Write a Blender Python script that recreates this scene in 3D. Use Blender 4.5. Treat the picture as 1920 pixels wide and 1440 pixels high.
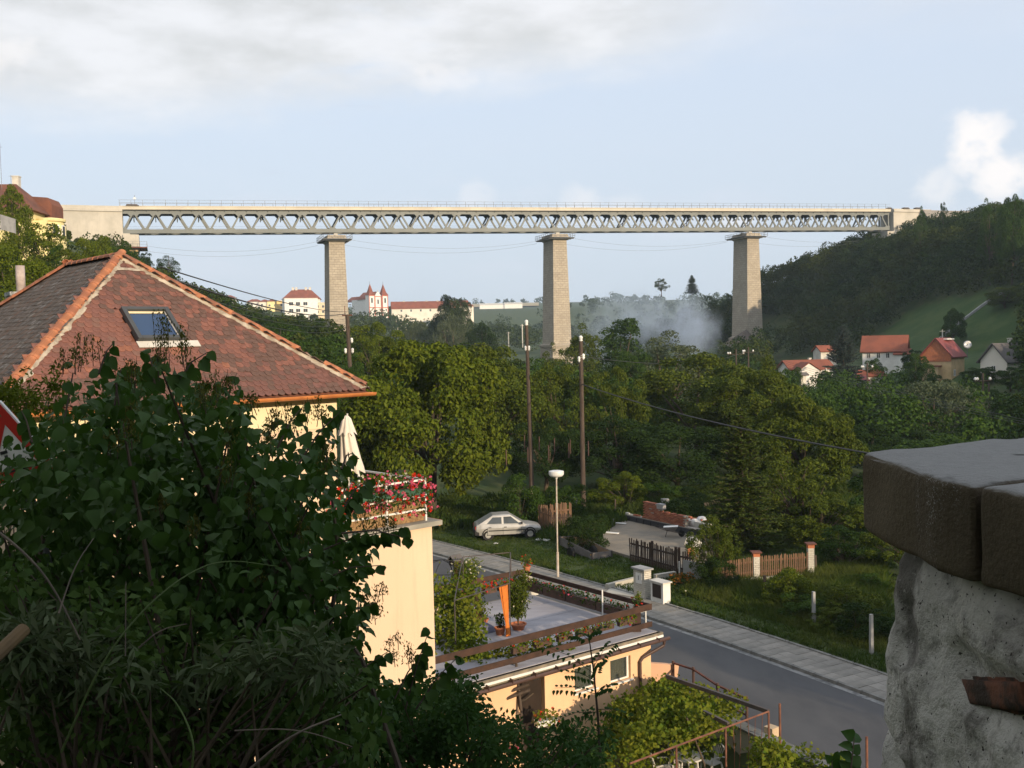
import bpy, bmesh, math, random
import numpy as np
from mathutils import Vector, Matrix, noise as mnoise
PI = math.pi
R = math.radians
scene = bpy.context.scene
for o in list(bpy.data.objects):
    bpy.data.objects.remove(o)
COL = scene.collection

# ------------------------------------------------------------------ camera
EYE = 11.5                      # eye height above the road (road surface = 0)
FPX = 1900.0                    # focal length in pixels of the 1920 wide photograph
PITCH = math.atan(80 / FPX)
ROLL = 0.022
Fv = Vector((0, math.cos(PITCH), -math.sin(PITCH)))
R0 = Vector((1, 0, 0)); U0 = Vector((0, math.sin(PITCH), math.cos(PITCH)))
Rv = R0 * math.cos(ROLL) - U0 * math.sin(ROLL)
Uv = U0 * math.cos(ROLL) + R0 * math.sin(ROLL)
CAM = Vector((0, 0, EYE))
cam_d = bpy.data.cameras.new('camera'); cam = bpy.data.objects.new('camera', cam_d); COL.objects.link(cam)
cam_d.sensor_width = 36; cam_d.lens = 36 * FPX / 1920; cam_d.clip_start = 0.05; cam_d.clip_end = 12000
m = Matrix((Rv, Uv, -Fv)).transposed().to_4x4(); m.translation = CAM; cam.matrix_world = m
scene.camera = cam

# ------------------------------------------------------------------ sky and sun
SUN_AZ, SUN_EL = R(37), R(13.5)   # sun behind the camera, to its right
sun_dir = Vector((math.sin(SUN_AZ) * math.cos(SUN_EL), -math.cos(SUN_AZ) * math.cos(SUN_EL), math.sin(SUN_EL)))
world = bpy.data.worlds.new('World'); scene.world = world; world.use_nodes = True
nt = world.node_tree; nt.nodes.clear()
def N(tree, typ, **kw):
    n = tree.nodes.new(typ)
    for k, v in kw.items():
        if k.startswith('i_'):
            key = k[2:]
            n.inputs[int(key) if key.isdigit() else key].default_value = v
        else:
            setattr(n, k, v)
    return n
def L(tree, a, b): tree.links.new(a, b)
class NT:
    """small helper to write node maths as expressions"""
    def __init__(s, t): s.t = t
    def m(s, op, a, b=None, c=None, clamp=False):
        n = s.t.nodes.new('ShaderNodeMath'); n.operation = op; n.use_clamp = clamp
        for i, v in enumerate((a, b, c)):
            if v is None: continue
            if hasattr(v, 'links'): s.t.links.new(v, n.inputs[i])
            else: n.inputs[i].default_value = v
        return n.outputs[0]
    def ss(s, x, lo, hi):
        n = s.t.nodes.new('ShaderNodeMapRange'); n.interpolation_type = 'SMOOTHSTEP'
        s.t.links.new(x, n.inputs[0]); n.inputs[1].default_value = lo; n.inputs[2].default_value = hi
        return n.outputs[0]
    def mix(s, f, a, b, blend='MIX'):
        n = s.t.nodes.new('ShaderNodeMix'); n.data_type = 'RGBA'; n.blend_type = blend
        for i, v in ((0, f), (6, a), (7, b)):
            if hasattr(v, 'links'): s.t.links.new(v, n.inputs[i])
            else: n.inputs[i].default_value = v if not isinstance(v, tuple) or len(v) == 4 else (*v, 1)
        return n.outputs[2]
    def noise(s, vec, scale, detail=4, rough=.55, dist=0):
        n = s.t.nodes.new('ShaderNodeTexNoise'); n.inputs['Scale'].default_value = scale
        n.inputs['Detail'].default_value = detail; n.inputs['Roughness'].default_value = rough
        n.inputs['Distortion'].default_value = dist
        if vec is not None: s.t.links.new(vec, n.inputs['Vector'])
        return n
    def comb(s, x, y, z):
        n = s.t.nodes.new('ShaderNodeCombineXYZ')
        for i, v in enumerate((x, y, z)):
            if hasattr(v, 'links'): s.t.links.new(v, n.inputs[i])
            else: n.inputs[i].default_value = v
        return n.outputs[0]
W = NT(nt)
sky = N(nt, 'ShaderNodeTexSky', sky_type='NISHITA', sun_disc=False, sun_elevation=SUN_EL, sun_rotation=PI - SUN_AZ,
        altitude=250, air_density=1.0, dust_density=2.2, ozone_density=1.0)
tc = N(nt, 'ShaderNodeTexCoord')
sx = N(nt, 'ShaderNodeSeparateXYZ'); L(nt, tc.outputs['Generated'], sx.inputs[0])
az = W.m('MULTIPLY', W.m('ARCTAN2', sx.outputs[0], sx.outputs[1]), 57.2958)      # degrees, 0 = straight ahead
el = W.m('MULTIPLY', W.m('ARCSINE', sx.outputs[2]), 57.2958)
v1 = W.comb(W.m('MULTIPLY', az, 0.05), W.m('MULTIPLY', el, 0.16), 0.0)
n1 = W.noise(v1, 1.0, 6, .55, .3).outputs[0]
n1b = W.noise(W.comb(W.m('MULTIPLY', az, 0.16), W.m('MULTIPLY', el, 0.4), 3.3), 1.0, 5, .55).outputs[0]
nn = W.m('SUBTRACT', n1b, .5)
# high grey sheet of stratus, hanging over the left of the valley and thinning to the right
sheet_low = W.m('ADD', W.m('ADD', 11.6, W.m('MULTIPLY', nn, 4.5)), W.m('MULTIPLY', W.ss(az, -32., 18.), 3.4))
sheet = W.m('MULTIPLY', W.ss(W.m('SUBTRACT', el, sheet_low), -1.2, 2.2), W.ss(n1, .30, .5))
sheet = W.m('MULTIPLY', sheet, W.m('SUBTRACT', 1.0, W.m('MULTIPLY', W.ss(az, 4., 16.), .75)))
sheet_dense = W.m('MULTIPLY', sheet, W.ss(n1b, .3, .75))
# low thin veil near the horizon
veil = W.m('MULTIPLY', W.ss(n1b, .42, .7), W.m('MULTIPLY', W.ss(el, 12.5, 7.5), W.ss(n1, .35, .6)))
# thin streaks
nst = W.noise(W.comb(W.m('MULTIPLY', az, 0.1), W.m('MULTIPLY', el, 0.9), 7.7), 1.0, 4, .6).outputs[0]
streak = W.m('MULTIPLY', W.ss(nst, .62, .78), W.m('MULTIPLY', W.ss(el, 8.5, 11.), W.ss(el, 15., 12.)))
# cumulus towers low over the hills
ncu = W.noise(W.comb(W.m('MULTIPLY', az, 0.55), W.m('MULTIPLY', el, 0.66), 1.1), 1.0, 8, .56).outputs[0]
def puff(a0, e0, ra, re, k):
    dx = W.m('DIVIDE', W.m('SUBTRACT', az, a0), ra); dy = W.m('DIVIDE', W.m('SUBTRACT', el, e0 + 3.2), re)
    d = W.m('SQRT', W.m('ADD', W.m('MULTIPLY', dx, dx), W.m('MULTIPLY', dy, dy)))
    d = W.m('ADD', d, W.m('MULTIPLY', W.m('SUBTRACT', ncu, .5), 2.0))
    return W.m('MULTIPLY', W.ss(d, 1.2, .3), k)
puffs = puff(24.7, 6.3, 1.7, 2.0, 1.0)
for p_ in ((25.8, 4.6, 1.6, 1.5, 1.0), (22.9, 4.3, 1.3, 1.2, .5), (4.2, 4.3, 1.3, 1.2, .38), (-1.9, 5.0, 1.2, 1.0, .26), (12.6, 3.2, 1.0, .8, .4),
           (-3.6, 11.2, 2.2, .8, .4), (-28., 11.6, 4., 1.5, .55), (6.4, 4.0, 1.5, .8, .22)):
    puffs = W.m('MAXIMUM', puffs, puff(*p_))
base = sky.outputs[0]
hz = W.ss(el, 20., 0.)
# water haze of a humid evening whitens the clear sky a little
c0 = W.mix(.72, base, (6.05, 6.75, 7.95))
c0 = W.mix(W.m('MULTIPLY', hz, .8), c0, (4.75, 5.35, 6.05))
c1 = W.mix(W.m('MULTIPLY', veil, .5), c0, (5.6, 5.95, 6.7))
c1 = W.mix(W.m('MULTIPLY', streak, .45), c1, (4.3, 4.4, 5.2))
c2 = W.mix(W.m('MULTIPLY', sheet, .85), c1, (6.9, 6.9, 7.0))
c2 = W.mix(W.m('MULTIPLY', sheet_dense, .8), c2, (4.7, 4.85, 4.9))
c3 = W.mix(W.m('MULTIPLY', puffs, W.ss(ncu, .1, .5)), c2, (7.7, 7.45, 7.35))
bg = N(nt, 'ShaderNodeBackground', i_Strength=0.128); L(nt, c3, bg.inputs[0])
wo = N(nt, 'ShaderNodeOutputWorld'); L(nt, bg.outputs[0], wo.inputs[0])

sd = bpy.data.lights.new('sun', 'SUN'); sd.energy = 4.9; sd.angle = R(0.6); sd.color = (1.0, .79, .54)
sun = bpy.data.objects.new('sun', sd); COL.objects.link(sun)
sun.rotation_euler = sun_dir.to_track_quat('Z', 'Y').to_euler(); sun.location = (60, -60, 90)

scene.render.engine = 'CYCLES'
cy = scene.cycles
cy.use_denoising = True
cy.max_bounces = 6; cy.diffuse_bounces = 3; cy.glossy_bounces = 3; cy.transmission_bounces = 4; cy.volume_bounces = 1
cy.transparent_max_bounces = 8; cy.caustics_reflective = False; cy.caustics_refractive = False
cy.sample_clamp_indirect = 6
cy.volume_step_rate = 4.0; cy.volume_max_steps = 128
vs = scene.view_settings
vs.view_transform = 'Standard'; vs.look = 'None'; vs.gamma = 1; vs.exposure = 0.12
vs.use_curve_mapping = False
scene.display_settings.display_device = 'sRGB'

# ------------------------------------------------------------------ where things stand
def ray(px, py):
    return Fv + Rv * ((px - 960) / FPX) + Uv * ((720 - py) / FPX)
def P(px, py, D):
    d = ray(px, py); return CAM + d * (D / d.y)
def G(px, py, z=0.0):
    d = ray(px, py); return CAM + d * ((z - EYE) / d.z)

# ------------------------------------------------------------------ mesh helpers
def lin(c): return tuple(c)
class MB:
    def __init__(s): s.v = []; s.f = []; s.mi = []; s.cur = 0
    def add(s, vs_, fs):
        b = len(s.v); s.v.extend(tuple(x) for x in vs_)
        for f in fs: s.f.append(tuple(b + i for i in f)); s.mi.append(s.cur)
        return s
    def box(s, c, size, rz=0.0, taper=1.0):
        hx, hy, hz = size[0] / 2, size[1] / 2, size[2] / 2; ca, sa = math.cos(rz), math.sin(rz); v = []
        for z, t in ((-hz, 1), (hz, taper)):
            for x, y in ((-hx, -hy), (hx, -hy), (hx, hy), (-hx, hy)):
                v.append((c[0] + (x * ca - y * sa) * t, c[1] + (x * sa + y * ca) * t, c[2] + z))
        return s.add(v, [(3, 2, 1, 0), (4, 5, 6, 7), (0, 1, 5, 4), (1, 2, 6, 5), (2, 3, 7, 6), (3, 0, 4, 7)])
    def boxb(s, x0, y0, z0, x1, y1, z1):
        return s.box(((x0 + x1) / 2, (y0 + y1) / 2, (z0 + z1) / 2), (x1 - x0, y1 - y0, z1 - z0))
    def bar(s, a, b, w, h, up=(0, 0, 1)):
        a, b = Vector(a), Vector(b); d = (b - a)
        if d.length < 1e-6: return s
        d.normalize(); side = d.cross(Vector(up))
        if side.length < 1e-4: side = d.cross(Vector((0, 1, 0)))
        side.normalize(); u = side.cross(d); v = []
        for p in (a, b):
            for i, j in ((-1, -1), (1, -1), (1, 1), (-1, 1)): v.append(p + side * (i * w / 2) + u * (j * h / 2))
        return s.add(v, [(0, 1, 2, 3), (7, 6, 5, 4), (4, 5, 1, 0), (5, 6, 2, 1), (6, 7, 3, 2), (7, 4, 0, 3)])
    def tube(s, pts, r, n=6, cap=True):
        pts = [Vector(p) for p in pts]; k = len(pts); rr = r if hasattr(r, '__len__') else [r] * k
        v = []; prev = None
        for i, p in enumerate(pts):
            d = (pts[min(i + 1, k - 1)] - pts[max(i - 1, 0)]).normalized()
            a = prev if prev is not None else (Vector((0, 0, 1)) if abs(d.z) < .9 else Vector((1, 0, 0)))
            e1 = (a - d * a.dot(d))
            if e1.length < 1e-5: e1 = d.orthogonal()
            e1.normalize(); e2 = d.cross(e1); prev = e1
            for j in range(n):
                t = 2 * PI * j / n; v.append(p + (e1 * math.cos(t) + e2 * math.sin(t)) * rr[i])
        f = []
        for i in range(k - 1):
            for j in range(n): f.append((i * n + j, i * n + (j + 1) % n, (i + 1) * n + (j + 1) % n, (i + 1) * n + j))
        if cap: f += [tuple(range(n - 1, -1, -1)), tuple(range((k - 1) * n, k * n))]
        return s.add(v, f)
    def lathe(s, c, prof, n=16, cap=True):
        v = []; f = []
        for r, z in prof:
            for j in range(n):
                t = 2 * PI * j / n; v.append((c[0] + r * math.cos(t), c[1] + r * math.sin(t), c[2] + z))
        for i in range(len(prof) - 1):
            for j in range(n): f.append((i * n + j, i * n + (j + 1) % n, (i + 1) * n + (j + 1) % n, (i + 1) * n + j))
        if cap: f += [tuple(range(n - 1, -1, -1)), tuple(range((len(prof) - 1) * n, len(prof) * n))]
        return s.add(v, f)
    def prism(s, poly, ext):
        """closed polygon (3D points in order) extruded by the vector ext"""
        n = len(poly); e = Vector(ext); v = [Vector(p) for p in poly] + [Vector(p) + e for p in poly]
        f = [tuple(range(n - 1, -1, -1)), tuple(range(n, 2 * n))]
        for i in range(n): j = (i + 1) % n; f.append((i, j, n + j, n + i))
        return s.add(v, f)
    def quad(s, a, b, c, d): return s.add([a, b, c, d], [(0, 1, 2, 3)])
    def xform(s, M):
        s.v = [tuple(M @ Vector(p)) for p in s.v]; return s
    def mesh(s, name, mats, smooth=False):
        me = bpy.data.meshes.new(name); me.from_pydata(s.v, [], s.f)
        for mm in (mats if isinstance(mats, (list, tuple)) else [mats]): me.materials.append(mm)
        if isinstance(mats, (list, tuple)) and len(mats) > 1: me.polygons.foreach_set('material_index', s.mi)
        bm = bmesh.new(); bm.from_mesh(me); bmesh.ops.recalc_face_normals(bm, faces=bm.faces); bm.to_mesh(me); bm.free()
        if smooth:
            me.polygons.foreach_set('use_smooth', [True] * len(me.polygons))
        me.update(); return me
    def build(s, name, mats, parent=None, smooth=False, bevel=0, kind=None, label=None):
        return obj(name, s.mesh(name, mats, smooth), parent, bevel=bevel, kind=kind, label=label)
WL = {}
def wl(o): return WL.get(o.name, Vector((0, 0, 0)))
def obj(name, me, parent=None, bevel=0, kind=None, label=None, local=False):
    o = bpy.data.objects.new(name, me); COL.objects.link(o)
    if parent is not None:
        o.parent = parent
        if not local:
            o.location = -wl(parent)
        WL[o.name] = Vector((0, 0, 0))
    if bevel:
        b = o.modifiers.new('edge', 'BEVEL'); b.width = bevel; b.segments = 2; b.limit_method = 'ANGLE'; b.angle_limit = R(40)
    if kind: o['kind'] = kind
    if label: o['label'] = label
    return o
def thing(name, label, cat, loc=(0, 0, 0), group=None, rz=0.0):
    o = bpy.data.objects.new(name, None); COL.objects.link(o); o.location = loc; o.rotation_euler.z = rz
    o.empty_display_size = .3
    WL[o.name] = Vector(loc)
    o['label'] = label; o['category'] = cat
    if group: o['group'] = group
    return o
def tag(o, label, cat, group=None):
    o['label'] = label; o['category'] = cat
    if group: o['group'] = group
    return o
def dup(root, loc, rz=None, label=None, scale=None):
    r = root.copy(); COL.objects.link(r); r.location = loc
    if rz is not None: r.rotation_euler.z = rz
    if scale is not None: r.scale = scale
    if label: r['label'] = label
    for ch in list(root.children):
        c = ch.copy(); COL.objects.link(c); c.parent = r
        for g in ch.children:
            d = g.copy(); COL.objects.link(d); d.parent = c
    return r
def np_mesh(name, V, F, mats):
    """V (n,3), F (m,k) same-size faces"""
    me = bpy.data.meshes.new(name); n, k = len(F), F.shape[1]
    me.vertices.add(len(V)); me.vertices.foreach_set('co', np.asarray(V, np.float32).ravel())
    me.loops.add(n * k); me.loops.foreach_set('vertex_index', np.asarray(F, np.int32).ravel())
    me.polygons.add(n); me.polygons.foreach_set('loop_start', np.arange(0, n * k, k, dtype=np.int32))
    me.polygons.foreach_set('loop_total', np.full(n, k, np.int32))
    for mm in (mats if isinstance(mats, (list, tuple)) else [mats]): me.materials.append(mm)
    me.update(calc_edges=True); me.validate(); return me

# ------------------------------------------------------------------ materials
def mat(name, col, col2=None, scale=4.0, rough=.85, bump=0.0, bscale=None, detail=4, lo=.35, hi=.65, metal=0.0, spec=.3, stretch=(1, 1, 1), streak=0.0):
    mt = bpy.data.materials.new(name); mt.use_nodes = True; t = mt.node_tree; b = t.nodes['Principled BSDF']; h = NT(t)
    b.inputs['Roughness'].default_value = rough; b.inputs['Metallic'].default_value = metal
    b.inputs['Specular IOR Level'].default_value = spec
    tcn = N(t, 'ShaderNodeTexCoord'); mp = N(t, 'ShaderNodeMapping'); mp.inputs['Scale'].default_value = stretch
    L(t, tcn.outputs['Object'], mp.inputs[0]); vec = mp.outputs[0]
    if col2 is None: col2 = tuple(c * .8 for c in col)
    nz = h.noise(vec, scale, detail, .6).outputs[0]
    c = h.mix(h.ss(nz, lo, hi), col, col2)
    if streak:
        ns = h.noise(h.comb(0, 0, 0), 1).outputs[0]
        mp2 = N(t, 'ShaderNodeMapping'); mp2.inputs['Scale'].default_value = (3, 3, .25); L(t, tcn.outputs['Object'], mp2.inputs[0])
        ns = h.noise(mp2.outputs[0], 1.6, 5, .65).outputs[0]
        c = h.mix(h.m('MULTIPLY', h.ss(ns, .5, .75), streak), c, tuple(x * .45 for x in col))
    L(t, c, b.inputs['Base Color'])
    if bump:
        nb = h.noise(vec, bscale or scale * 4, 5, .65).outputs[0]
        bn = N(t, 'ShaderNodeBump'); bn.inputs['Strength'].default_value = 1.0; bn.inputs['Distance'].default_value = bump
        L(t, nb, bn.inputs['Height']); L(t, bn.outputs[0], b.inputs['Normal'])
    return mt
def leafmat(name, a, b_, c_=None, trans=.25, rough=.7, spec=.08, big=None):
    """leaf colours vary from leaf to leaf (random per island) and slowly through the crown"""
    mt = bpy.data.materials.new(name); mt.use_nodes = True; t = mt.node_tree; b = t.nodes['Principled BSDF']; h = NT(t)
    g = N(t, 'ShaderNodeNewGeometry'); c = h.mix(g.outputs['Random Per Island'], a, b_)
    tcn = N(t, 'ShaderNodeTexCoord')
    nz = h.noise(tcn.outputs['Object'], big or .5, 3, .5).outputs[0]
    c = h.mix(h.m('MULTIPLY', h.ss(nz, .4, .65), .6), c, c_ or tuple((x + y) * .5 * 1.2 for x, y in zip(a, b_)))
    L(t, c, b.inputs['Base Color']); b.inputs['Roughness'].default_value = rough; b.inputs['Specular IOR Level'].default_value = spec
    tr = N(t, 'ShaderNodeBsdfTranslucent'); L(t, h.mix(.5, c, tuple(x * 1.3 for x in (a[0] + .02, a[1] + .04, a[2] * .5))), tr.inputs[0])
    mx = N(t, 'ShaderNodeMixShader'); mx.inputs[0].default_value = trans
    out = t.nodes['Material Output']; L(t, b.outputs[0], mx.inputs[1]); L(t, tr.outputs[0], mx.inputs[2]); L(t, mx.outputs[0], out.inputs[0])
    return mt
rng = np.random.default_rng(7)
random.seed(11)
# ------------------------------------------------------------------ shared materials
M = {}
M['soil'] = mat('soil', (.034, .062, .017), (.062, .078, .028), .35, .95, .03, 6)
M['grass_ground'] = mat('grass_ground', (.035, .062, .014), (.062, .078, .024), .8, .95, .03, 9)
M['meadow'] = mat('meadow', (.028, .062, .012), (.05, .08, .02), .22, .95, .05, 2)
M['stubble'] = mat('stubble', (.42, .34, .2), (.36, .30, .17), .01, .95)
M['asphalt'] = mat('asphalt', (.092, .093, .098), (.062, .064, .070), .55, .88, .006, 45, detail=10, lo=.3, hi=.75, stretch=(1, .45, 1))
M['paving'] = mat('paving', (.27, .255, .23), (.21, .2, .18), 1.3, .9, .006, 30, detail=7, spec=.2)
M['kerb'] = mat('kerb', (.24, .235, .22), (.15, .15, .14), 2.2, .9, .01, 20)
M['line'] = mat('edge_line', (.27, .275, .275), (.12, .125, .13), 3.0, .9, 0, lo=.4, hi=.7)
M['concrete'] = mat('concrete', (.52, .49, .43), (.42, .40, .35), .25, .9, .02, 3, streak=.25)
M['deck_concrete'] = mat('deck_concrete', (.60, .56, .46), (.52, .48, .40), .2, .9)
M['steel'] = mat('bridge_steel', (.15, .168, .165), (.125, .142, .14), .15, .55, spec=.5)
M['dark_steel'] = mat('dark_steel', (.06, .055, .055), (.09, .07, .06), 1.5, .6)
M['rail_steel'] = mat('railing_steel', (.2, .21, .22), None, 1, .6)
M['rust'] = mat('rust', (.16, .06, .04), (.1, .045, .035), 2, .85)
M['white'] = mat('white_paint', (.78, .77, .74), (.68, .67, .64), 1.2, .7, streak=.15)
M['offwhite'] = mat('offwhite', (.62, .60, .55), (.5, .48, .43), 1.5, .8)
M['grey'] = mat('grey_board', (.35, .35, .35), (.28, .28, .28), 2, .8)
M['cream'] = mat('cream_render', (.74, .555, .40), (.68, .51, .365), .35, .9, .004, 40, lo=.3, hi=.7, streak=.2)
M['yellow'] = mat('yellow_render', (.80, .70, .36), (.72, .62, .32), .5, .9, streak=.2)
M['pale'] = mat('pale_render', (.74, .70, .62), (.66, .62, .54), .2, .9)
M['peach'] = mat('peach_render', (.66, .40, .26), (.6, .36, .24), .5, .9)
M['window'] = mat('window_glass', (.03, .035, .04), None, 1, .08, spec=.8)
M['red_roof'] = mat('red_roof', (.25, .082, .05), (.19, .066, .043), .35, .85, .02, 3)
M['brown_roof'] = mat('brown_roof', (.2, .08, .05), (.13, .06, .045), .5, .9, .03, 4)
M['grey_roof'] = mat('grey_roof', (.13, .12, .115), (.09, .085, .085), .6, .9)
M['maroon_roof'] = mat('maroon_metal_roof', (.22, .055, .05), (.18, .048, .045), .3, .6)
M['pole_wood'] = mat('pole_wood', (.10, .075, .058), (.06, .045, .037), 1.4, .9, .01, 20, stretch=(6, 6, .6))
M['wood'] = mat('brown_wood', (.11, .055, .032), (.075, .038, .024), 2, .75, .004, 30, stretch=(1, 1, 4))
M['picket'] = mat('picket_wood', (.19, .11, .065), (.12, .075, .05), 2.5, .9, .004, 30, stretch=(6, 6, .7))
M['dark_picket'] = mat('dark_picket', (.075, .05, .038), (.05, .036, .03), 2.5, .9, .004, 30, stretch=(6, 6, .7))
M['porcelain'] = mat('porcelain', (.8, .8, .78), None, 1, .25, spec=.6)
M['bark'] = mat('bark', (.10, .075, .052), (.06, .047, .036), 3, .95, .02, 14, stretch=(1, 1, .3))
M['wire'] = mat('wire', (.05, .05, .05), None, 1, .6)
M['black'] = mat('black_plastic', (.02, .02, .022), (.028, .028, .03), 3, .5)
M['brick'] = mat('brick', (.42, .145, .075), (.3, .1, .06), 4, .92, .006, 25)
M['mortar'] = mat('mortar', (.34, .31, .27), (.27, .25, .22), 4, .95, .008, 30)
M['terracotta'] = mat('terracotta', (.48, .17, .08), (.38, .14, .075), 3, .85)
M['tar'] = mat('bitumen', (.04, .042, .05), (.055, .055, .06), 2, .7, .01, 10)

# foliage
M['leaf_walnut'] = leafmat('leaf_walnut', (.05, .082, .007), (.122, .15, .013), (.105, .12, .010), .2, big=.25)
M['leaf_green'] = leafmat('leaf_green', (.02, .05, .008), (.05, .086, .012), None, .15)
M['leaf_olive'] = leafmat('leaf_olive', (.037, .065, .008), (.096, .120, .014), (.088, .10, .012), .18)
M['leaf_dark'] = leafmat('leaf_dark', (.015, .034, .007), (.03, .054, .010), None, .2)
M['leaf_grey'] = leafmat('leaf_grey', (.062, .085, .045), (.105, .125, .07), None, .2)
M['needle'] = leafmat('needle_green', (.026, .048, .010), (.075, .098, .018), None, .1)
M['needle_blue'] = leafmat('needle_blue', (.035, .055, .05), (.06, .08, .07), None, .1)
M['leaf_wood'] = leafmat('leaf_wood', (.012, .029, .006), (.036, .062, .009), (.066, .074, .010), .15, big=.06)
M['leaf_far'] = leafmat('leaf_far', (.026, .044, .016), (.05, .072, .024), (.046, .064, .02), .2, big=.03)
M['leaf_vine'] = leafmat('leaf_vine', (.07, .125, .012), (.16, .185, .018), (.17, .16, .018), .3, big=1.5)
M['leaf_lilac'] = leafmat('leaf_lilac', (.030, .075, .014), (.056, .112, .022), (.04, .082, .014), .25, rough=.55, spec=.22, big=1.5)
M['leaf_weed'] = leafmat('leaf_weed', (.03, .064, .014), (.062, .10, .024), None, .25, big=2)
M['leaf_locust'] = leafmat('leaf_locust', (.022, .055, .014), (.042, .085, .022), None, .3, big=2)
M['leaf_willow'] = leafmat('leaf_silver', (.042, .068, .026), (.115, .14, .075), None, .2, big=2)
M['grass'] = leafmat('grass_blade', (.03, .068, .012), (.075, .11, .022), (.09, .11, .03), .3, big=.5)
M['dry_grass'] = leafmat('dry_grass', (.045, .088, .014), (.105, .135, .03), (.13, .14, .035), .3, big=.4)
M['petal_red'] = leafmat('petal_red', (.55, .02, .015), (.7, .06, .025), (.62, .03, .02), .25)
M['petal_pink'] = leafmat('petal_pink', (.6, .08, .16), (.75, .2, .33), (.7, .12, .2), .25)
M['petal_white'] = leafmat('petal_white', (.7, .66, .55), (.8, .75, .6), None, .25)
M['petal_orange'] = leafmat('petal_orange', (.35, .11, .02), (.3, .16, .03), None, .25)
M['pod'] = leafmat('seed_pod', (.075, .082, .018), (.13, .125, .028), None, .15)

# ------------------------------------------------------------------ line of the road
low = [G(x, y, 0) for x, y in ((805, 1038), (882, 1058), (944, 1077), (1224, 1165), (1427, 1232), (1636, 1311))]
def fit(pts):
    """a smooth plan curve x = f(y) through the kerb points"""
    ys = np.array([p.y for p in pts]); xs = np.array([p.x for p in pts]); return np.polyfit(ys, xs, 2)
kp = fit(low)
def kerb_pt(y, off=0.0, z=0.0):
    x = np.polyval(kp, y); dx = 2 * kp[0] * y + kp[1]; n = Vector((1, -dx, 0)).normalized()
    return Vector((x, y, z)) + n * off
ROADW = 4.9; PAVW = 1.85
# ------------------------------------------------------------------ terrain
def interp(x, xs, ys): return np.interp(x, xs, ys)
def sstep(x, a, b):
    t = np.clip((x - a) / (b - a), 0, 1); return t * t * (3 - 2 * t)
PR1 = ([8, 22, 45, 57, 70, 85, 140, 200, 320], [-1.2, 3.6, 8.5, 15, 22, 33, 45, 50, 58])
PR2 = ([30, 52, 66, 80, 110, 139, 200, 320], [2, 6.5, 16, 28, 38, 44.5, 49, 55])
PR3 = ([20, 50, 80, 200, 320], [5, 14, 23, 27, 30])
PL1 = ([-300, -220, -150, -128, -110, -100, -70, -50, -30, 0], [56, 52, 42, 33, 24, 17.5, 7, 3, 0, -1.2])
PL3 = ([-300, -230, -185, -150, -110, -70, -30, 0], [35, 33, 30, 20, 13, 9, 6, 5])
def terrain(x, y):
    x = np.asarray(x, float); y = np.asarray(y, float)
    xr = np.where(y < 190, 45., np.where(y < 330, 45 - .3 * (y - 190), 3 + .25 * (y - 330)))
    d = x - xr
    r = interp(d, *PR1); w = sstep(y, 195, 260); r = r * (1 - w) + interp(d, *PR2) * w
    w = sstep(y, 320, 440); r = r * (1 - w) + interp(d, *PR3) * w
    l = interp(d, *PL1); w = sstep(y, 270, 400); l = l * (1 - w) + interp(d, *PL3) * w
    z = np.where(d > 0, r, l)
    z = z + (np.sin(x * .11 + y * .07) + np.sin(x * .05 - y * .13)) * .35
    plain = np.interp(y, [600, 900, 1250, 2000, 3200], [30, 38, 52, 86, 96])
    w = sstep(y, 560, 1100); z = z * (1 - w) + plain * w
    # the quarter at the foot of the camera's terrace
    near = np.interp(x, [-80, -50, -32, -20, 24, 42, 62, 90, 140, 200, 320], [36, 25, 13, 0, 0, -1.2, -1, 13, 36, 46, 56])
    w = sstep(y, 62, 104); z = near * (1 - w) + z * w
    xf = np.interp(x, [-200, -40, 3.0, 9, 14, 26], [1, 1, 1, .52, .2, 0])
    m_ = 9.9 * xf * (1 - sstep(y, 1.2, 20))
    z = np.where(y < 30, np.maximum(z, m_ + z * (1 - sstep(m_, 0, 6))), z)
    # courtyards below the road
    yk = np.clip(y, 17, 60); dd = x - (np.polyval(kp, yk) - (ROADW + .25) * np.sqrt(1 + (2 * kp[0] * yk + kp[1]) ** 2))
    z = z - 1.0 * sstep(-dd, .15, .6) * sstep(y, 19, 23) * (1 - sstep(y, 40, 46)) * (1 - sstep(-x, 14, 18))
    return z
def TZ(x, y): return float(terrain(x, y))
def GT(px, py):
    """the point of the terrain seen at a pixel"""
    d = ray(px, py); lo = 2.0
    for k in range(4000):
        t = lo * 1.004 ** k; p = CAM + d * t
        if p.z < TZ(p.x, p.y): return p
    return p
def spaced(a, b, n, k):
    t = np.linspace(math.asinh(a / k), math.asinh(b / k), n); return np.sinh(t) * k
gx = spaced(-5200, 5200, 400, 9.); gy = spaced(-400, 7000, 420, 14.)
X, Y = np.meshgrid(gx, gy); Z = terrain(X, Y)
nx_, ny_ = len(gx), len(gy)
V = np.stack([X.ravel(), Y.ravel(), Z.ravel()], 1)
ii = (np.arange(ny_ - 1)[:, None] * nx_ + np.arange(nx_ - 1)[None, :]).ravel()
F = np.stack([ii, ii + 1, ii + nx_ + 1, ii + nx_], 1)
me = np_mesh('terrain', V, F, M['soil']); me.polygons.foreach_set('use_smooth', [True] * len(F))
ground = obj('terrain', me, kind='structure')

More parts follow.
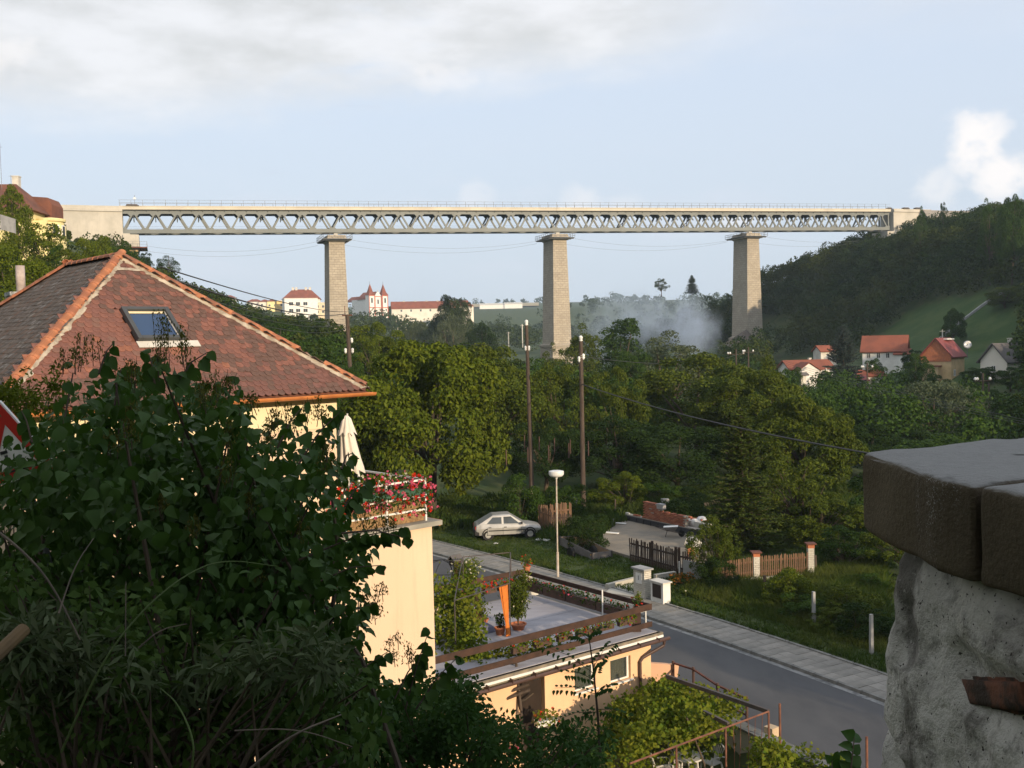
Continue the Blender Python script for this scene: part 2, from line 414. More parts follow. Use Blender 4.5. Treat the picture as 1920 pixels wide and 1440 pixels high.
# ------------------------------------------------------------------ road, pavement, verge
def polyline(pts, step):
    out = []
    for a, b in zip(pts[:-1], pts[1:]):
        n = max(1, int(round((b - a).length / step)))
        for i in range(n): out.append(a.lerp(b, i / n))
    out.append(pts[-1]); return out
def smooth2(pts, it=2):
    for _ in range(it):
        q = [pts[0]]
        for a, b in zip(pts[:-1], pts[1:]): q += [a * .75 + b * .25, a * .25 + b * .75]
        q.append(pts[-1]); pts = q
    return pts
Y0, Y1 = 17.0, 66.0
ysr = np.linspace(Y0, Y1, 90)
def strip(name, o0, o1, z0, z1, m_, lift=0.0):
    b = MB(); pts = [(kerb_pt(y, o0, z0), kerb_pt(y, o1, z1)) for y in ysr]
    for (a, c), (a2, c2) in zip(pts[:-1], pts[1:]): b.quad(a, c, c2, a2)
    return b.build(name, m_, kind='structure')
strip('road', -ROADW, 0, .02, .02, M['asphalt'])
ln = strip('edge_line', -.24, -.02, .026, .026, M['line'])
pavement = strip('pavement', 0.1, PAVW, .10, .10, M['mortar'])
ks = MB().box((0, 0, 0), (.13, .96, .3)).mesh('kerb_stone', M['kerb'])
kerb = strip('kerb', 0, .1, .07, .07, M['mortar'])
y = 27.0
def along(y, step):
    p = kerb_pt(y); q = kerb_pt(y + .1); return y + step * .1 / (q - p).length
while y < 61:
    for off, z in ((.05, -.015), (PAVW + .06, .0)):
        p = kerb_pt(y, off); q = kerb_pt(y + .1, off)
        o = obj('kerb_stone', ks, kerb, local=True); o.location = p + Vector((0, 0, z + random.uniform(-.006, .006)))
        o.rotation_euler.z = math.atan2(-(q - p).x, (q - p).y) + random.uniform(-.012, .012)
    y = along(y, 1.0)
slab_m = [MB().box((0, 0, 0), (.475, .485, .06)).mesh('paving_slab', mat('paving_slab_%d' % k, c, None, 1.5, .9, .006, 30)) for k, c in
          enumerate(((.28, .265, .24), (.25, .238, .215), (.225, .215, .195)))]
y = 31.0; cnt = 0
while y < 60 and cnt < 296:
    for j in range(4):
        p = kerb_pt(y, .1 + .245 + j * .472); q = kerb_pt(y + .1, .1 + .245 + j * .472)
        o = obj('paving_slab', random.choice(slab_m), pavement, local=True)
        o.location = p + Vector((0, 0, .082 + random.uniform(-.006, .006))); cnt += 1
        o.rotation_euler = (random.uniform(-.008, .008), random.uniform(-.008, .008), math.atan2(-(q - p).x, (q - p).y))
    y = along(y, .5)
# second pavement along the near side, below the gardens
strip('garden_kerb', -ROADW - .25, -ROADW, .12, .12, M['kerb'])
# grassy verge beyond the pavement
b = MB(); off = [PAVW + .12, 3.2, 5, 8, 12, 17, 24]
for y, y2 in zip(ysr[:-1], ysr[1:]):
    for o0, o1 in zip(off[:-1], off[1:]):
        def hh(o_, p):
            return .05 + .02 * o_ if o_ < 20 else min(.3, TZ(p.x, p.y) + .02)
        q = [kerb_pt(y, o0), kerb_pt(y, o1), kerb_pt(y2, o1), kerb_pt(y2, o0)]
        b.quad(*[(p.x, p.y, hh(o_, p)) for p, o_ in zip(q, (o0, o1, o1, o0))])
b.build('grass_verge', M['grass_ground'], kind='structure')
def proj(p):
    d = Vector(p) - CAM; z = d.dot(Fv)
    return 960 + FPX * d.dot(Rv) / z, 720 - FPX * d.dot(Uv) / z, z
def lthing(name, label, cat, loc=(0, 0, 0), group=None, rz=0.0):
    """a thing modelled in its own local axes"""
    o = thing(name, label, cat, loc, group, rz); WL[o.name] = Vector((0, 0, 0)); return o
# masonry of the piers
def masonry(name, c1, c2, joint, bw, bh):
    mt = bpy.data.materials.new(name); mt.use_nodes = True; t = mt.node_tree; b = t.nodes['Principled BSDF']; h = NT(t)
    tcn = N(t, 'ShaderNodeTexCoord'); s = N(t, 'ShaderNodeSeparateXYZ'); L(t, tcn.outputs['Object'], s.inputs[0])
    vec = h.comb(h.m('ADD', s.outputs[0], s.outputs[1]), s.outputs[2], 0)
    br = N(t, 'ShaderNodeTexBrick'); L(t, vec, br.inputs['Vector'])
    br.inputs['Color1'].default_value = (*c1, 1); br.inputs['Color2'].default_value = (*c2, 1); br.inputs['Mortar'].default_value = (*joint, 1)
    br.inputs['Scale'].default_value = 1; br.inputs['Brick Width'].default_value = bw; br.inputs['Row Height'].default_value = bh
    br.inputs['Mortar Size'].default_value = bh * .07; br.inputs['Bias'].default_value = 0
    nz = h.noise(tcn.outputs['Object'], .35, 5, .6).outputs[0]
    c = h.mix(h.m('MULTIPLY', h.ss(nz, .35, .7), .5), br.outputs[0], tuple(x * .62 for x in c1))
    nz2 = h.noise(tcn.outputs['Object'], 2.4, 4, .6).outputs[0]
    c = h.mix(h.m('MULTIPLY', h.ss(nz2, .5, .75), .4), c, tuple(min(1, x * 1.35) for x in c1))
    L(t, c, b.inputs['Base Color']); b.inputs['Roughness'].default_value = .9; b.inputs['Specular IOR Level'].default_value = .2
    bn = N(t, 'ShaderNodeBump'); bn.inputs['Distance'].default_value = .05; L(t, br.outputs['Fac'], bn.inputs['Height']); bn.invert = True
    L(t, bn.outputs[0], b.inputs['Normal']); return mt
M['ashlar'] = masonry('ashlar', (.45, .40, .32), (.38, .335, .27), (.27, .24, .2), 1.3, .62)
M['old_brick'] = masonry('old_masonry', (.5, .36, .2), (.42, .3, .17), (.3, .24, .16), 1.0, .5)

# ------------------------------------------------------------------ the railway viaduct
TH = math.radians(19.08)
pb = P(228, 387, 239.7); DECK = pb.z; B0 = Vector((pb.x, pb.y, 0))
via = lthing('railway_viaduct', 'long grey steel lattice railway viaduct on tall stone piers across the valley', 'bridge', B0, rz=TH)
DZ = DECK; GRADE = .0186; Q = DZ - 34.3   # the line climbs to the right
def piece(mb, name, m_, par, **k): return mb.build(name, m_, par, **k)
# deck: edge beams in lengths, track slab
edges = [0.25, 38.6, 62.5, 86, 110.4, 140.2, 170.3, 197, 219.9]
for a, b_ in zip(edges[:-1], edges[1:]):
    mb = MB().boxb(a + .03, -.95, DZ - .84, b_ - .03, -.6, DZ)
    mb.boxb(a + .03, -1.05, DZ - .16, b_ - .03, -.95, DZ + .02)
    mb.build('edge_beam', M['deck_concrete'], via)
    mb = MB().boxb(a + .03, 4.6, DZ - .93, b_ - .03, 4.95, DZ); mb.build('edge_beam', M['deck_concrete'], via)
MB().boxb(.3, -.6, DZ - .95, 219.9, 4.6, DZ - .62).build('track_slab', M['dark_steel'], via)
b = MB()
for w in (1.3, 2.75): b.boxb(.3, w - .04, DZ - .62, 219.9, w + .04, DZ - .44)
b.build('rail', M['rust'], via)
# nodes along the girders
nodes = list(np.linspace(.9, 50, 11)) + list(np.linspace(50, 110, 13))[1:] + list(np.linspace(110, 170, 13))[1:] + list(np.linspace(170, 219.1, 11))[1:]
ZT0, ZT1, ZB0, ZB1 = DZ - 1.02, DZ - 1.75, DZ - 5.42, DZ - 6.26
def girder(w, face):
    g = MB().boxb(.15, w - .22, ZT1, 219.85, w + .22, ZT0)
    g.boxb(.15, w - .3, ZT0 - .08, 219.85, w + .3, ZT0 - .01)
    g = g.build('girder', M['steel'], via)
    bc = MB().boxb(.15, w - .24, ZB1, 219.85, w + .24, ZB0)
    bc.boxb(.15, w - .36, ZB1 - .1, 219.85, w + .36, ZB1 + .0)
    bc.build('bottom_chord', [M['steel']], g)
    dcache = {}
    for i, s0 in enumerate(nodes):
        nb = [(x) for x in ((nodes[i - 1] if i else None), (nodes[i + 1] if i + 1 < len(nodes) else None)) if x is not None]
        # gusset plates
        if True:
            gp = MB()
            zb = ZB0; q = [(-.95, zb), (.95, zb), (.36, zb + .62), (.1, zb + .35), (-.1, zb + .35), (-.36, zb + .62)]
            gp.prism([(s0 + x, w - .26, z) for x, z in q], (0, .52, 0)); gp.build('gusset', M['steel'], g)
        if i + 1 < len(nodes):
            s1 = (s0 + nodes[i + 1]) / 2; q = [(-1.3, ZT1), (1.3, ZT1), (.55, ZT1 - .8), (.28, ZT1 - .35), (0, ZT1 - .22), (-.28, ZT1 - .35), (-.55, ZT1 - .8)]
            MB().prism([(s1 + x, w - .26, z) for x, z in q], (0, .52, 0)).build('gusset', M['steel'], g)
        for nn_ in nb:
            s1 = (s0 + nn_) / 2; sg = 1 if s1 > s0 else -1
            a = Vector((s0 + sg * .2, w, ZB0 + .1)); c = Vector((s1 - sg * .28, w, ZT1 - .1))
            key = (round((c - a).x, 2))
            if key not in dcache:
                dm = MB().bar((0, 0, 0), c - a, .3, .42, up=(0, 1, 0)); 
                dm = MB(); off = Vector((0, .13, 0))
                dm.bar(Vector((0, 0, 0)) - off, (c - a) - off, .06, .4, up=(c - a).cross(Vector((0, 1, 0)))); dm.bar(off, (c - a) + off, .06, .4, up=(c - a).cross(Vector((0, 1, 0))))
                dm.bar((0, 0, 0), c - a, .26, .08, up=(c - a).cross(Vector((0, 1, 0))))
                dcache[key] = dm.mesh('diagonal', M['steel'])
            o = obj('diagonal', dcache[key], g, local=True); o.location = a
    # end posts
    for s in (.45, 219.5):
        MB().boxb(s - .2, w - .2, ZB0, s + .2, w + .2, ZT1).build('end_post', M['steel'], g)
    return g
girder(0.0, 1); girder(4.0, 0)
# cross beams, portal frames and bottom bracing between the girders
for i, s0 in enumerate(nodes):
    MB().bar((s0, .22, ZB0 - .3), (s0, 3.78, ZB0 - .3), .3, .5).build('cross_beam', M['steel'], via)
    if i + 1 < len(nodes):
        s1 = (s0 + nodes[i + 1]) / 2
        b = MB().bar((s1, .22, ZT1 - .1), (s1, 3.78, ZT1 - .1), .3, .9)
        b.bar((s1, .3, ZT1 - 1.5), (s1, 1.4, ZT1 - .45), .22, .22); b.bar((s1, 3.7, ZT1 - 1.5), (s1, 2.6, ZT1 - .45), .22, .22)
        b.build('cross_frame', M['steel'], via)
        b = MB().bar((s0, .3, ZB1 + .3), (nodes[i + 1], 3.7, ZB1 + .3), .2, .2); b.bar((s0, 3.7, ZB1 + .25), (nodes[i + 1], .3, ZB1 + .25), .2, .2)
        b.build('wind_bracing', M['steel'], via)
        if i % 4 == 2:
            b = MB().bar((s0 + .2, .3, ZB0 + .1), (s1, 3.7, ZT1 - .3), .18, .18); b.bar((s0 + .2, 3.7, ZB0 + .1), (s1, .3, ZT1 - .3), .18, .18)
            b.build('sway_bracing', M['dark_steel'], via)
b = MB()
for s in np.arange(1.2, 219.5, 2.55): b.prism([(s - .05, -.62, DZ - .94), (s - .05, -.24, DZ - .94), (s - .05, -.24, DZ - 1.35)], (.1, 0, 0))
b.build('deck_brackets', M['steel'], via, kind='stuff')
# walkway rail inside the lattice
b = MB()
for z in (.55, 1.05): b.boxb(.6, 3.4, ZB0 + z, 219.4, 3.44, ZB0 + z + .03)
b.build('inspection_rail', M['rail_steel'], via)
post = MB().boxb(-.035, -.035, 0, .035, .035, 1.4).mesh('post', M['rail_steel'])
for w in (-.9, 4.9):
    b = MB()
    for z in (.72, 1.38): b.boxb(.2, w - .03, DZ + z, 219.8, w + .03, DZ + z + .05)
    rl = b.build('railing', M['rail_steel'], via)
    for s in np.arange(.4, 219.8, 2.56):
        o = obj('post', post, rl, local=True); o.location = (s, w, DZ)
# piers
def pier(s0, zb, zpl):
    zt = DZ - 8.1 + GRADE * s0
    mb = MB(); top = (3.85, 7.3); k = (zt - zb)
    tx, ty = top[0] + k * .046, top[1] + k * .042; yc = 2.0
    def ring(z, lx, ly): return [(s0 - lx / 2, yc - ly / 2, z), (s0 + lx / 2, yc - ly / 2, z), (s0 + lx / 2, yc + ly / 2, z), (s0 - lx / 2, yc + ly / 2, z)]
    def frustum(mb, z0, l0, w0, z1, l1, w1):
        a = ring(z0, l0, w0) + ring(z1, l1, w1)
        mb.add(a, [(3, 2, 1, 0), (4, 5, 6, 7), (0, 1, 5, 4), (1, 2, 6, 5), (2, 3, 7, 6), (3, 0, 4, 7)])
    def at(z): f = (zt - z); return top[0] + f * .046, top[1] + f * .042
    frustum(mb, zpl, *at(zpl), zt, *top)
    p = mb.build('pier', M['ashlar'], via)
    mb = MB(); lx, ly = at(zb); frustum(mb, zb, lx + 1.1, ly + 1.1, zpl - .9, lx * .97 + .6, ly * .97 + .6); frustum(mb, zpl - .9, lx * .97 + 1.1, ly * .97 + 1.1, zpl - .3, lx * .97 + 1.1, ly * .97 + 1.1)
    frustum(mb, zpl - .3, lx * .97 + .7, ly * .97 + .7, zpl, *at(zpl)); mb.build('plinth', M['ashlar'], p)
    mb = MB(); frustum(mb, zt - .75, 4.1, 7.55, zt - .3, 4.9, 8.3); frustum(mb, zt - .3, 4.9, 8.3, zt + .35, 4.9, 8.3); frustum(mb, zt + .35, 4.5, 7.9, zt + .95, 4.5, 7.9)
    mb.build('cap', M['ashlar'], p)
    for w in (0, 4):
        MB().box((s0, w, zt + .95 + .3), (1.3, 1.0, .62), taper=.6).build('bearing', M['concrete'], p)
    # inspection gallery round the cap
    mb = MB(); ex, ey = 3.6, 5.6; zf = zt - .05
    for x0, y0, x1, y1 in ((-ex, -ey, ex, -4.3), (-ex, 4.3, ex, ey), (-ex, -4.3, -2.6, 4.3), (2.6, -4.3, ex, 4.3)):
        mb.boxb(s0 + x0, yc + y0, zf - .12, s0 + x1, yc + y1, zf)
    for y_ in (-4.8, -3, -1, 1, 3, 4.8): mb.bar((s0 - ex, yc + y_, zf - .25), (s0 + ex, yc + y_, zf - .25), .14, .26)
    g = mb.build('gallery', M['rail_steel'], p)
    mb = MB()
    for x_ in np.linspace(-ex, ex, 6):
        for y_ in (-ey, ey): mb.bar((s0 + x_, yc + y_, zf), (s0 + x_, yc + y_, zf + 1.1), .07, .07)
    for y_ in np.linspace(-ey, ey, 8):
        for x_ in (-ex, ex): mb.bar((s0 + x_, yc + y_, zf), (s0 + x_, yc + y_, zf + 1.1), .07, .07)
    for z in (.5, 1.1):
        for sg in (-1, 1):
            mb.bar((s0 - ex, yc + sg * ey, zf + z), (s0 + ex, yc + sg * ey, zf + z), .06, .06); mb.bar((s0 + sg * ex, yc - ey, zf + z), (s0 + sg * ex, yc + ey, zf + z), .06, .06)
    mb.build('gallery_railing', M['rail_steel'], p)
pier(50, 3, 11.5); pier(110, -1, 10.6); pier(170, 0, 11.5)
# abutments
b = MB().boxb(-30, -1.0, 14 + Q, .1, 5, DZ - 1.35); b.boxb(-30, -1.3, DZ - 1.35, .15, 5.3, DZ - .75); b.boxb(-30, -1.12, DZ - .75, .18, 5.1, DZ - .05)
ab = b.build('abutment', M['concrete'], via)
b = MB().boxb(.1, -1.6, 24.0 + Q, 3.6, 5.6, ZB1 - .45); b.boxb(.1, -.8, ZB1 - .45, 1.6, .8, ZB1 - .12); b.boxb(.1, 3.2, ZB1 - .45, 1.6, 4.8, ZB1 - .12)
b.build('bearing_shelf', M['concrete'], ab)
b = MB().boxb(-2, -1.4, 8 + Q, 3.3, 5.4, 24.0 + Q)
for x_ in (-1, .3, 1.6, 2.9): b.boxb(x_ - .22, -1.75, 22.6 + Q, x_ + .22, -1.4, 24.0 + Q)
b.build('old_pillar', M['old_brick'], ab)
b = MB().boxb(-2.5, -3.2, 24.35 + Q, 5.4, -1.6, 24.6 + Q); b.boxb(3.6, -1.6, 24.35 + Q, 5.4, 6.2, 24.6 + Q); g = b.build('gallery', M['rust'], ab)
b = MB()
for x_ in np.linspace(-2.4, 5.3, 6): b.bar((x_, -3.15, 24.6 + Q), (x_, -3.15, 25.9 + Q), .07, .07)
for y_ in np.linspace(-3.1, 6, 5): b.bar((5.3, y_, 24.6 + Q), (5.3, y_, 25.9 + Q), .07, .07)
for z in (25.2 + Q, 25.85 + Q): b.bar((-2.4, -3.15, z), (5.3, -3.15, z), .05, .05); b.bar((5.3, -3.1, z), (5.3, 6, z), .05, .05)
b.build('gallery_railing', M['rail_steel'], ab)
b = MB().boxb(219.95, -1.0, 34, 233, 5, DZ + 3.2); b.boxb(219.95, -1.3, DZ + 3.2, 234, 5.3, DZ + 3.75); b.boxb(219.95, -1.12, DZ + 3.75, 234, 5.1, DZ + 4.15)
b.boxb(217.2, -1.6, 28, 219.95, 5.6, ZB1 + 3.5)
b.build('abutment', M['concrete'], via)
for ch in via.children:
    if ch.name.split('.')[0] not in ('pier', 'abutment'): ch.rotation_euler.y = -math.atan(GRADE)
def onbridge(s, w, z):
    return Vector((B0.x + s * math.cos(TH) - w * math.sin(TH), B0.y + s * math.sin(TH) + w * math.cos(TH), z))
# railway embankment on the right bank
b = MB(); prof = [(-9, 40), (-2.2, DZ + 3.8), (6.2, DZ + 3.8), (13, 40)]
ss = np.linspace(230, 420, 30)
for a, c in zip(ss[:-1], ss[1:]):
    for (w0, z0), (w1, z1) in zip(prof[:-1], prof[1:]):
        b.quad(onbridge(a, w0, z0), onbridge(c, w0, z0), onbridge(c, w1, z1), onbridge(a, w1, z1))
M['gravel'] = mat('gravel', (.30, .28, .25), (.22, .2, .18), 1.5, .95, .05, 8)
M['earth'] = mat('earth', (.16, .125, .1), (.12, .1, .085), .4, .95, .05, 4)
b.build('railway_embankment', M['gravel'], kind='structure')
# approach embankment cone on the left bank
b = MB(); n = 14; apex = onbridge(-17, -1, DZ - 1.5)
ring_ = [onbridge(-17 + 13 * math.cos(t), -1 - 15 * math.sin(t), 17 + Q) for t in np.linspace(0, PI, n)]
for p, q in zip(ring_[:-1], ring_[1:]): b.add([apex, p, q], [(0, 1, 2)])
b.build('embankment_slope', mat('bare_slope', (.30, .24, .18), (.24, .2, .15), .4, .95), kind='structure')
b = MB(); apex = onbridge(166, -4, 13.5)
ring_ = [onbridge(160 + 17 * math.cos(t), -4 - 16 * math.sin(t), 0) for t in np.linspace(-.6, PI + .6, n)]
for p, q in zip(ring_[:-1], ring_[1:]): b.add([apex, p, q], [(0, 1, 2)])
b.build('gravel_slope', M['earth'], kind='structure')
# small things on the deck
def stack(s, w, n_, label, ln=3.0):
    t = lthing('sleeper_stack', label, 'timber stack', onbridge(s, w, DZ - .02 + GRADE * s), 'dark stacks lying on the bridge deck', TH)
    for k in range(n_):
        MB().boxb(-ln / 2 + .12 * k, -.8 + .0, .21 * k, ln / 2 - .3 * k, .4, .21 * k + .2).build('sleeper', M['dark_steel'], t)
stack(2.4, -.4, 2, 'dark timber stack under the white signal at the left end of the viaduct', 2.9)
stack(218.6, -.4, 2, 'dark timber stack beside the last railing post of the viaduct', 1.6)
stack(224.6, -.6, 2, 'dark timber stack on the right abutment, second from the railing', 2.2)
stack(229.0, -.6, 2, 'dark timber stack farthest out on the right abutment', 2.0)
t = lthing('signal_post', 'slim post with bright white cross head above the left end of the viaduct', 'signal', onbridge(2.9, 2, DZ), rz=TH)
MB().tube([(0, 0, -.6), (0, 0, 3.0)], .05).build('mast', M['rail_steel'], t)
MB().boxb(-.16, -.1, 2.0, .16, .1, 2.5).boxb(-.4, -.06, 2.18, .4, .06, 2.3).build('signal_head', M['white'], t)
# cables that hang from gallery to gallery
def sag(a, b_, s, n=14): 
    a, b_ = Vector(a), Vector(b_); return [a.lerp(b_, i / n) - Vector((0, 0, 4 * s * (i / n) * (1 - i / n))) for i in range(n + 1)]
for k, (s0, s1, sg, lb) in enumerate(((5, 46.5, 2.0, 'from the left abutment to the first pier'), (53.5, 106.5, 2.3, 'between the left pier and the middle pier'), (113.5, 166.5, 2.3, 'between the middle pier and the right pier'), (173.5, 217, 1.6, 'from the right pier into the wooded bank'))):
    for j, z in enumerate((25.7 + Q, 25.4 + Q)):
        tag(MB().tube(sag(onbridge(s0, -3.4 + 10 * j, z + GRADE * s0 - (1 if k == 0 else 0)), onbridge(s1, -3.4 + 10 * j, z + GRADE * s1), sg), .022, 4).build('hanging_cable', M['rail_steel']),
            ('upper' if j == 0 else 'lower') + ' thin cable sagging ' + lb, 'cable', 'cables sagging below the viaduct')
# ------------------------------------------------------------------ houses
def house(name, label, cat, loc, rz, Lx, Wy, H, roof, RH, wall_m, roof_m, wins=(), over=.4, chim=(), group=None, frame_m=None, base=3.0, mansard=False):
    """local axes: x along the ridge, -y the front; windows: (face, u, z, w, h)"""
    t = lthing(name, label, cat, loc, group, rz); hx, hy = Lx / 2, Wy / 2
    mb = MB().boxb(-hx, -hy, -base, hx, hy, H)
    if roof == 'gable':
        for sx in (-1, 1):
            mb.prism([(sx * hx, -hy, H), (sx * hx, hy, H), (sx * hx, 0, H + RH)], (-sx * .25, 0, 0))
    mb.build('wall', wall_m, t)
    o = over; th = .16
    rb = MB()
    if roof == 'gable':
        sl = RH / hy
        for sg in (-1, 1):
            rb.prism([(-hx - o, sg * (hy + o), H - o * sl + .02), (hx + o, sg * (hy + o), H - o * sl + .02), (hx + o, 0, H + RH + .02), (-hx - o, 0, H + RH + .02)], (0, sg * .06, th))
    elif roof == 'hip':
        rx = max(.3, hx - hy * .75); a = [(-hx - o, -hy - o, H), (hx + o, -hy - o, H), (hx + o, hy + o, H), (-hx - o, hy + o, H)]; e = [(-rx, 0, H + RH), (rx, 0, H + RH)]
        rb.add(a + e, [(0, 1, 5, 4), (2, 3, 4, 5), (1, 2, 5), (3, 0, 4), (3, 2, 1, 0)])
    else:
        rb.boxb(-hx - o * .3, -hy - o * .3, H, hx + o * .3, hy + o * .3, H + max(RH, .25))
    r = rb.build('roof', roof_m, t)
    for (x, y, w, h) in chim:
        MB().box((x, y, H + RH * .5 + h / 2), (w, w, RH + h), 0).box((x, y, H + RH + h), (w + .14, w + .14, .14)).build('chimney', M['offwhite'], r)
    for (fc, u, z, w, h) in wins:
        def q(u_, z_, d):
            return {'-y': (u_, -hy - d, z_), '+y': (-u_, hy + d, z_), '+x': (hx + d, u_, z_), '-x': (-hx - d, -u_, z_)}[fc]
        fb = MB(); fw = .09
        for (ua, ub, za, zb) in ((u - w / 2, u + w / 2, z, z + fw), (u - w / 2, u + w / 2, z + h - fw, z + h), (u - w / 2, u - w / 2 + fw, z + fw, z + h - fw), (u + w / 2 - fw, u + w / 2, z + fw, z + h - fw), (u - .035, u + .035, z + fw, z + h - fw)):
            a = Vector(q(ua, za, .005)); c = Vector(q(ub, zb, .06)); fb.boxb(min(a.x, c.x), min(a.y, c.y), min(a.z, c.z), max(a.x, c.x), max(a.y, c.y), max(a.z, c.z))
        f = fb.build('window', frame_m or M['white'], t)
        a = Vector(q(u - w / 2 + fw, z + fw, .004)); c = Vector(q(u + w / 2 - fw, z + h - fw, .02))
        MB().boxb(min(a.x, c.x), min(a.y, c.y), min(a.z, c.z), max(a.x, c.x), max(a.y, c.y), max(a.z, c.z)).build('pane', M['window'], f)
    return t
def grid(fc, us, zs, w, h): return [(fc, u, z, w, h) for u in us for z in zs]
# --- village at the foot of the right hill
def at_px(px, py, D): p = P(px, py, D); return p
p = at_px(1660, 676, 188)
wh = house('white_house', 'white house with long red tiled roof and two gable windows below the meadow', 'house', p, R(-26), 7.4, 5.6, 1.9, 'gable', 2.6, M['white'], M['red_roof'],
      grid('-y', (-2.6, -.9, .7), (.5,), .7, 1.0) + grid('+x', (-1.0, .8), (2.2,), .6, 1.0) + [('+x', -1.6, .4, .7, 1.0)])
porch = t = lthing('lean_to', 'low red roofed porch against the gable of the white house', 'porch', at_px(1692, 678, 184.5), rz=R(-26))
MB().boxb(-1.3, -1.2, -2, 1.3, 1.2, 1.2).build('wall', M['white'], t); MB().prism([(-1.5, -1.5, 1.25), (1.5, -1.5, 1.25), (1.5, 1.3, 2.2), (-1.5, 1.3, 2.2)], (0, 0, .15)).build('roof', M['red_roof'], t)
p = at_px(1768, 716, 160)
yh = house('yellow_house', 'ochre two storey house with red gable wall, maroon roof and satellite dish', 'house', p, R(48), 6.0, 4.6, 4.2, 'gable', 2.6, mat('ochre_render', (.58, .43, .24), None, 1, .9), M['maroon_roof'],
      [('-x', -.55, 3.7, .8, 1.15), ('-x', .45, 3.7, .8, 1.15), ('-x', .1, 1.0, 1.1, 1.1), ('-y', -1.6, 1.0, .8, 1.0)], over=.35)
b = MB().prism([(-3.03, -2.3, 3.3), (-3.03, 2.3, 3.3), (-3.03, 2.3, 4.2), (-3.03, 0, 6.6), (-3.03, -2.3, 4.2)], (-.05, 0, 0)); b.build('gable_panel', M['terracotta'], yh)
MB().boxb(-.5, -.9, 6.65, 2.6, -.3, 6.85).build('ridge_walkway', M['white'], yh)
t = lthing('side_extension', 'narrow ochre side building at the corner of the satellite dish house', 'outbuilding', at_px(1748, 714, 158), rz=R(48))
MB().boxb(-.9, -1.2, -2, .9, 1.2, 2.2).build('wall', mat('ochre_side', (.55, .42, .25), None, 1, .9), t); MB().boxb(-1.1, -1.4, 2.2, 1.1, 1.4, 2.4).build('roof', M['brown_roof'], t)
d = at_px(1814, 646, 160)
t = lthing('satellite_dish', 'round white satellite dish on a mast above the maroon roof', 'satellite dish', d, rz=R(-15))
MB().lathe((0, 0, 0), [(.02, -.25), (.35, -.15), (.6, 0.0), (.62, .03), (.35, -.11), (.02, -.2)], 18).xform(Matrix.Rotation(R(80), 4, 'X')).build('dish', M['porcelain'], t, smooth=True)
MB().tube([(0, .2, .1), (0, .2, -2.2)], .06).build('mast', M['rail_steel'], t)
house('grey_cottage', 'white gabled cottage with dark grey roof and tall chimney behind garden trees', 'cottage', at_px(1888, 712, 150), R(25), 5.6, 4.6, 2.9, 'gable', 2.4, M['pale'], M['grey_roof'], [('-x', 0, 1.2, .8, 1.0)], chim=((1.3, .5, .5, .8),))
lbg = house('low_bungalow', 'low white bungalow with bright red roof left of the blue spruce', 'bungalow', at_px(1510, 704, 172), R(12), 7.8, 4.4, 1.2, 'gable', 1.3, M['white'], M['red_roof'], grid('-y', (-2.9, -1.6), (.25,), .6, .7), chim=((.9, .2, .4, .4),))
t = lthing('bungalow_gable', 'small red roofed front gable on the low white bungalow', 'gable wing', at_px(1510, 704, 168.5), rz=R(100))
b = MB().boxb(-1.4, -1.8, -2, 1.4, 1.8, .9); b.prism([(-1.4, -1.8, .9), (-1.4, 1.8, .9), (-1.4, 0, 2.05)], (.2, 0, 0)); b.build('wall', M['white'], t)
b = MB()
for sg in (-1, 1): b.prism([(-1.65, sg * 2.05, .78), (1.65, sg * 2.05, .78), (1.65, 0, 2.12), (-1.65, 0, 2.12)], (0, 0, .14))
b.build('roof', M['red_roof'], t)
def absorb(child, parent):
    """make the pieces of a wing parts of the house it belongs to"""
    mc = Matrix.Translation(child.location) @ Matrix.Rotation(child.rotation_euler.z, 4, 'Z'); mp = Matrix.Translation(parent.location) @ Matrix.Rotation(parent.rotation_euler.z, 4, 'Z')
    for c in list(child.children):
        c.parent = parent; c.matrix_basis = mp.inverted() @ mc @ c.matrix_basis
    bpy.data.objects.remove(child)
absorb(t, lbg); absorb(porch, wh)
def shed(px, py, D, label, rz, s=(3.4, 2.6, 1.4), rm='red_roof', h=.9):
    return house('garden_shed', label, 'shed', at_px(px, py, D), R(rz), s[0], s[1], s[2], 'gable', h, M['offwhite'], M[rm], over=.3, group='garden sheds among the village trees')
shed(1547, 672, 190, 'small red roofed shed just left of the blue spruce tip', 15)
shed(1627, 718, 165, 'red roofed open shed half hidden right of the blue spruce', 10, (4.4, 2.6, 1.2), 'red_roof', .8)
shed(1597, 724, 160, 'dark red shed roof at the foot of the blue spruce', 5, (4.0, 2.4, .9), 'maroon_roof', .6)
shed(1504, 728, 150, 'tiny white hut in the gardens below the bungalow', 20, (.9, .8, 2.0), 'grey_roof', .2)
# retaining wall line that climbs the meadow
b = MB(); pts = [GT(x, y) for x, y in ((1745, 655), (1786, 620), (1812, 600), (1838, 580), (1862, 563), (1880, 552))]
for a, c in zip(pts[:-1], pts[1:]): b.bar(a + Vector((0, 0, .35)), c + Vector((0, 0, .35)), .4, .8)
tag(b.build('retaining_wall', M['grey']), 'long low grey wall climbing the green meadow on the right hillside', 'wall')
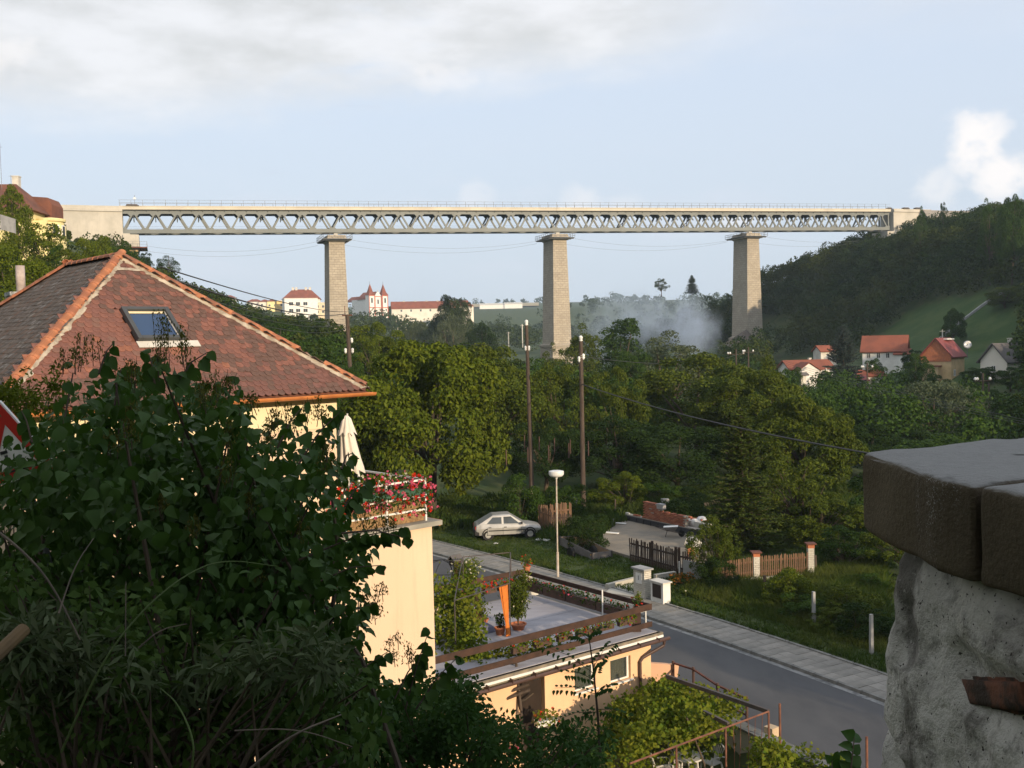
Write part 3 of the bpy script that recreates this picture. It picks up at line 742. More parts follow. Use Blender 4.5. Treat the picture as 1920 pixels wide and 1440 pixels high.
# --- buildings of the town beyond the bridge
def town(name, label, cat, px, py, D, rz, L_, W_, H, roof, RH, wm, rm, wins=(), chim=(), over=.4, group=None):
    return house(name, label, cat, at_px(px, py, D), R(rz), L_, W_, H, roof, RH, wm, rm, wins, over, chim, group, base=12)
town('town_hall', 'large pale building with broad red hipped roof and four white chimneys', 'building', 566, 569, 610, 10, 22, 15, 2.2, 'hip', 6.2, M['pale'], M['red_roof'], (), ((-5, 0, 1.3, 1.2), (-3, 0, 1.3, 1.2), (2.6, 0, 1.3, 1.2), (5, 0, 1.3, 1.2)), .6)
town('apartment_block', 'white apartment block with dark windows standing in front of the hipped roof', 'apartment block', 563, 590, 560, 20, 18, 10, 8.6, 'flat', .3, M['white'], M['offwhite'], grid('-y', (-5.5, -1.8, 2.2), (1.2, 4.9), 2.4, 1.9) + grid('+x', (-2, 2), (1.2, 4.9), 1.4, 1.6), group='apartment blocks above the wooded slope')
town('apartment_block', 'narrow yellow apartment block left of the white block', 'apartment block', 527, 590, 575, 20, 5.5, 9, 7.6, 'flat', .3, mat('town_yellow', (.78, .55, .22), None, 1, .9), M['offwhite'], grid('-y', (0,), (1.2, 4.6), 1.6, 1.6), group='apartment blocks above the wooded slope')
town('apartment_block', 'cream apartment block right of the white block, touching the stone pier', 'apartment block', 597, 591, 575, 20, 12, 9, 6.8, 'flat', .3, mat('town_cream', (.72, .6, .42), None, 1, .9), M['offwhite'], grid('-y', (-4, -1, 2, 4.6), (1.0, 4.0), 1.4, 1.5), group='apartment blocks above the wooded slope')
for x, y, L_, H, c, lb in ((478, 577, 9, 3.4, 'white', 'low white house at the left end of the town row'), (497, 578, 7, 3.6, 'pale', 'pale house second from the left in the town row'), (511, 579, 6, 4.2, 'yellow', 'pale yellow house beside the narrow yellow block'), (430, 567, 8, 2.6, 'white', 'small white house among trees farthest left of the town'), (640, 594, 7, 3.4, 'pale', 'pale house half hidden behind the stone pier')):
    town('town_house', lb, 'house', x, y, 600, 12, L_, 8, H, 'hip', 1.6, M[c], M['red_roof'], grid('-y', (-1.6, 1.6), (1.2,), 1.2, 1.3), group='houses of the town row')
# church
D = 700; p = at_px(709, 578, D)
ch = lthing('church', 'white and red church with two pointed red spires and long nave', 'church', p, rz=math.atan2(.64, .77))
rw = mat('church_red', (.5, .14, .09), None, 1, .9)
b = MB().boxb(-5.2, .8, -14, 5.2, 26, 6.5); b.build('wall', M['white'], ch)
b = MB(); b.prism([(-5.8, 2, 6.4), (5.8, 2, 6.4), (0, 2, 11.6)], (0, 17, 0)); b.prism([(-5.2, 19, 5.4), (5.2, 19, 5.4), (0, 19, 9.2)], (0, 16, 0)); b.build('roof', M['red_roof'], ch)
b = MB().boxb(-2.6, -.2, -14, 2.6, .8, 8.2); b.prism([(-2.6, -.2, 8.2), (2.6, -.2, 8.2), (1.2, -.2, 10.2), (0, -.2, 11.4), (-1.2, -.2, 10.2)], (0, 1.0, 0)); f = b.build('facade', M['white'], ch)
b = MB()
for x in (-2.45, 2.45): b.boxb(x - .3, -.3, -13, x + .3, -.2, 8.2)
for z in (0.2, 7.9): b.boxb(-2.6, -.32, z, 2.6, -.2, z + .5)
b.build('pilasters', rw, f); MB().boxb(-.55, -.26, 3.0, .55, -.2, 6.0).build('window', M['window'], f); MB().lathe((0, 0, 11.2), [(.3, 0), (.3, .8), (.02, 1.6)], 8).build('finial', M['offwhite'], f)
for sx in (-1, 1):
    x = sx * 5.3; tw = MB().boxb(x - 2.3, -.8, -14, x + 2.3, 3.8, 9.0).build('tower', M['white'], ch)
    MB().add([(x - 2.7, -1.2, 9.0), (x + 2.7, -1.2, 9.0), (x + 2.7, 4.2, 9.0), (x - 2.7, 4.2, 9.0), (x - 1.5, 0, 11.2), (x + 1.5, 0, 11.2), (x + 1.5, 3, 11.2), (x - 1.5, 3, 11.2), (x, 1.5, 17.0)], [(0, 1, 5, 4), (1, 2, 6, 5), (2, 3, 7, 6), (3, 0, 4, 7), (4, 5, 8), (5, 6, 8), (6, 7, 8), (7, 4, 8), (3, 2, 1, 0)]).build('spire', M['red_roof'], tw)
    b = MB()
    for px_ in (x - 2.15, x + 2.15): b.boxb(px_ - .28, -.92, -13, px_ + .28, -.8, 8.4)
    for z in (.2, 8.4): b.boxb(x - 2.4, -.95, z, x + 2.4, -.8, z + .55); b.boxb(x + 2.3, -.8, z, x + 2.42, 3.8, z + .55)
    b.build('pilasters', rw, tw)
    MB().boxb(x - .6, -.86, 3.6, x + .6, -.8, 7.0).build('window', M['window'], tw); MB().boxb(x + 2.3, .9, 3.6, x + 2.36, 2.1, 7.0).build('window', M['window'], tw)
    MB().tube([(x, 1.5, 16.8), (x, 1.5, 18.4)], .1, 5).build('cross', M['dark_steel'], tw)
town('monastery_wing', 'long low red roofed building with a row of white chimneys right of the church', 'building', 806, 586, 640, 8, 48, 12, 2.6, 'gable', 4.4, M['pale'], M['red_roof'], grid('-y', (-18, -12, -6, 0, 6), (.5,), 1.2, 1.5), tuple((x, 0, 1.0, .5) for x in (-16, -9, -2, 5, 12)))
town('monastery_house', 'small white house with red hipped roof behind the tall dark poplars', 'house', 871, 585, 600, 20, 9, 7, 3.2, 'hip', 3.0, M['pale'], M['red_roof'], grid('-y', (-2, 1.5), (.8,), 1.0, 1.3))
for x, y, L_, lb in ((925, 577, 34, 'long flat white hall on the far plain, left of two'), (962, 575.5, 22, 'white hall with grey roof on the far plain, right of two')):
    town('farm_hall', lb, 'hall', x, y, 1250, 4, L_, 14, 3.4, 'gable', 2.0, M['white'], M['offwhite'], group='white halls on the far plain')
# far fields of stubble
def field(pxs, D0, D1, m_, name):
    b = MB(); xs = np.linspace(*pxs, 24); ds = np.linspace(D0, D1, 10)
    def pt(x, d): q = P(x, 560, d); return (q.x, q.y, TZ(q.x, q.y) + 1.6)
    for a, c in zip(xs[:-1], xs[1:]):
        for e, f in zip(ds[:-1], ds[1:]): b.quad(pt(a, e), pt(c, e), pt(c, f), pt(a, f))
    b.build(name, m_, kind='structure')
field((885, 1010), 1350, 1900, M['stubble'], 'stubble_field')
# --- villa on the left hillside
p = at_px(64, 470, 130)
q = at_px(10, 470, 130)
v = house('hillside_villa', 'yellow villa with rounded bay and brown hipped roof among trees on the left hillside', 'villa', (q.x, q.y, p.z - 3), R(4), 9.4, 8.0, 7.6, 'hip', 3.9, M['yellow'], M['brown_roof'], [('-y', 2.9, 5.2, .9, 1.3), ('-y', 1.2, 5.2, .9, 1.3)], over=.7, chim=((1.1, 1.6, .8, 1.2),), base=6)
bx, by, br = 6.2, -1.0, 1.5
b = MB().lathe((bx, by, -8), [(br, 0), (br, 14.4), (br + .22, 14.5), (br + .26, 14.75), (br + .2, 14.85), (.05, 15.1)], 18); b.build('bay', M['yellow'], v, smooth=False)
MB().boxb(3.9, -3.0, -8, 6.4, 3.5, 6.5).build('side_wing', M['yellow'], v)
for ang, zz in ((-50, 4.6), (-95, 4.6), (-50, 1.2), (-95, 1.2), (-50, -2.4), (-5, 4.6)):
    a = R(ang); c = (bx + (br + .02) * math.cos(a), by + (br + .02) * math.sin(a), zz + .7)
    w_ = MB().box(c, (.1, .8, 1.5), a).build('window', M['white'], v); MB().box((c[0] + .05 * math.cos(a), c[1] + .05 * math.sin(a), c[2]), (.04, .56, 1.2), a).build('pane', M['window'], w_)
b = MB(); b.prism([(2.2, 1.0, 7.4), (5.6, 1.0, 7.4), (5.6, 1.0, 9.0), (5.1, 1.0, 9.9), (2.6, 1.0, 10.1), (2.2, 1.0, 9.6)], (0, 4, 0)); b.build('dormer', M['brown_roof'], v)
for x, y, ht, lb in ((3, 345, 75, 'tall thin aerial on the brown villa roof, left of two'), (21, 345, 16, 'short thin aerial beside the yellow chimney of the villa')):
    a = at_px(x, y, 129); tag(MB().tube([a - Vector((0, 0, .8)), a + Vector((0, 0, ht / 14.6))], .025, 5).tube([a + Vector((-.3, 0, ht / 14.6 * .9)), a + Vector((.3, 0, ht / 14.6 * .9))], .015, 4).build('roof_aerial', M['rail_steel']), lb, 'aerial', 'aerials on the villa roof')
a = at_px(0, 402, 90); c = at_px(26, 410, 92)
tag(MB().prism([a, c, c - Vector((0, 0, 1.3)), a - Vector((0, 0, 1.3))], (0, .3, 0)).build('terrace_wall', M['grey']), 'short grey garden wall in the bushes below the villa', 'wall')
# ------------------------------------------------------------------ foliage generators
def unit(a): return a / np.maximum(np.linalg.norm(a, axis=-1, keepdims=True), 1e-9)
def diamonds(C, A, Nn, ln, wd, rg, curl=0.0):
    """one leaf (a diamond of two triangles) per row: centre C, pointing along A, facing Nn"""
    A = unit(A); B = unit(np.cross(A, Nn)); ln = np.asarray(ln)[:, None]; wd = np.asarray(wd)[:, None]
    Nf = np.cross(B, A)
    p0 = C - A * ln * .5; p2 = C + A * ln * .5 - Nf * ln * curl; mid = C + A * ln * .04
    V = np.stack([p0, mid + B * wd * .5, p2, mid - B * wd * .5], 1).reshape(-1, 3)
    return V, np.arange(len(C) * 4).reshape(-1, 4)
def clump_leaves(cl, n, leaf, rg, droop=.5, outward=.6, aspect=.55, flat=1.0, lv=.35):
    """cl: rows (x, y, z, r)"""
    w = cl[:, 3] ** 2; idx = rg.choice(len(cl), n, p=w / w.sum())
    d = unit(rg.normal(size=(n, 3))); d[:, 2] = np.where(rg.random(n) < .55, np.abs(d[:, 2]), d[:, 2])
    c0 = cl[:, :3].mean(0); out = unit(cl[idx, :3] - c0)
    d = unit(d + out * .35)
    rr = cl[idx, 3] * (1 - np.abs(rg.normal(0, .22, n)))
    C = cl[idx, :3] + d * rr[:, None] * np.array([1, 1, flat])
    Nn = unit(d * outward + rg.normal(size=(n, 3)) * .55 + np.array([0, 0, .25]))
    A = rg.normal(size=(n, 3)) + d * .5 + np.array([0, 0, -droop * 1.6])
    A = A - Nn * (A * Nn).sum(1, keepdims=True)
    s = leaf * rg.uniform(1 - lv, 1 + lv, n)
    return diamonds(C, A, Nn, s, s * aspect, rg, .12)
def crown_clumps(rg, n, rx, rz, cz, cr, lo=.45, top=1.0, bottom_cut=-.75):
    out = []
    while len(out) < n:
        d = rg.normal(size=3); d /= np.linalg.norm(d)
        if d[2] < bottom_cut: continue
        f = rg.uniform(lo, 1) ** .6
        k = 1 - .25 * max(0, d[2]) * (1 - top)
        out.append((d[0] * rx * f, d[1] * rx * f, cz + d[2] * rz * f, cr * rg.uniform(.65, 1.25)))
    return np.array(out)
def limb_mesh(name, rg, cl, h0, r0, lean=.03, nl=12, multi=1):
    mb = MB()
    for q in range(multi):
        bx, by = (rg.normal(0, .05, 2) if multi > 1 else (0, 0)); k = r0 / math.sqrt(multi)
        tx, ty = bx * 2.5 + rg.normal(0, lean), by * 2.5 + rg.normal(0, lean)
        mb.tube([(bx, by, -.08), (bx + tx * .2, by + ty * .2, h0 * .4), (bx + tx * .6, by + ty * .6, h0), (bx + tx, by + ty, h0 * 1.9)], [k * 1.35, k, k * .8, k * .35], 7)
        for i in rg.choice(len(cl), min(nl, len(cl)), replace=False):
            e = cl[i, :3]; a = np.array([bx + tx * .5, by + ty * .5, h0 * rg.uniform(.75, 1.3)])
            mid = a * .5 + e * .5 + np.array([0, 0, .03]) + rg.normal(0, .015, 3)
            mb.tube([a, mid, e], [k * .5, k * .3, k * .1], 5)
    return mb
CROWN = {}
def crown_variant(kind, seed):
    key = (kind, seed)
    if key in CROWN: return CROWN[key]
    rg = np.random.default_rng(1000 + seed * 17 + sum(map(ord, kind)))
    if kind == 'walnut':
        cl = crown_clumps(rg, 92, .42, .45, .54, .10, .5); V, F = clump_leaves(cl, 38000, .027, rg, .9, .75, .45)
        tb = limb_mesh('t', rg, cl, .3, .028, nl=16)
    elif kind == 'round':
        cl = crown_clumps(rg, 46, .41, .43, .57, .118, .4); V, F = clump_leaves(cl, 19000, .0235, rg, .5, .7, .6)
        tb = limb_mesh('t', rg, cl, .28, .026, nl=14)
    elif kind == 'airy':
        cl = crown_clumps(rg, 46, .36, .42, .56, .085, .3); V, F = clump_leaves(cl, 8000, .022, rg, .5, .6, .6)
        tb = limb_mesh('t', rg, cl, .25, .02, nl=22)
    elif kind == 'column':
        cl = []
        for i in range(46):
            z = rg.uniform(.14, .97); rad = .30 * math.sin(PI * min(1, (1.06 - z) * 1.05) ** .8) ** .8 * .62; a = rg.uniform(0, 2 * PI)
            cl.append((math.cos(a) * rad * rg.uniform(.2, 1), math.sin(a) * rad * rg.uniform(.2, 1), z, .085 * rg.uniform(.6, 1.2)))
        cl = np.array(cl); V, F = clump_leaves(cl, 8000, .024, rg, .1, .6, .6, 1.3); tb = limb_mesh('t', rg, cl, .3, .02, nl=16)
    elif kind == 'willow':
        cl = crown_clumps(rg, 50, .40, .36, .62, .12, .4); V, F = clump_leaves(cl, 6000, .03, rg, 1.4, .5, .4)
        st = crown_clumps(rg, 240, .42, .36, .62, .1, .8); Cs = []
        for x, y, z, r in st:
            ln = rg.uniform(.1, .34)
            for k in range(22): Cs.append((x + rg.normal(0, .008), y + rg.normal(0, .008), max(.06, z - ln * k / 22)))
        Cs = np.array(Cs); nn = len(Cs); V2, F2 = diamonds(Cs, np.tile([0, 0, -1.], (nn, 1)) + rg.normal(0, .35, (nn, 3)), rg.normal(size=(nn, 3)), rg.uniform(.02, .035, nn), rg.uniform(.007, .012, nn), rg)
        F = np.concatenate([F, F2 + len(V)]); V = np.concatenate([V, V2]); tb = limb_mesh('t', rg, cl, .3, .03, nl=14)
    elif kind == 'shrub':
        cl = crown_clumps(rg, 40, .46, .5, .46, .14, .3, bottom_cut=-.9); V, F = clump_leaves(cl, 9500, .036, rg, .4, .7, .6); tb = limb_mesh('t', rg, cl, .2, .02, nl=12, multi=4)
    elif kind == 'fruit':
        cl = crown_clumps(rg, 60, .44, .43, .54, .085, .25); V, F = clump_leaves(cl, 11500, .028, rg, .2, .6, .5); tb = limb_mesh('t', rg, cl, .22, .026, nl=24, multi=2)
    elif kind in ('spruce', 'bluespruce'):
        Vs, Fs, o = [], [], 0; tb = MB().tube([(0, 0, -.05), (0, 0, .5), (0, 0, .94), (0, 0, 1.0)], [.016, .010, .004, .002], 6)
        z = .05
        while z < .985:
            rad = (.25 if kind == 'bluespruce' else .205) * (1 - z) ** .85 + .012; nb = 9 if z < .8 else 6; a0 = rg.uniform(0, 6)
            for j in range(nb):
                a = a0 + 2 * PI * j / nb + rg.normal(0, .15); r_ = rad * rg.uniform(.72, 1.15)
                up = .10 if z > .7 else -.05
                tip = np.array([math.cos(a) * r_, math.sin(a) * r_, z + (.16 * r_ if z < .55 else .7 * r_)]); root = np.array([0, 0, z + .02])
                midp = (root + tip) / 2 + np.array([0, 0, -.16 * r_])
                tb.tube([root, midp, tip], [.004, .003, .0012], 4, cap=False)
                m_ = max(10, int(150 * r_ / .2)); t = rg.uniform(.12, 1, m_)[:, None]
                C = (1 - t) ** 2 * root + 2 * t * (1 - t) * midp + t ** 2 * tip
                C = C + rg.normal(0, 1, (m_, 3)) * np.array([.016, .016, .011]) * (1.25 - t)
                Ad = unit(tip - root) * .7 + rg.normal(0, .55, (m_, 3)) + np.array([0, 0, .1])
                V_, F_ = diamonds(C, Ad, rg.normal(size=(m_, 3)) + np.array([0, 0, .8]), rg.uniform(.016, .03, m_), rg.uniform(.004, .008, m_), rg)
                Vs.append(V_); Fs.append(F_ + o); o += len(V_)
            z += .026 + .012 * (1 - z)
        V, F = np.concatenate(Vs), np.concatenate(Fs)
    elif kind == 'pine':
        cl = crown_clumps(rg, 26, .4, .26, .72, .12, .3); V, F = clump_leaves(cl, 5000, .035, rg, -.2, .5, .25); tb = limb_mesh('t', rg, cl, .55, .02, nl=10)
    CROWN[key] = (V, F, tb); return CROWN[key]
CM = {}
def tree(name, label, px, top, D, wpx, kind, lm, seed=0, base=None, cat='tree', group=None, fz=None, sink=.2):
    """px: middle in the picture, top: picture row of the tip, D: metres away, wpx: picture width of the crown"""
    q = P(px, top, D); gz = TZ(q.x, q.y) if base is None else base
    H = max(.5, q.z - gz); Wd = wpx / FPX * (q - CAM).dot(Fv)
    V, F, tb = crown_variant(kind, seed)
    key = (kind, seed, lm)
    if key not in CM:
        CM[key] = (np_mesh('crown', V, F, M[lm]), CM[(kind, seed)][1] if (kind, seed) in CM else tb.mesh('trunk', M['bark'], True))
        CM[(kind, seed)] = CM[key]; nat = np.percentile(np.abs(V[:, 0]), 98); CM[('w', kind, seed)] = nat
    me, tm = CM[key]; nat = CM[('w', kind, seed)]
    t = lthing(name, label, cat, (q.x, q.y, gz - sink), group, rz=random.uniform(0, 6.28))
    sx = Wd / (2 * nat); sc = (sx, sx, H + sink)
    tk = obj('trunk' if kind != 'shrub' else 'stem', tm, t, local=True); tk.scale = sc
    c = obj('crown' if kind != 'shrub' else 'foliage', me, t, local=True); c.scale = sc
    return t
# ------------------------------------------------------------------ woods that read as one mass
SKY_X = [-300, 0, 60, 125, 150, 180, 215, 240, 270, 300, 340, 380, 430, 480, 520, 640, 655, 700, 740, 800, 900, 1040, 1100, 1160, 1250, 1300, 1370, 1440, 1500, 1560, 1600, 1660, 1720, 1800, 1850, 1920, 2300]
SKY_Y = [340, 385, 410, 432, 442, 448, 458, 470, 492, 502, 522, 540, 564, 586, 594, 600, 574, 579, 580, 585, 583, 572, 558, 548, 562, 542, 522, 507, 487, 464, 447, 424, 408, 402, 388, 384, 330]
def skyline(px, y):
    if y > 1400 and 840 < px < 1130: return 561 + 5 * math.sin(px * .21) + 3 * math.sin(px * .57)
    if y < 128 and 20 < px < 140: return 500
    if y < 205 and 140 <= px < 240: return 446
    return float(np.interp(px, SKY_X, SKY_Y))
def wood(name, label, trees, quads, leaf, lm, seed=1):
    """trees: rows (x, y, ground z, radius, height)"""
    rg = np.random.default_rng(seed); Vs, Fs, o = [], [], 0
    for x, y, z, r, h in trees:
        px, py, _ = proj((x, y, z + h)); lim = skyline(px, y) + rg.uniform(-7, 9)
        if py < lim:                                    # keep the crest of the wood where the hill stands
            h = min(h, z and (CAM + ray(px, lim) * (y / ray(px, lim).y)).z - z); r = min(r, max(1.2, h * .55))
            if h < 1.4: continue
        nc = int(rg.integers(7, 13)); cl = crown_clumps(rg, nc, r * .62, h * .36, h * .60, r * .46, .35)
        cl[:, :3] += (x, y, z)
        V_, F_ = clump_leaves(cl, quads, leaf, rg, .5, .75, .7); Vs.append(V_); Fs.append(F_ + o); o += len(V_)
    me = np_mesh(name, np.concatenate(Vs), np.concatenate(Fs), M[lm]); w = obj(name, me, kind='stuff'); w['label'] = label; w['category'] = 'wood'
    return w
def inpoly(x, y, poly):
    n = len(poly); r = False; j = n - 1
    for i in range(n):
        if (poly[i][1] > y) != (poly[j][1] > y) and x < (poly[j][0] - poly[i][0]) * (y - poly[i][1]) / (poly[j][1] - poly[i][1]) + poly[i][0]: r = not r
        j = i
    return r
MEADOW = [(1610, 700), (1622, 655), (1665, 618), (1712, 578), (1790, 560), (1925, 540), (1925, 720), (1700, 720)]
VILLAGE = [(1430, 672), (1520, 668), (1600, 655), (1930, 640), (1930, 800), (1430, 760)]
def scatter(n, xr, yr, ok, rad, hgt, seed, mind=3.2, frustum=True):
    rg = np.random.default_rng(seed); out = []; grid_ = {}
    tries = 0
    while len(out) < n and tries < n * 60:
        tries += 1; x = rg.uniform(*xr); y = rg.uniform(*yr)
        if frustum and abs(x / y) > .62: continue
        z = TZ(x, y); px, py, _ = proj((x, y, z))
        if not ok(x, y, z, px, py): continue
        k = (int(x / mind), int(y / mind))
        if any((x - a) ** 2 + (y - b_) ** 2 < mind ** 2 for i in (-1, 0, 1) for j in (-1, 0, 1) for a, b_ in grid_.get((k[0] + i, k[1] + j), ())): continue
        grid_.setdefault(k, []).append((x, y)); out.append((x, y, z - .3, rg.uniform(*rad), rg.uniform(*hgt)))
    return out
def xr_of(y): return 45. if y < 190 else (45 - .3 * (y - 190) if y < 330 else 3 + .25 * (y - 330))
def tcoord(x, y):
    dx, dy = x - B0.x, y - B0.y; return dx * math.cos(TH) + dy * math.sin(TH), -dx * math.sin(TH) + dy * math.cos(TH)
def ok_right(x, y, z, px, py):
    if x - xr_of(y) < 17 or inpoly(px, py, MEADOW) or inpoly(px, py, VILLAGE): return False
    s, w = tcoord(x, y)
    if -2.6 < w < 7.5 and s > 200: return False
    if abs(s - 170) < 9 and -16 < w < 9: return False
    if 140 < s < 172 and -24 < w < 10: return False
    return True
def with_front(tr): return tr
t1 = scatter(880, (50, 190), (118, 345), lambda x, y, z, px, py: x / y < .545 and ok_right(x, y, z, px, py), (2.0, 4.4), (3.6, 9.4), 5, 2.9)
wood('hillside_wood', 'dense dark green wood covering the steep right bank of the valley', t1, 360, .52, 'leaf_wood', 3)
t1 = scatter(260, (70, 330), (-10, 118), lambda x, y, z, px, py: x / max(y, 1) > .52 and x - xr_of(y) > 28, (3.4, 5.2), (6, 9), 6, 5., False)
wood('valley_side_wood', 'green wood continuing along the right side of the valley', t1, 110, 1.25, 'leaf_wood', 4)
def ok_left(x, y, z, px, py):
    s, w = tcoord(x, y)
    if -36 < s < 8 and -9 < w < 9: return False
    if abs(s - 50) < 7 and -9 < w < 9: return False
    if px < 140 and 100 < y < 175: return False
    if w > -12 and s < 3 and y < 270: return False
    return x - xr_of(y) < -34 and y > 84
t1 = scatter(520, (-200, 2), (84, 360), ok_left, (2.2, 4.0), (3.6, 7.6), 8, 3.2)
wood('slope_wood', 'green bushes and trees covering the left bank down to the first pier', t1, 420, .46, 'leaf_wood', 5)
# far woods along the river and below the town
t1 = scatter(430, (-260, 230), (330, 760), lambda x, y, z, px, py: not (500 < px < 640 and y > 520) and not (640 < px < 760 and y > 640) and not (740 < px < 900 and y > 590), (4, 7), (8, 13), 9, 6.)
wood('river_wood', 'hazy blue green wood along the far river bend', t1, 170, 1.25, 'leaf_far', 6)
t1 = scatter(230, (-300, 700), (760, 1150), lambda x, y, z, px, py: not (880 < px < 1020), (6, 10), (8, 13), 10, 10.)
wood('plain_wood', 'pale distant trees on the plain beyond the town', t1, 80, 2.2, 'leaf_far', 7)
t1 = scatter(200, (-900, 1400), (1950, 2250), lambda x, y, z, px, py: True, (9, 16), (10, 20), 12, 12.)
wood('horizon_treeline', 'far line of trees on the horizon beyond the plain', t1, 60, 3.8, 'leaf_far', 8)
t1 = scatter(250, (4, 110), (88, 262), lambda x, y, z, px, py: -40 < x - xr_of(y) < 22 and not inpoly(px, py - 12, VILLAGE), (2.2, 4.2), (4, 8), 13, 4.)
wood('valley_thicket', 'dark thicket of trees on the valley floor in front of the village', t1, 640, .36, 'leaf_green', 9)
t1 = scatter(60, (-26, 8), (92, 190), lambda x, y, z, px, py: x - xr_of(y) > -75, (2.4, 4.), (4, 7.5), 14, 5.)
wood('bank_thicket', 'thicket of green trees below the left pole and first pier', t1, 640, .36, 'leaf_green', 10)

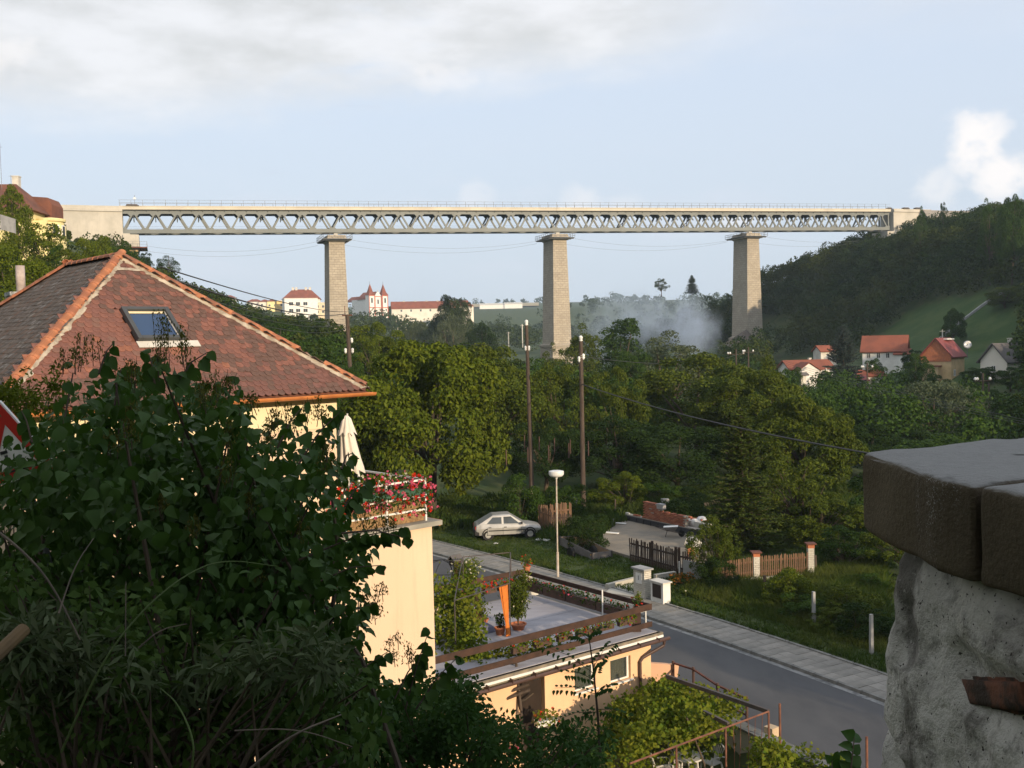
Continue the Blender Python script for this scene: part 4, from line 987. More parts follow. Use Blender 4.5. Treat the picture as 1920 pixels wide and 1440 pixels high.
# ------------------------------------------------------------------ trees one can tell apart
TREES = [
 ('walnut_tree', 'large walnut tree with drooping bright leaves behind the silver car', 800, 648, 66, 318, 'walnut', 'leaf_walnut', 0),
 ('leafy_tree', 'rounded green tree beside the foot of the left stone pier', 700, 612, 118, 120, 'round', 'leaf_walnut', 1),
 ('leafy_tree', 'olive green tree rising between the walnut and the left wooden pole', 930, 657, 82, 180, 'round', 'leaf_olive', 2),
 ('leafy_tree', 'narrow olive tree growing between the two tall wooden poles', 1045, 692, 84, 130, 'round', 'leaf_olive', 3),
 ('leafy_tree', 'yellow green tree just right of the right wooden pole', 1152, 700, 82, 120, 'round', 'leaf_olive', 1),
 ('poplar', 'slim airy poplar beside the middle stone pier', 1096, 610, 150, 58, 'column', 'leaf_olive', 0),
 ('young_poplar', 'short airy tree in front of the middle pier base', 1050, 640, 165, 62, 'airy', 'leaf_olive', 1),
 ('poplar', 'dense pointed poplar standing in front of the smoke', 1167, 606, 165, 82, 'column', 'leaf_green', 1),
 ('silver_tree', 'silvery tree with gaps just below the drifting smoke', 1250, 630, 125, 150, 'airy', 'leaf_grey', 2),
 ('leafy_tree', 'dark rounded tree under the smoke and left of the gravel slope', 1195, 668, 122, 100, 'round', 'leaf_green', 2),
 ('big_tree', 'big tree in shade right of the poles with sunlit top', 1310, 672, 88, 230, 'round', 'leaf_olive', 4),
 ('big_tree', 'broad sunlit tree behind the tip of the green spruce', 1405, 700, 80, 190, 'walnut', 'leaf_olive', 1),
 ('big_tree', 'broad round tree whose right edge reaches the stone coping', 1500, 742, 70, 205, 'walnut', 'leaf_olive', 2),
 ('ash_tree', 'slender yellow green tree tip standing over the bungalow garden', 1447, 672, 98, 62, 'column', 'leaf_olive', 2),
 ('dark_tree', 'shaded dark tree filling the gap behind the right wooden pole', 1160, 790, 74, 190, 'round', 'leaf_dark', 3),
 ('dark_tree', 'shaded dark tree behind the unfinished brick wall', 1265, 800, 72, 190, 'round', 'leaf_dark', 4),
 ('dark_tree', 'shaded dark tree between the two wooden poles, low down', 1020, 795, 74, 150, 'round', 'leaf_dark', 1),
 ('grey_willow', 'large grey green willow in the gardens above the stone coping', 1750, 715, 104, 190, 'willow', 'leaf_grey', 0),
 ('garden_tree', 'dark garden tree between the willow and the big round tree', 1640, 742, 116, 120, 'round', 'leaf_green', 2),
 ('garden_tree', 'garden tree right of the willow beside the lamp pole', 1860, 735, 110, 110, 'round', 'leaf_green', 3),
 ('garden_tree', 'green garden tree at the right picture edge under the grey cottage', 1915, 745, 105, 90, 'round', 'leaf_olive', 1),
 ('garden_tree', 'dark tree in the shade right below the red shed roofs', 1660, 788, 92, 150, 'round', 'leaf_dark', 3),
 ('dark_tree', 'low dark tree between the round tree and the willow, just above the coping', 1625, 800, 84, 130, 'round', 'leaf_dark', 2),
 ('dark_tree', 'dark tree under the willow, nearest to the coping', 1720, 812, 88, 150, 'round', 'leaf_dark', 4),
 ('blue_spruce', 'tall dark blue spruce standing beside the bungalow', 1581, 610, 158, 88, 'bluespruce', 'needle_blue', 0),
 ('spruce', 'green spruce with a long thin tip behind the sunlit picket fence', 1388, 765, 53, 132, 'spruce', 'needle', 0),
 ('garden_bush', 'round bush in front of the low bungalow', 1483, 694, 150, 52, 'round', 'leaf_green', 2), ('garden_bush', 'dark bush between the bungalow and the blue spruce', 1546, 700, 150, 40, 'round', 'leaf_dark', 3),
 ('garden_bush', 'bush in front of the white house wall', 1640, 676, 165, 44, 'round', 'leaf_green', 4), ('garden_bush', 'bush below the ochre side building', 1752, 706, 140, 60, 'round', 'leaf_green', 3),
 ('plot_tree', 'leafy tree in the plot hidden behind the stone coping', 1690, 880, 55, 190, 'round', 'leaf_green', 2), ('plot_tree', 'fruit tree in the plot behind the stone coping, nearer the road', 1700, 960, 46, 150, 'fruit', 'leaf_olive', 1), ('plot_tree', 'tree at the far right of the plot behind the stone coping', 1850, 870, 52, 200, 'round', 'leaf_olive', 3), ('plot_tree', 'tall tree between plot and village behind the stone coping', 1780, 820, 74, 220, 'round', 'leaf_green', 4),
 ('house_tree', 'round tree hiding the wall of the satellite dish house', 1722, 668, 150, 62, 'round', 'leaf_green', 1),
 ('house_tree', 'dark tree in front of the maroon roofed house, right side', 1838, 690, 148, 66, 'round', 'leaf_green', 2),
 ('house_tree', 'tree in front of the grey roofed cottage', 1895, 690, 138, 54, 'round', 'leaf_green', 4),
 ('house_tree', 'dark tree beside the gable of the white house', 1712, 658, 176, 40, 'round', 'leaf_dark', 1),
 ('meadow_tree', 'small round tree standing alone in the green meadow', 1787, 582, 200, 44, 'round', 'leaf_green', 3),
 ('meadow_tree', 'round bush at the upper edge of the meadow below the wood', 1885, 540, 205, 66, 'round', 'leaf_olive', 2),
 ('conifer', 'dark conifer on the skyline left of two, above the smoke', 1240, 522, 415, 24, 'airy', 'leaf_far', 0, 29),
 ('conifer', 'dark conifer on the skyline right of two, above the smoke', 1297, 516, 385, 22, 'bluespruce', 'leaf_far', 0, 28),
 ('pine_tree', 'dark umbrella pine on the skyline behind the red tiled roof', 316, 482, 195, 42, 'pine', 'leaf_dark', 0),
 ('pine_tree', 'thin airy pine under the left abutment gallery', 268, 468, 205, 34, 'airy', 'leaf_dark', 1),
 ('tall_poplar', 'tall dark poplar clump rising over the far river wood', 836, 560, 330, 62, 'round', 'leaf_far', 2),
 ('tall_poplar', 'second dark poplar clump, right beside the tallest of the far wood', 866, 567, 335, 46, 'round', 'leaf_far', 4),
 ('weeping_willow', 'grey green weeping willow in the middle of the far wood', 848, 592, 300, 80, 'willow', 'leaf_grey', 1),
 ('weeping_willow', 'pale weeping willow left of the tallest poplar clump', 783, 605, 310, 54, 'willow', 'leaf_grey', 0),
 ('dark_tree', 'dark broad tree in front of the far weeping willow', 905, 612, 270, 74, 'round', 'leaf_dark', 3),
 ('crest_tree', 'tiny lone tree on the railway embankment beyond the bridge', 1767, 379, 285, 16, 'airy', 'leaf_dark', 0),
 ('crest_tree', 'ragged tree standing highest on the right hill crest', 1856, 368, 222, 44, 'airy', 'leaf_green', 1),
 ('crest_tree', 'dark tree on the crest at the right picture edge', 1897, 376, 215, 60, 'round', 'leaf_green', 3),
 ('crest_tree', 'small tree at the right end of the railing beside the right abutment', 1726, 392, 262, 22, 'airy', 'leaf_green', 2),
 ('villa_tree', 'dark bushy tree directly below the yellow bay of the villa', 104, 466, 96, 60, 'round', 'leaf_green', 1),
 ('villa_tree', 'leafy tree in front of the villa with a brown bare trunk', 88, 418, 100, 118, 'airy', 'leaf_walnut', 0),
 ('villa_tree', 'dense green tree hiding the left half of the villa', 22, 362, 104, 92, 'round', 'leaf_walnut', 3),
 ('slope_tree', 'bright green tree behind the house chimney at the left edge', 15, 470, 62, 150, 'round', 'leaf_walnut', 4),
 ('slope_tree', 'green bushy tree between chimney and tiled ridge', 118, 478, 74, 120, 'round', 'leaf_olive', 1),
 ('slope_tree', 'green tree below the villa bay beside the roof ridge', 172, 452, 108, 90, 'round', 'leaf_walnut', 2),
 ('slope_tree', 'rounded tree below the abutment gallery at the roof apex', 232, 462, 120, 70, 'round', 'leaf_green', 4),
 ('hedge_tree', 'dark tree left of the slanting pole behind the roof edge', 585, 640, 105, 110, 'round', 'leaf_green', 2),
 ('hedge_tree', 'dark green tree behind the lower roof edge and gutter', 660, 690, 84, 90, 'round', 'leaf_green', 1),
 ('hedge_tree', 'green tree behind the upper right roof hip', 520, 610, 125, 120, 'round', 'leaf_green', 3),
 ('fruit_tree', 'fruit tree with upright shoots right of the green spruce', 1480, 858, 57, 150, 'fruit', 'leaf_olive', 0),
 ('fruit_tree', 'fruit tree spreading over the right end of the picket fence', 1540, 925, 54, 160, 'fruit', 'leaf_olive', 1),
 ('fruit_tree', 'leafy fruit tree just behind the tall white brick pillar', 1592, 990, 49, 120, 'fruit', 'leaf_green', 2),
 ('fruit_tree', 'small sunlit tree between the concrete mixer and the spruce', 1338, 968, 46, 92, 'fruit', 'leaf_olive', 3),
]
for r in TREES:
    g = {'dark_tree': 'shaded trees on the valley floor', 'fruit_tree': 'fruit trees behind the picket fence', 'garden_tree': 'trees in the village gardens'}.get(r[0])
    t = tree(r[0], r[1], *r[2:9], base=r[9] if len(r) > 9 else None, group=g)
SHRUBS = [
 ('shrub', 'tall shrub behind the brown picket corner fence', 975, 893, 61, 90, 'shrub', 'leaf_green', 0), ('shrub', 'shrub at the foot of the right wooden pole', 1060, 905, 63, 80, 'shrub', 'leaf_green', 1),
 ('shrub', 'light green shrub behind the construction slab, left end', 1160, 888, 66, 100, 'fruit', 'leaf_walnut', 2), ('shrub', 'shrub behind the broken brick wall', 1225, 905, 68, 100, 'shrub', 'leaf_green', 1),
 ('shrub', 'dark shrub right of the broken brick wall', 1290, 918, 62, 100, 'shrub', 'leaf_dark', 0),
 ('elder_bush', 'dense dark bush between the trailer and the corner fence', 1100, 962, 54.5, 78, 'shrub', 'leaf_dark', 1),
 ('thuja_bush', 'rounded bright green bush in the tall grass below the fence', 1480, 1068, 42, 104, 'shrub', 'leaf_walnut', 0),
 ('bramble', 'dark bramble at the left of the rounded green bush', 1345, 1042, 45, 70, 'shrub', 'leaf_dark', 1),
 ('bramble', 'bramble on the bank right of the tall concrete post', 1590, 1100, 40, 120, 'shrub', 'leaf_olive', 0),
 ('bramble', 'dark bramble heap at the right end of the bank beside the stone wall', 1622, 1135, 37.5, 120, 'shrub', 'leaf_dark', 0), ('bramble', 'olive bramble between the two pale concrete posts', 1575, 1140, 38.6, 110, 'fruit', 'leaf_olive', 1), ('bramble', 'dark low bush left of the tall concrete post', 1505, 1115, 40.5, 90, 'shrub', 'leaf_green', 1),
 ('bramble', 'bramble under the white fence pillar near the stone wall', 1625, 1075, 44, 90, 'fruit', 'leaf_green', 2),
]
for r in SHRUBS: tree(*r[:9], cat='shrub', group='bushes round the plots', base=max(0.05, 0))
for k in range(16):
    pass
# unseen trees added at the right to throw the shade over road and verge
for i, (x, y, h, w, lb) in enumerate(((29.5, 9.5, 10.0, 7, 'first unseen tree added to shade the near road end'), (32, 13, 9.8, 7, 'second unseen tree added to shade the near road end'), (34.5, 16, 9.5, 7, 'third unseen tree added to shade the near road end'), (33, 6, 10.8, 7, 'unseen tree added behind the first row at the road end'))):
    V, F, tb = crown_variant('round', i % 4 + 1)
    me = CM[('round', i % 4 + 1, 'leaf_green')][0]; t = lthing('added_shade_tree', lb, 'tree', (x, y, TZ(x, y) - .2), 'unseen trees added to shade the road', rz=i)
    for nm, m_ in (('trunk', CM[('round', i % 4 + 1)][1]), ('crown', me)):
        o = obj(nm, m_, t, local=True); o.scale = (w / .84, w / .84, h)

# the meadow on the right hillside
b = MB(); st_ = 2.5
for x in np.arange(48, 150, st_):
    for y in np.arange(120, 300, st_):
        c_ = (x + st_ / 2, y + st_ / 2); px, py, _ = proj((c_[0], c_[1], TZ(*c_)))
        if inpoly(px, py, MEADOW): b.quad(*[(x + i * st_, y + j * st_, TZ(x + i * st_, y + j * st_) + .12) for i, j in ((0, 0), (1, 0), (1, 1), (0, 1))])
b.build('meadow', M['meadow'], kind='structure', smooth=True)
# an unseen tree added overhead: its crown keeps sky light off the foreground
V, F, tb = crown_variant('round', 2); t = lthing('overhead_shade_tree', 'unseen tree added over the viewpoint to darken the foreground', 'tree', (-5.5, -2.2, 9.7), rz=1.0)
tk = obj('trunk', CM[('round', 2)][1], t, local=True); tk.scale = (13, 13, 15.5); c = obj('crown', CM[('round', 2, 'leaf_green')][0], t, local=True); c.scale = (17, 15, 10.5); c.location = (1.5, 0, 5.2)
# ------------------------------------------------------------------ the house on the left
E0 = P(-18, 772, 18.4); E1 = P(690, 731, 24.0)
eu = Vector((E1.x - E0.x, E1.y - E0.y, 0)); EL = eu.length; eu.normalize(); ev = Vector((-eu.y, eu.x, 0)); ZE = EYE - 1.07
def HP(u, v, z): return Vector((E0.x, E0.y, 0)) + eu * u + ev * v + Vector((0, 0, z))
HW = EL / 2; RISE = HW * .79; RL = 3.5; VT = 2 * HW + RL; SL = math.hypot(HW, RISE)
def on_plane(px, py, p0, n):
    d = ray(px, py); return CAM + d * ((p0 - CAM).dot(n) / d.dot(n))
hs = thing('tiled_house', 'cream house with red plain tiled hipped roof, skylight and flower decked balcony', 'house', HP(HW, 3, 0))
WU, WV = EL - .56, .5                       # right front corner of the upper wall
M['house_yellow'] = mat('house_yellow', (.80, .69, .46), (.75, .63, .41), .8, .9, .004, 40)
def hbox(mb, u0, v0, z0, u1, v1, z1):
    q = [HP(u, v, z) for z in (z0, z1) for u, v in ((u0, v0), (u1, v0), (u1, v1), (u0, v1))]
    return mb.add(q, [(3, 2, 1, 0), (4, 5, 6, 7), (0, 1, 5, 4), (1, 2, 6, 5), (2, 3, 7, 6), (3, 0, 4, 7)])
hbox(MB(), .5, WV + .02, -.9, WU - .02, VT - .5, 9.56).build('wall', M['cream'], hs)
hbox(MB(), .48, WV, 9.56, WU, VT - .48, ZE - .05).build('upper_wall', M['house_yellow'], hs)
BU = WU + 2.78; BZ = EYE - 4.55            # balcony
bw = hbox(MB(), WU - .02, WV + .03, -.9, BU, 7.5, BZ - .12).build('wall', M['cream'], hs)
b = MB(); hbox(b, WU - 3.2, WV - .16, BZ - .12, BU + .2, WV + .03, BZ); hbox(b, WU, WV + .03, BZ - .12, BU + .2, 7.6, BZ); b.build('coping', mat('coping', (.34, .32, .28), (.26, .25, .22), 2, .9), hs)
q0 = HP(BU + .28, WV + .05, BZ - .1); b = MB().tube([q0, HP(BU + .28, 7.4, BZ - .1)], .085, 10); b.build('gutter', M['terracotta'], hs)
# roof: boarding under the tiles
A0 = HP(HW, HW, ZE + RISE); A1 = HP(HW, HW + RL, ZE + RISE); dn = Vector((0, 0, -.05))
c = [HP(0, 0, ZE), HP(EL, 0, ZE), HP(EL, VT, ZE), HP(0, VT, ZE)]
b = MB(); b.add([p + dn for p in c] + [A0 + dn, A1 + dn], [(0, 1, 4), (1, 2, 5, 4), (2, 3, 5), (3, 0, 4, 5), (3, 2, 1, 0)])
roof = b.build('roof', M['brown_roof'], hs)
TW, EXP = .165, .168
def tilemesh(name, m_, w=TW - .006, ln=.33, th=.016):
    mb = MB(); k = w / 2; pts = [(-k, ln), (-k, .06), (-k * .72, .022), (-k * .3, .003), (k * .3, .003), (k * .72, .022), (k, .06), (k, ln)]
    mb.prism([(x, y, 0) for x, y in pts], (0, 0, th)); return mb.mesh(name, m_)
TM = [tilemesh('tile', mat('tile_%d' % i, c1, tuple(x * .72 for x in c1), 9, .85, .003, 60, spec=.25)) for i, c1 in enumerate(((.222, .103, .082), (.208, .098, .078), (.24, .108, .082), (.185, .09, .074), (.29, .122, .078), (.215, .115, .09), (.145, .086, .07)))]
def slope_frame(p, ux, up):
    z = ux.cross(up); m_ = Matrix((ux, up, z)).transposed().to_4x4(); m_.translation = p; return m_
ca, sa = HW / SL, RISE / SL
upR = (ev * ca + Vector((0, 0, sa))).normalized()
nR = eu.cross(upR)
# skylight position on the red slope
S4 = [on_plane(x, y, HP(0, 0, ZE), nR) for x, y in ((233, 586), (311, 583), (333, 641), (258, 645))]
def uvR(p): r = p - HP(0, 0, ZE); return r.dot(eu), r.dot(upR)
suv = [uvR(p) for p in S4]; su0 = min(suv[0][0], suv[3][0]); su1 = max(suv[1][0], suv[2][0]); sv0 = (suv[2][1] + suv[3][1]) / 2; sv1 = (suv[0][1] + suv[1][1]) / 2
cand = []; rows = int(SL / EXP)
for r_ in range(rows + 1):
    d = r_ * EXP - .05; v = d * ca
    if d > SL - .25: continue
    u = max(v, 0) + .02 + (TW / 2 if r_ % 2 else 0)
    while u < EL - max(v, 0) - .03:
        if not (su0 - .06 < u < su1 + .06 and sv0 - .34 < d < sv1 + .0): cand.append((u, d, r_))
        u += TW
rt = random.Random(5)
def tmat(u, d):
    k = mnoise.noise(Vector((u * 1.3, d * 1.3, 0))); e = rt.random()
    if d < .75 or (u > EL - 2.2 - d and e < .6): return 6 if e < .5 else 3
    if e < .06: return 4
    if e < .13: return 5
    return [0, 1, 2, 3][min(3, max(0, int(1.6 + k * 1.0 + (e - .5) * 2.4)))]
vis = []
for u, d, r_ in cand:
    p = HP(0, 0, ZE) + eu * u + upR * d; px, py, z = proj(p)
    hid = py > 690 and px < 470 or px < 60
    vis.append((hid, z, u, d))
vis.sort()
restV, restF, restMi = [], [], []
for k, (hid, z, u, d) in enumerate(vis):
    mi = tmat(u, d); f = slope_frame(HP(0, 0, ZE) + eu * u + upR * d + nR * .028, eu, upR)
    f = f @ Matrix.Translation((rt.gauss(0, .003), rt.gauss(0, .006), rt.uniform(0, .004))) @ Matrix.Rotation(rt.gauss(0, .012), 4, 'Z') @ Matrix.Rotation(-.055 + rt.gauss(0, .01), 4, 'X') @ Matrix.Rotation(rt.gauss(0, .012), 4, 'Y')
    if k < 298:
        o = obj('tile', TM[mi], roof, local=True); o.matrix_basis = f
    else:
        o0 = len(restV)
        for vv in TM[mi].vertices: restV.append(tuple(f @ vv.co))
        for pp in TM[mi].polygons: restF.append(tuple(o0 + i for i in pp.vertices)); restMi.append(mi)
def joined(name, Vv, Ff, mi, mats, parent):
    me = bpy.data.meshes.new(name); me.from_pydata(Vv, [], Ff)
    for m_ in mats: me.materials.append(m_)
    me.polygons.foreach_set('material_index', mi); me.update(); return obj(name, me, parent, kind='stuff')
joined('tile_courses', restV, restF, restMi, [t.materials[0] for t in TM], roof)
# left slope, its shade put into darker lichened tiles, and the hidden slopes
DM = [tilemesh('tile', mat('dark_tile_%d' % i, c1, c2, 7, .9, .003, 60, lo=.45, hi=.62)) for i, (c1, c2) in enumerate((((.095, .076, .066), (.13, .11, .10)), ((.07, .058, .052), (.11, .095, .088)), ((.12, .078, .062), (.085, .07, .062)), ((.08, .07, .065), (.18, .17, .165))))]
Vv, Ff, Mi = [], [], []
for side in (0, 1):
    if side == 0: ux, origin, inn = -ev, HP(0, VT, ZE), eu
    else: ux, origin, inn = ev, HP(EL, 0, ZE), -eu
    up = (inn * ca + Vector((0, 0, sa))).normalized(); nn = ux.cross(up)
    for r_ in range(rows + 1):
        d = r_ * EXP - .05; v = d * ca
        if d > SL - .25: continue
        u = max(v, 0) + .02 + (TW / 2 if r_ % 2 else 0)
        while u < VT - max(v, 0) - .03:
            f = slope_frame(origin + ux * u + up * d + nn * .028, ux, up) @ Matrix.Translation((0, rt.gauss(0, .008), rt.uniform(0, .006))) @ Matrix.Rotation(rt.gauss(0, .015), 4, 'Z') @ Matrix.Rotation(-.06 + rt.gauss(0, .012), 4, 'X')
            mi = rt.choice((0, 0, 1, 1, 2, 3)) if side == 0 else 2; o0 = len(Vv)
            for vv in DM[mi].vertices: Vv.append(tuple(f @ vv.co))
            for pp in DM[mi].polygons: Ff.append(tuple(o0 + i for i in pp.vertices)); Mi.append(mi)
            u += TW
joined('dark_tile_courses', Vv, Ff, Mi, [t.materials[0] for t in DM], roof)
# ridge and hip tiles bedded in mortar
def ridge_tile(m_):
    mb = MB(); n = 7; L_ = .40
    for r0, z0, z1 in ((.105, 0, L_),):
        v = []
        for k in range(n):
            a = PI * k / (n - 1)
            for r_, y in ((.125, 0), (.1, L_), (.105, 0), (.082, L_)): v.append((math.cos(a) * r_, y, math.sin(a) * r_ * .85))
        f = []
        for k in range(n - 1):
            i, j = k * 4, k * 4 + 4; f += [(i, j, j + 1, i + 1), (i + 2, i + 3, j + 3, j + 2), (i, i + 2, j + 2, j), (i + 1, j + 1, j + 3, i + 3)]
        mb.add(v, f)
    return mb.mesh('ridge_tile', m_)
RM = [ridge_tile(mat('ridge_tile_%d' % i, c1, tuple(x * .7 for x in c1), 6, .85)) for i, c1 in enumerate(((.47, .19, .095), (.42, .165, .09), (.3, .13, .08)))]
MORT = mat('hip_mortar', (.50, .44, .36), (.3, .25, .2), 5, .95, .01, 22)
def hipline(a, b_, mats_, start=0.0, mort_side=None, skip=()):
    d = (b_ - a); Ln = d.length; d.normalize(); side = d.cross(Vector((0, 0, 1))).normalized(); up = side.cross(d)
    k = 0; t = start
    while t < Ln - .2:
        if k not in skip:
            f = Matrix((side, d, up)).transposed().to_4x4(); f.translation = a + d * t + up * .045
            f = f @ Matrix.Rotation(rt.gauss(0, .02), 4, 'Z') @ Matrix.Rotation(.03, 4, 'X')
            o = obj('ridge_tile', RM[rt.choice(mats_)], roof, local=True); o.matrix_basis = f
        t += .36; k += 1
    if mort_side is not None:
        mb = MB(); n = int(Ln / .07); sd, nrm = mort_side; prev = None
        for i in range(n + 1):
            p = a + d * (Ln * i / n); w = .13 + .11 * abs(mnoise.noise(Vector((i * .31, 1.7, 0)))) + .06 * rt.random(); h = .05 + .02 * rt.random()
            cur = (p + nrm * (h + .03), p + sd * w * .6 + nrm * (h + .02), p + sd * w + nrm * .05, p + sd * w + nrm * .02)
            if prev:
                for x in range(3): mb.quad(prev[x], cur[x], cur[x + 1], prev[x + 1])
            prev = cur
        mb.build('mortar', MORT, roof)
hipline(HP(0, 0, ZE), A0, (0, 0, 0, 1), 0, (eu, nR)); hipline(HP(EL, 0, ZE), A0, (1, 0, 1, 2), .1, (-eu, nR), (3, 4))
hipline(A0, A1, (1, 2, 2), .05); hipline(HP(0, VT, ZE), A1, (1, 2), 0)
hipline(HP(EL, VT, ZE), A1, (1, 2), 0)
# mortar fillet and a single tile under the apex
b = MB(); prev = None
for i in range(15):
    u = HW - .50 + i * 1.0 / 14; d = SL - .62 + .03 * rt.random(); w = .07 + .05 * rt.random()
    p = HP(0, 0, ZE) + eu * u + upR * d; cur = (p + nR * .05, p + upR * w + nR * .055)
    if prev: b.quad(prev[0], cur[0], cur[1], prev[1])
    prev = cur
b.build('mortar', MORT, roof)
# skylight
def R3(u, d, h): return HP(0, 0, ZE) + eu * u + upR * d + nR * h
def rbox(mb, u0, d0, h0, u1, d1, h1):
    q = [R3(u, d, h) for h in (h0, h1) for u, d in ((u0, d0), (u1, d0), (u1, d1), (u0, d1))]
    return mb.add(q, [(3, 2, 1, 0), (4, 5, 6, 7), (0, 1, 5, 4), (1, 2, 6, 5), (2, 3, 7, 6), (3, 0, 4, 7)])
fw = .1
M['sky_frame'] = mat('skylight_frame', (.07, .075, .08), None, 1, .5)
b = MB(); rbox(b, su0, sv0, .0, su0 + fw, sv1, .15); rbox(b, su1 - fw, sv0, .0, su1, sv1, .15); rbox(b, su0 + fw, sv1 - fw, .0, su1 - fw, sv1, .15); rbox(b, su0 + fw, sv0, .0, su1 - fw, sv0 + fw, .15)
sk = b.build('skylight', M['sky_frame'], hs, bevel=.008)
rbox(MB(), su0 + fw, sv0 + fw, .0, su1 - fw, sv1 - fw, .07).build('pane', mat('skylight_glass', (.012, .03, .09), (.02, .05, .12), .4, .05, spec=.7), sk)  # blue base colour stands for the sky mirrored in the glass
b = MB(); rbox(b, su0 + fw + .02, sv1 - fw - .07, .072, su1 - fw - .02, sv1 - fw - .01, .09); b.build('blind', M['house_yellow'], sk)
b = MB(); rbox(b, su0 + fw, sv0 + fw, .072, su0 + fw + .03, sv1 - fw, .09); rbox(b, su1 - fw - .03, sv0 + fw, .072, su1 - fw, sv1 - fw, .09); b.build('sash', M['grey'], sk)
rbox(MB(), su0 - .04, sv0 - .22, .05, su1 + .28, sv0 - .01, .065).build('flashing', M['offwhite'], sk)
# gutter of the eave and soffit
M['copper'] = mat('copper_gutter', (.55, .2, .06), (.42, .15, .05), 1.2, .45, spec=.5, stretch=(3, 3, 1))
b = MB(); n = 7; a = HP(-.3, -.1, ZE - .06); e = HP(EL + .12, -.1, ZE - .06); v = []; f = []
for p in (a, e):
    for k in range(n + 1):
        t = PI + PI * k / n
        for r_ in (.085, .07): v.append(p + ev * (math.cos(t) * r_) + Vector((0, 0, math.sin(t) * r_)))
m2 = (n + 1) * 2
for k in range(n):
    i = k * 2; f += [(i, i + 2, m2 + i + 2, m2 + i), (i + 1, m2 + i + 1, m2 + i + 3, i + 3)]
f += [(0, m2, m2 + 1, 1), (2 * n, 2 * n + 1, m2 + 2 * n + 1, m2 + 2 * n)]
f.append(tuple(m2 + 2 * k for k in range(n + 1)))
b.add(v, f); b.build('gutter', M['copper'], hs)
b = MB(); hbox(b, -.05, .0, ZE - .12, EL, WV, ZE - .06); hbox(b, EL - .6, WV, ZE - .12, EL - .02, VT, ZE - .06); b.build('soffit', mat('soffit_boards', (.30, .17, .09), None, 4, .8), hs)
# balcony rail, reed screen, flower boxes
rail = MB()
def bar_uv(mb, u0, v0, z0, u1, v1, z1, w): return mb.bar(HP(u0, v0, z0), HP(u1, v1, z1), w, w)
VB = WV + .12; UB = BU - .12
for z in (.3, .64, 1.06):
    bar_uv(rail, WU - 1.0, VB, BZ + z, UB, VB, BZ + z, .045); bar_uv(rail, UB, VB, BZ + z, UB, 6.5, BZ + z, .045)
rl = rail.build('railing', M['white'], hs)
pm = MB().boxb(-.025, -.025, 0, .025, .025, 1.1).mesh('post', M['white'])
for u, v in [(UB, VB), (UB - 1.22, VB), (UB - 2.44, VB), (UB - 3.66, VB), (UB, VB + 1.5), (UB, VB + 3), (UB, VB + 4.5), (UB, VB + 6)]:
    o = obj('post', pm, rl, local=True); o.location = HP(u, v, BZ); o.rotation_euler.z = math.atan2(eu.y, eu.x)
b = MB()
for u in np.arange(WU - 1.0, UB - .02, .027): bar_uv(b, u, VB + .05, BZ + .01, u + rt.gauss(0, .006), VB + .05, BZ + .63 + rt.gauss(0, .015), .024)
for v in np.arange(VB + .05, 5, .03): bar_uv(b, UB - .05, v, BZ + .01, UB - .05, v, BZ + .63 + rt.gauss(0, .015), .024)
b.build('reed_screen', mat('reed', (.36, .23, .11), (.2, .12, .06), 14, .9, lo=.3, hi=.7), hs, kind='stuff')
# ------------------------------------------------------------------ flowers
def leaf_cloud(name, pts, size, m_, parent, rg, droop=.4, aspect=.7, up=.6, kind=None, local=False):
    pts = np.asarray(pts, float); n = len(pts); Nn = rg.normal(size=(n, 3)) + np.array([0, -.2, up]); A = rg.normal(size=(n, 3)) + np.array([0, 0, -droop])
    s = size * rg.uniform(.65, 1.35, n); V, F = diamonds(pts, A, Nn, s, s * aspect, rg, .15)
    return obj(name, np_mesh(name, V, F, M[m_]), parent, kind=kind, local=local)
def blossoms(name, pts, r, m_, parent, rg, per=9, local=False):
    """flower heads: each a small ball of petals"""
    pts = np.repeat(np.asarray(pts, float), per, 0); d = unit(rg.normal(size=pts.shape)); C = pts + d * r * .6
    A = rg.normal(size=pts.shape); s = r * rg.uniform(.8, 1.3, len(pts)); V, F = diamonds(C, A, d + rg.normal(size=pts.shape) * .3, s, s * .8, rg, .1)
    return obj(name, np_mesh(name, V, F, M[m_]), parent, local=local)
FRG = np.random.default_rng(42)
def flower_box(name, label, a, b_, width, height, hang, petals, n_leaf, n_fl, box_m, group=None, fr=.05, leaf='leaf_walnut', spread=.16, leafsz=.07, box_h=.17):
    a, b_ = Vector(a), Vector(b_); t = thing(name, label, 'flower box', (a + b_) / 2, group); d = (b_ - a).normalized(); s = Vector((-d.y, d.x, 0))
    mb = MB(); mb.prism([a + s * width * .5, a - s * width * .5, a - s * width * .42 - Vector((0, 0, box_h)), a + s * width * .42 - Vector((0, 0, box_h))], b_ - a); mb.build('box', box_m, t)
    rg = FRG; L_ = (b_ - a).length
    def pts(n, zlo, zhi, sp):
        u = rg.uniform(-.04, L_ + .04, n); w = rg.normal(0, sp, n); z = rg.uniform(0, 1, n) ** .8 * (zhi - zlo) + zlo; z = np.where(np.abs(w) > sp * .8, z - .35 * (zhi - zlo), z)
        return np.array(a)[None] + np.outer(u, np.array(d)) + np.outer(w, np.array(s)) + np.outer(z, [0, 0, 1])
    leaf_cloud('foliage', pts(n_leaf, -hang, height, spread), leafsz, leaf, t, rg)
    for m_, k in petals: blossoms('blossoms', pts(max(3, int(n_fl * k)), -hang * 1.0, height * 1.1, spread * 1.15), fr, m_, t, rg)
    return t
GM = mat('green_box', (.05, .12, .08), None, 2, .6)
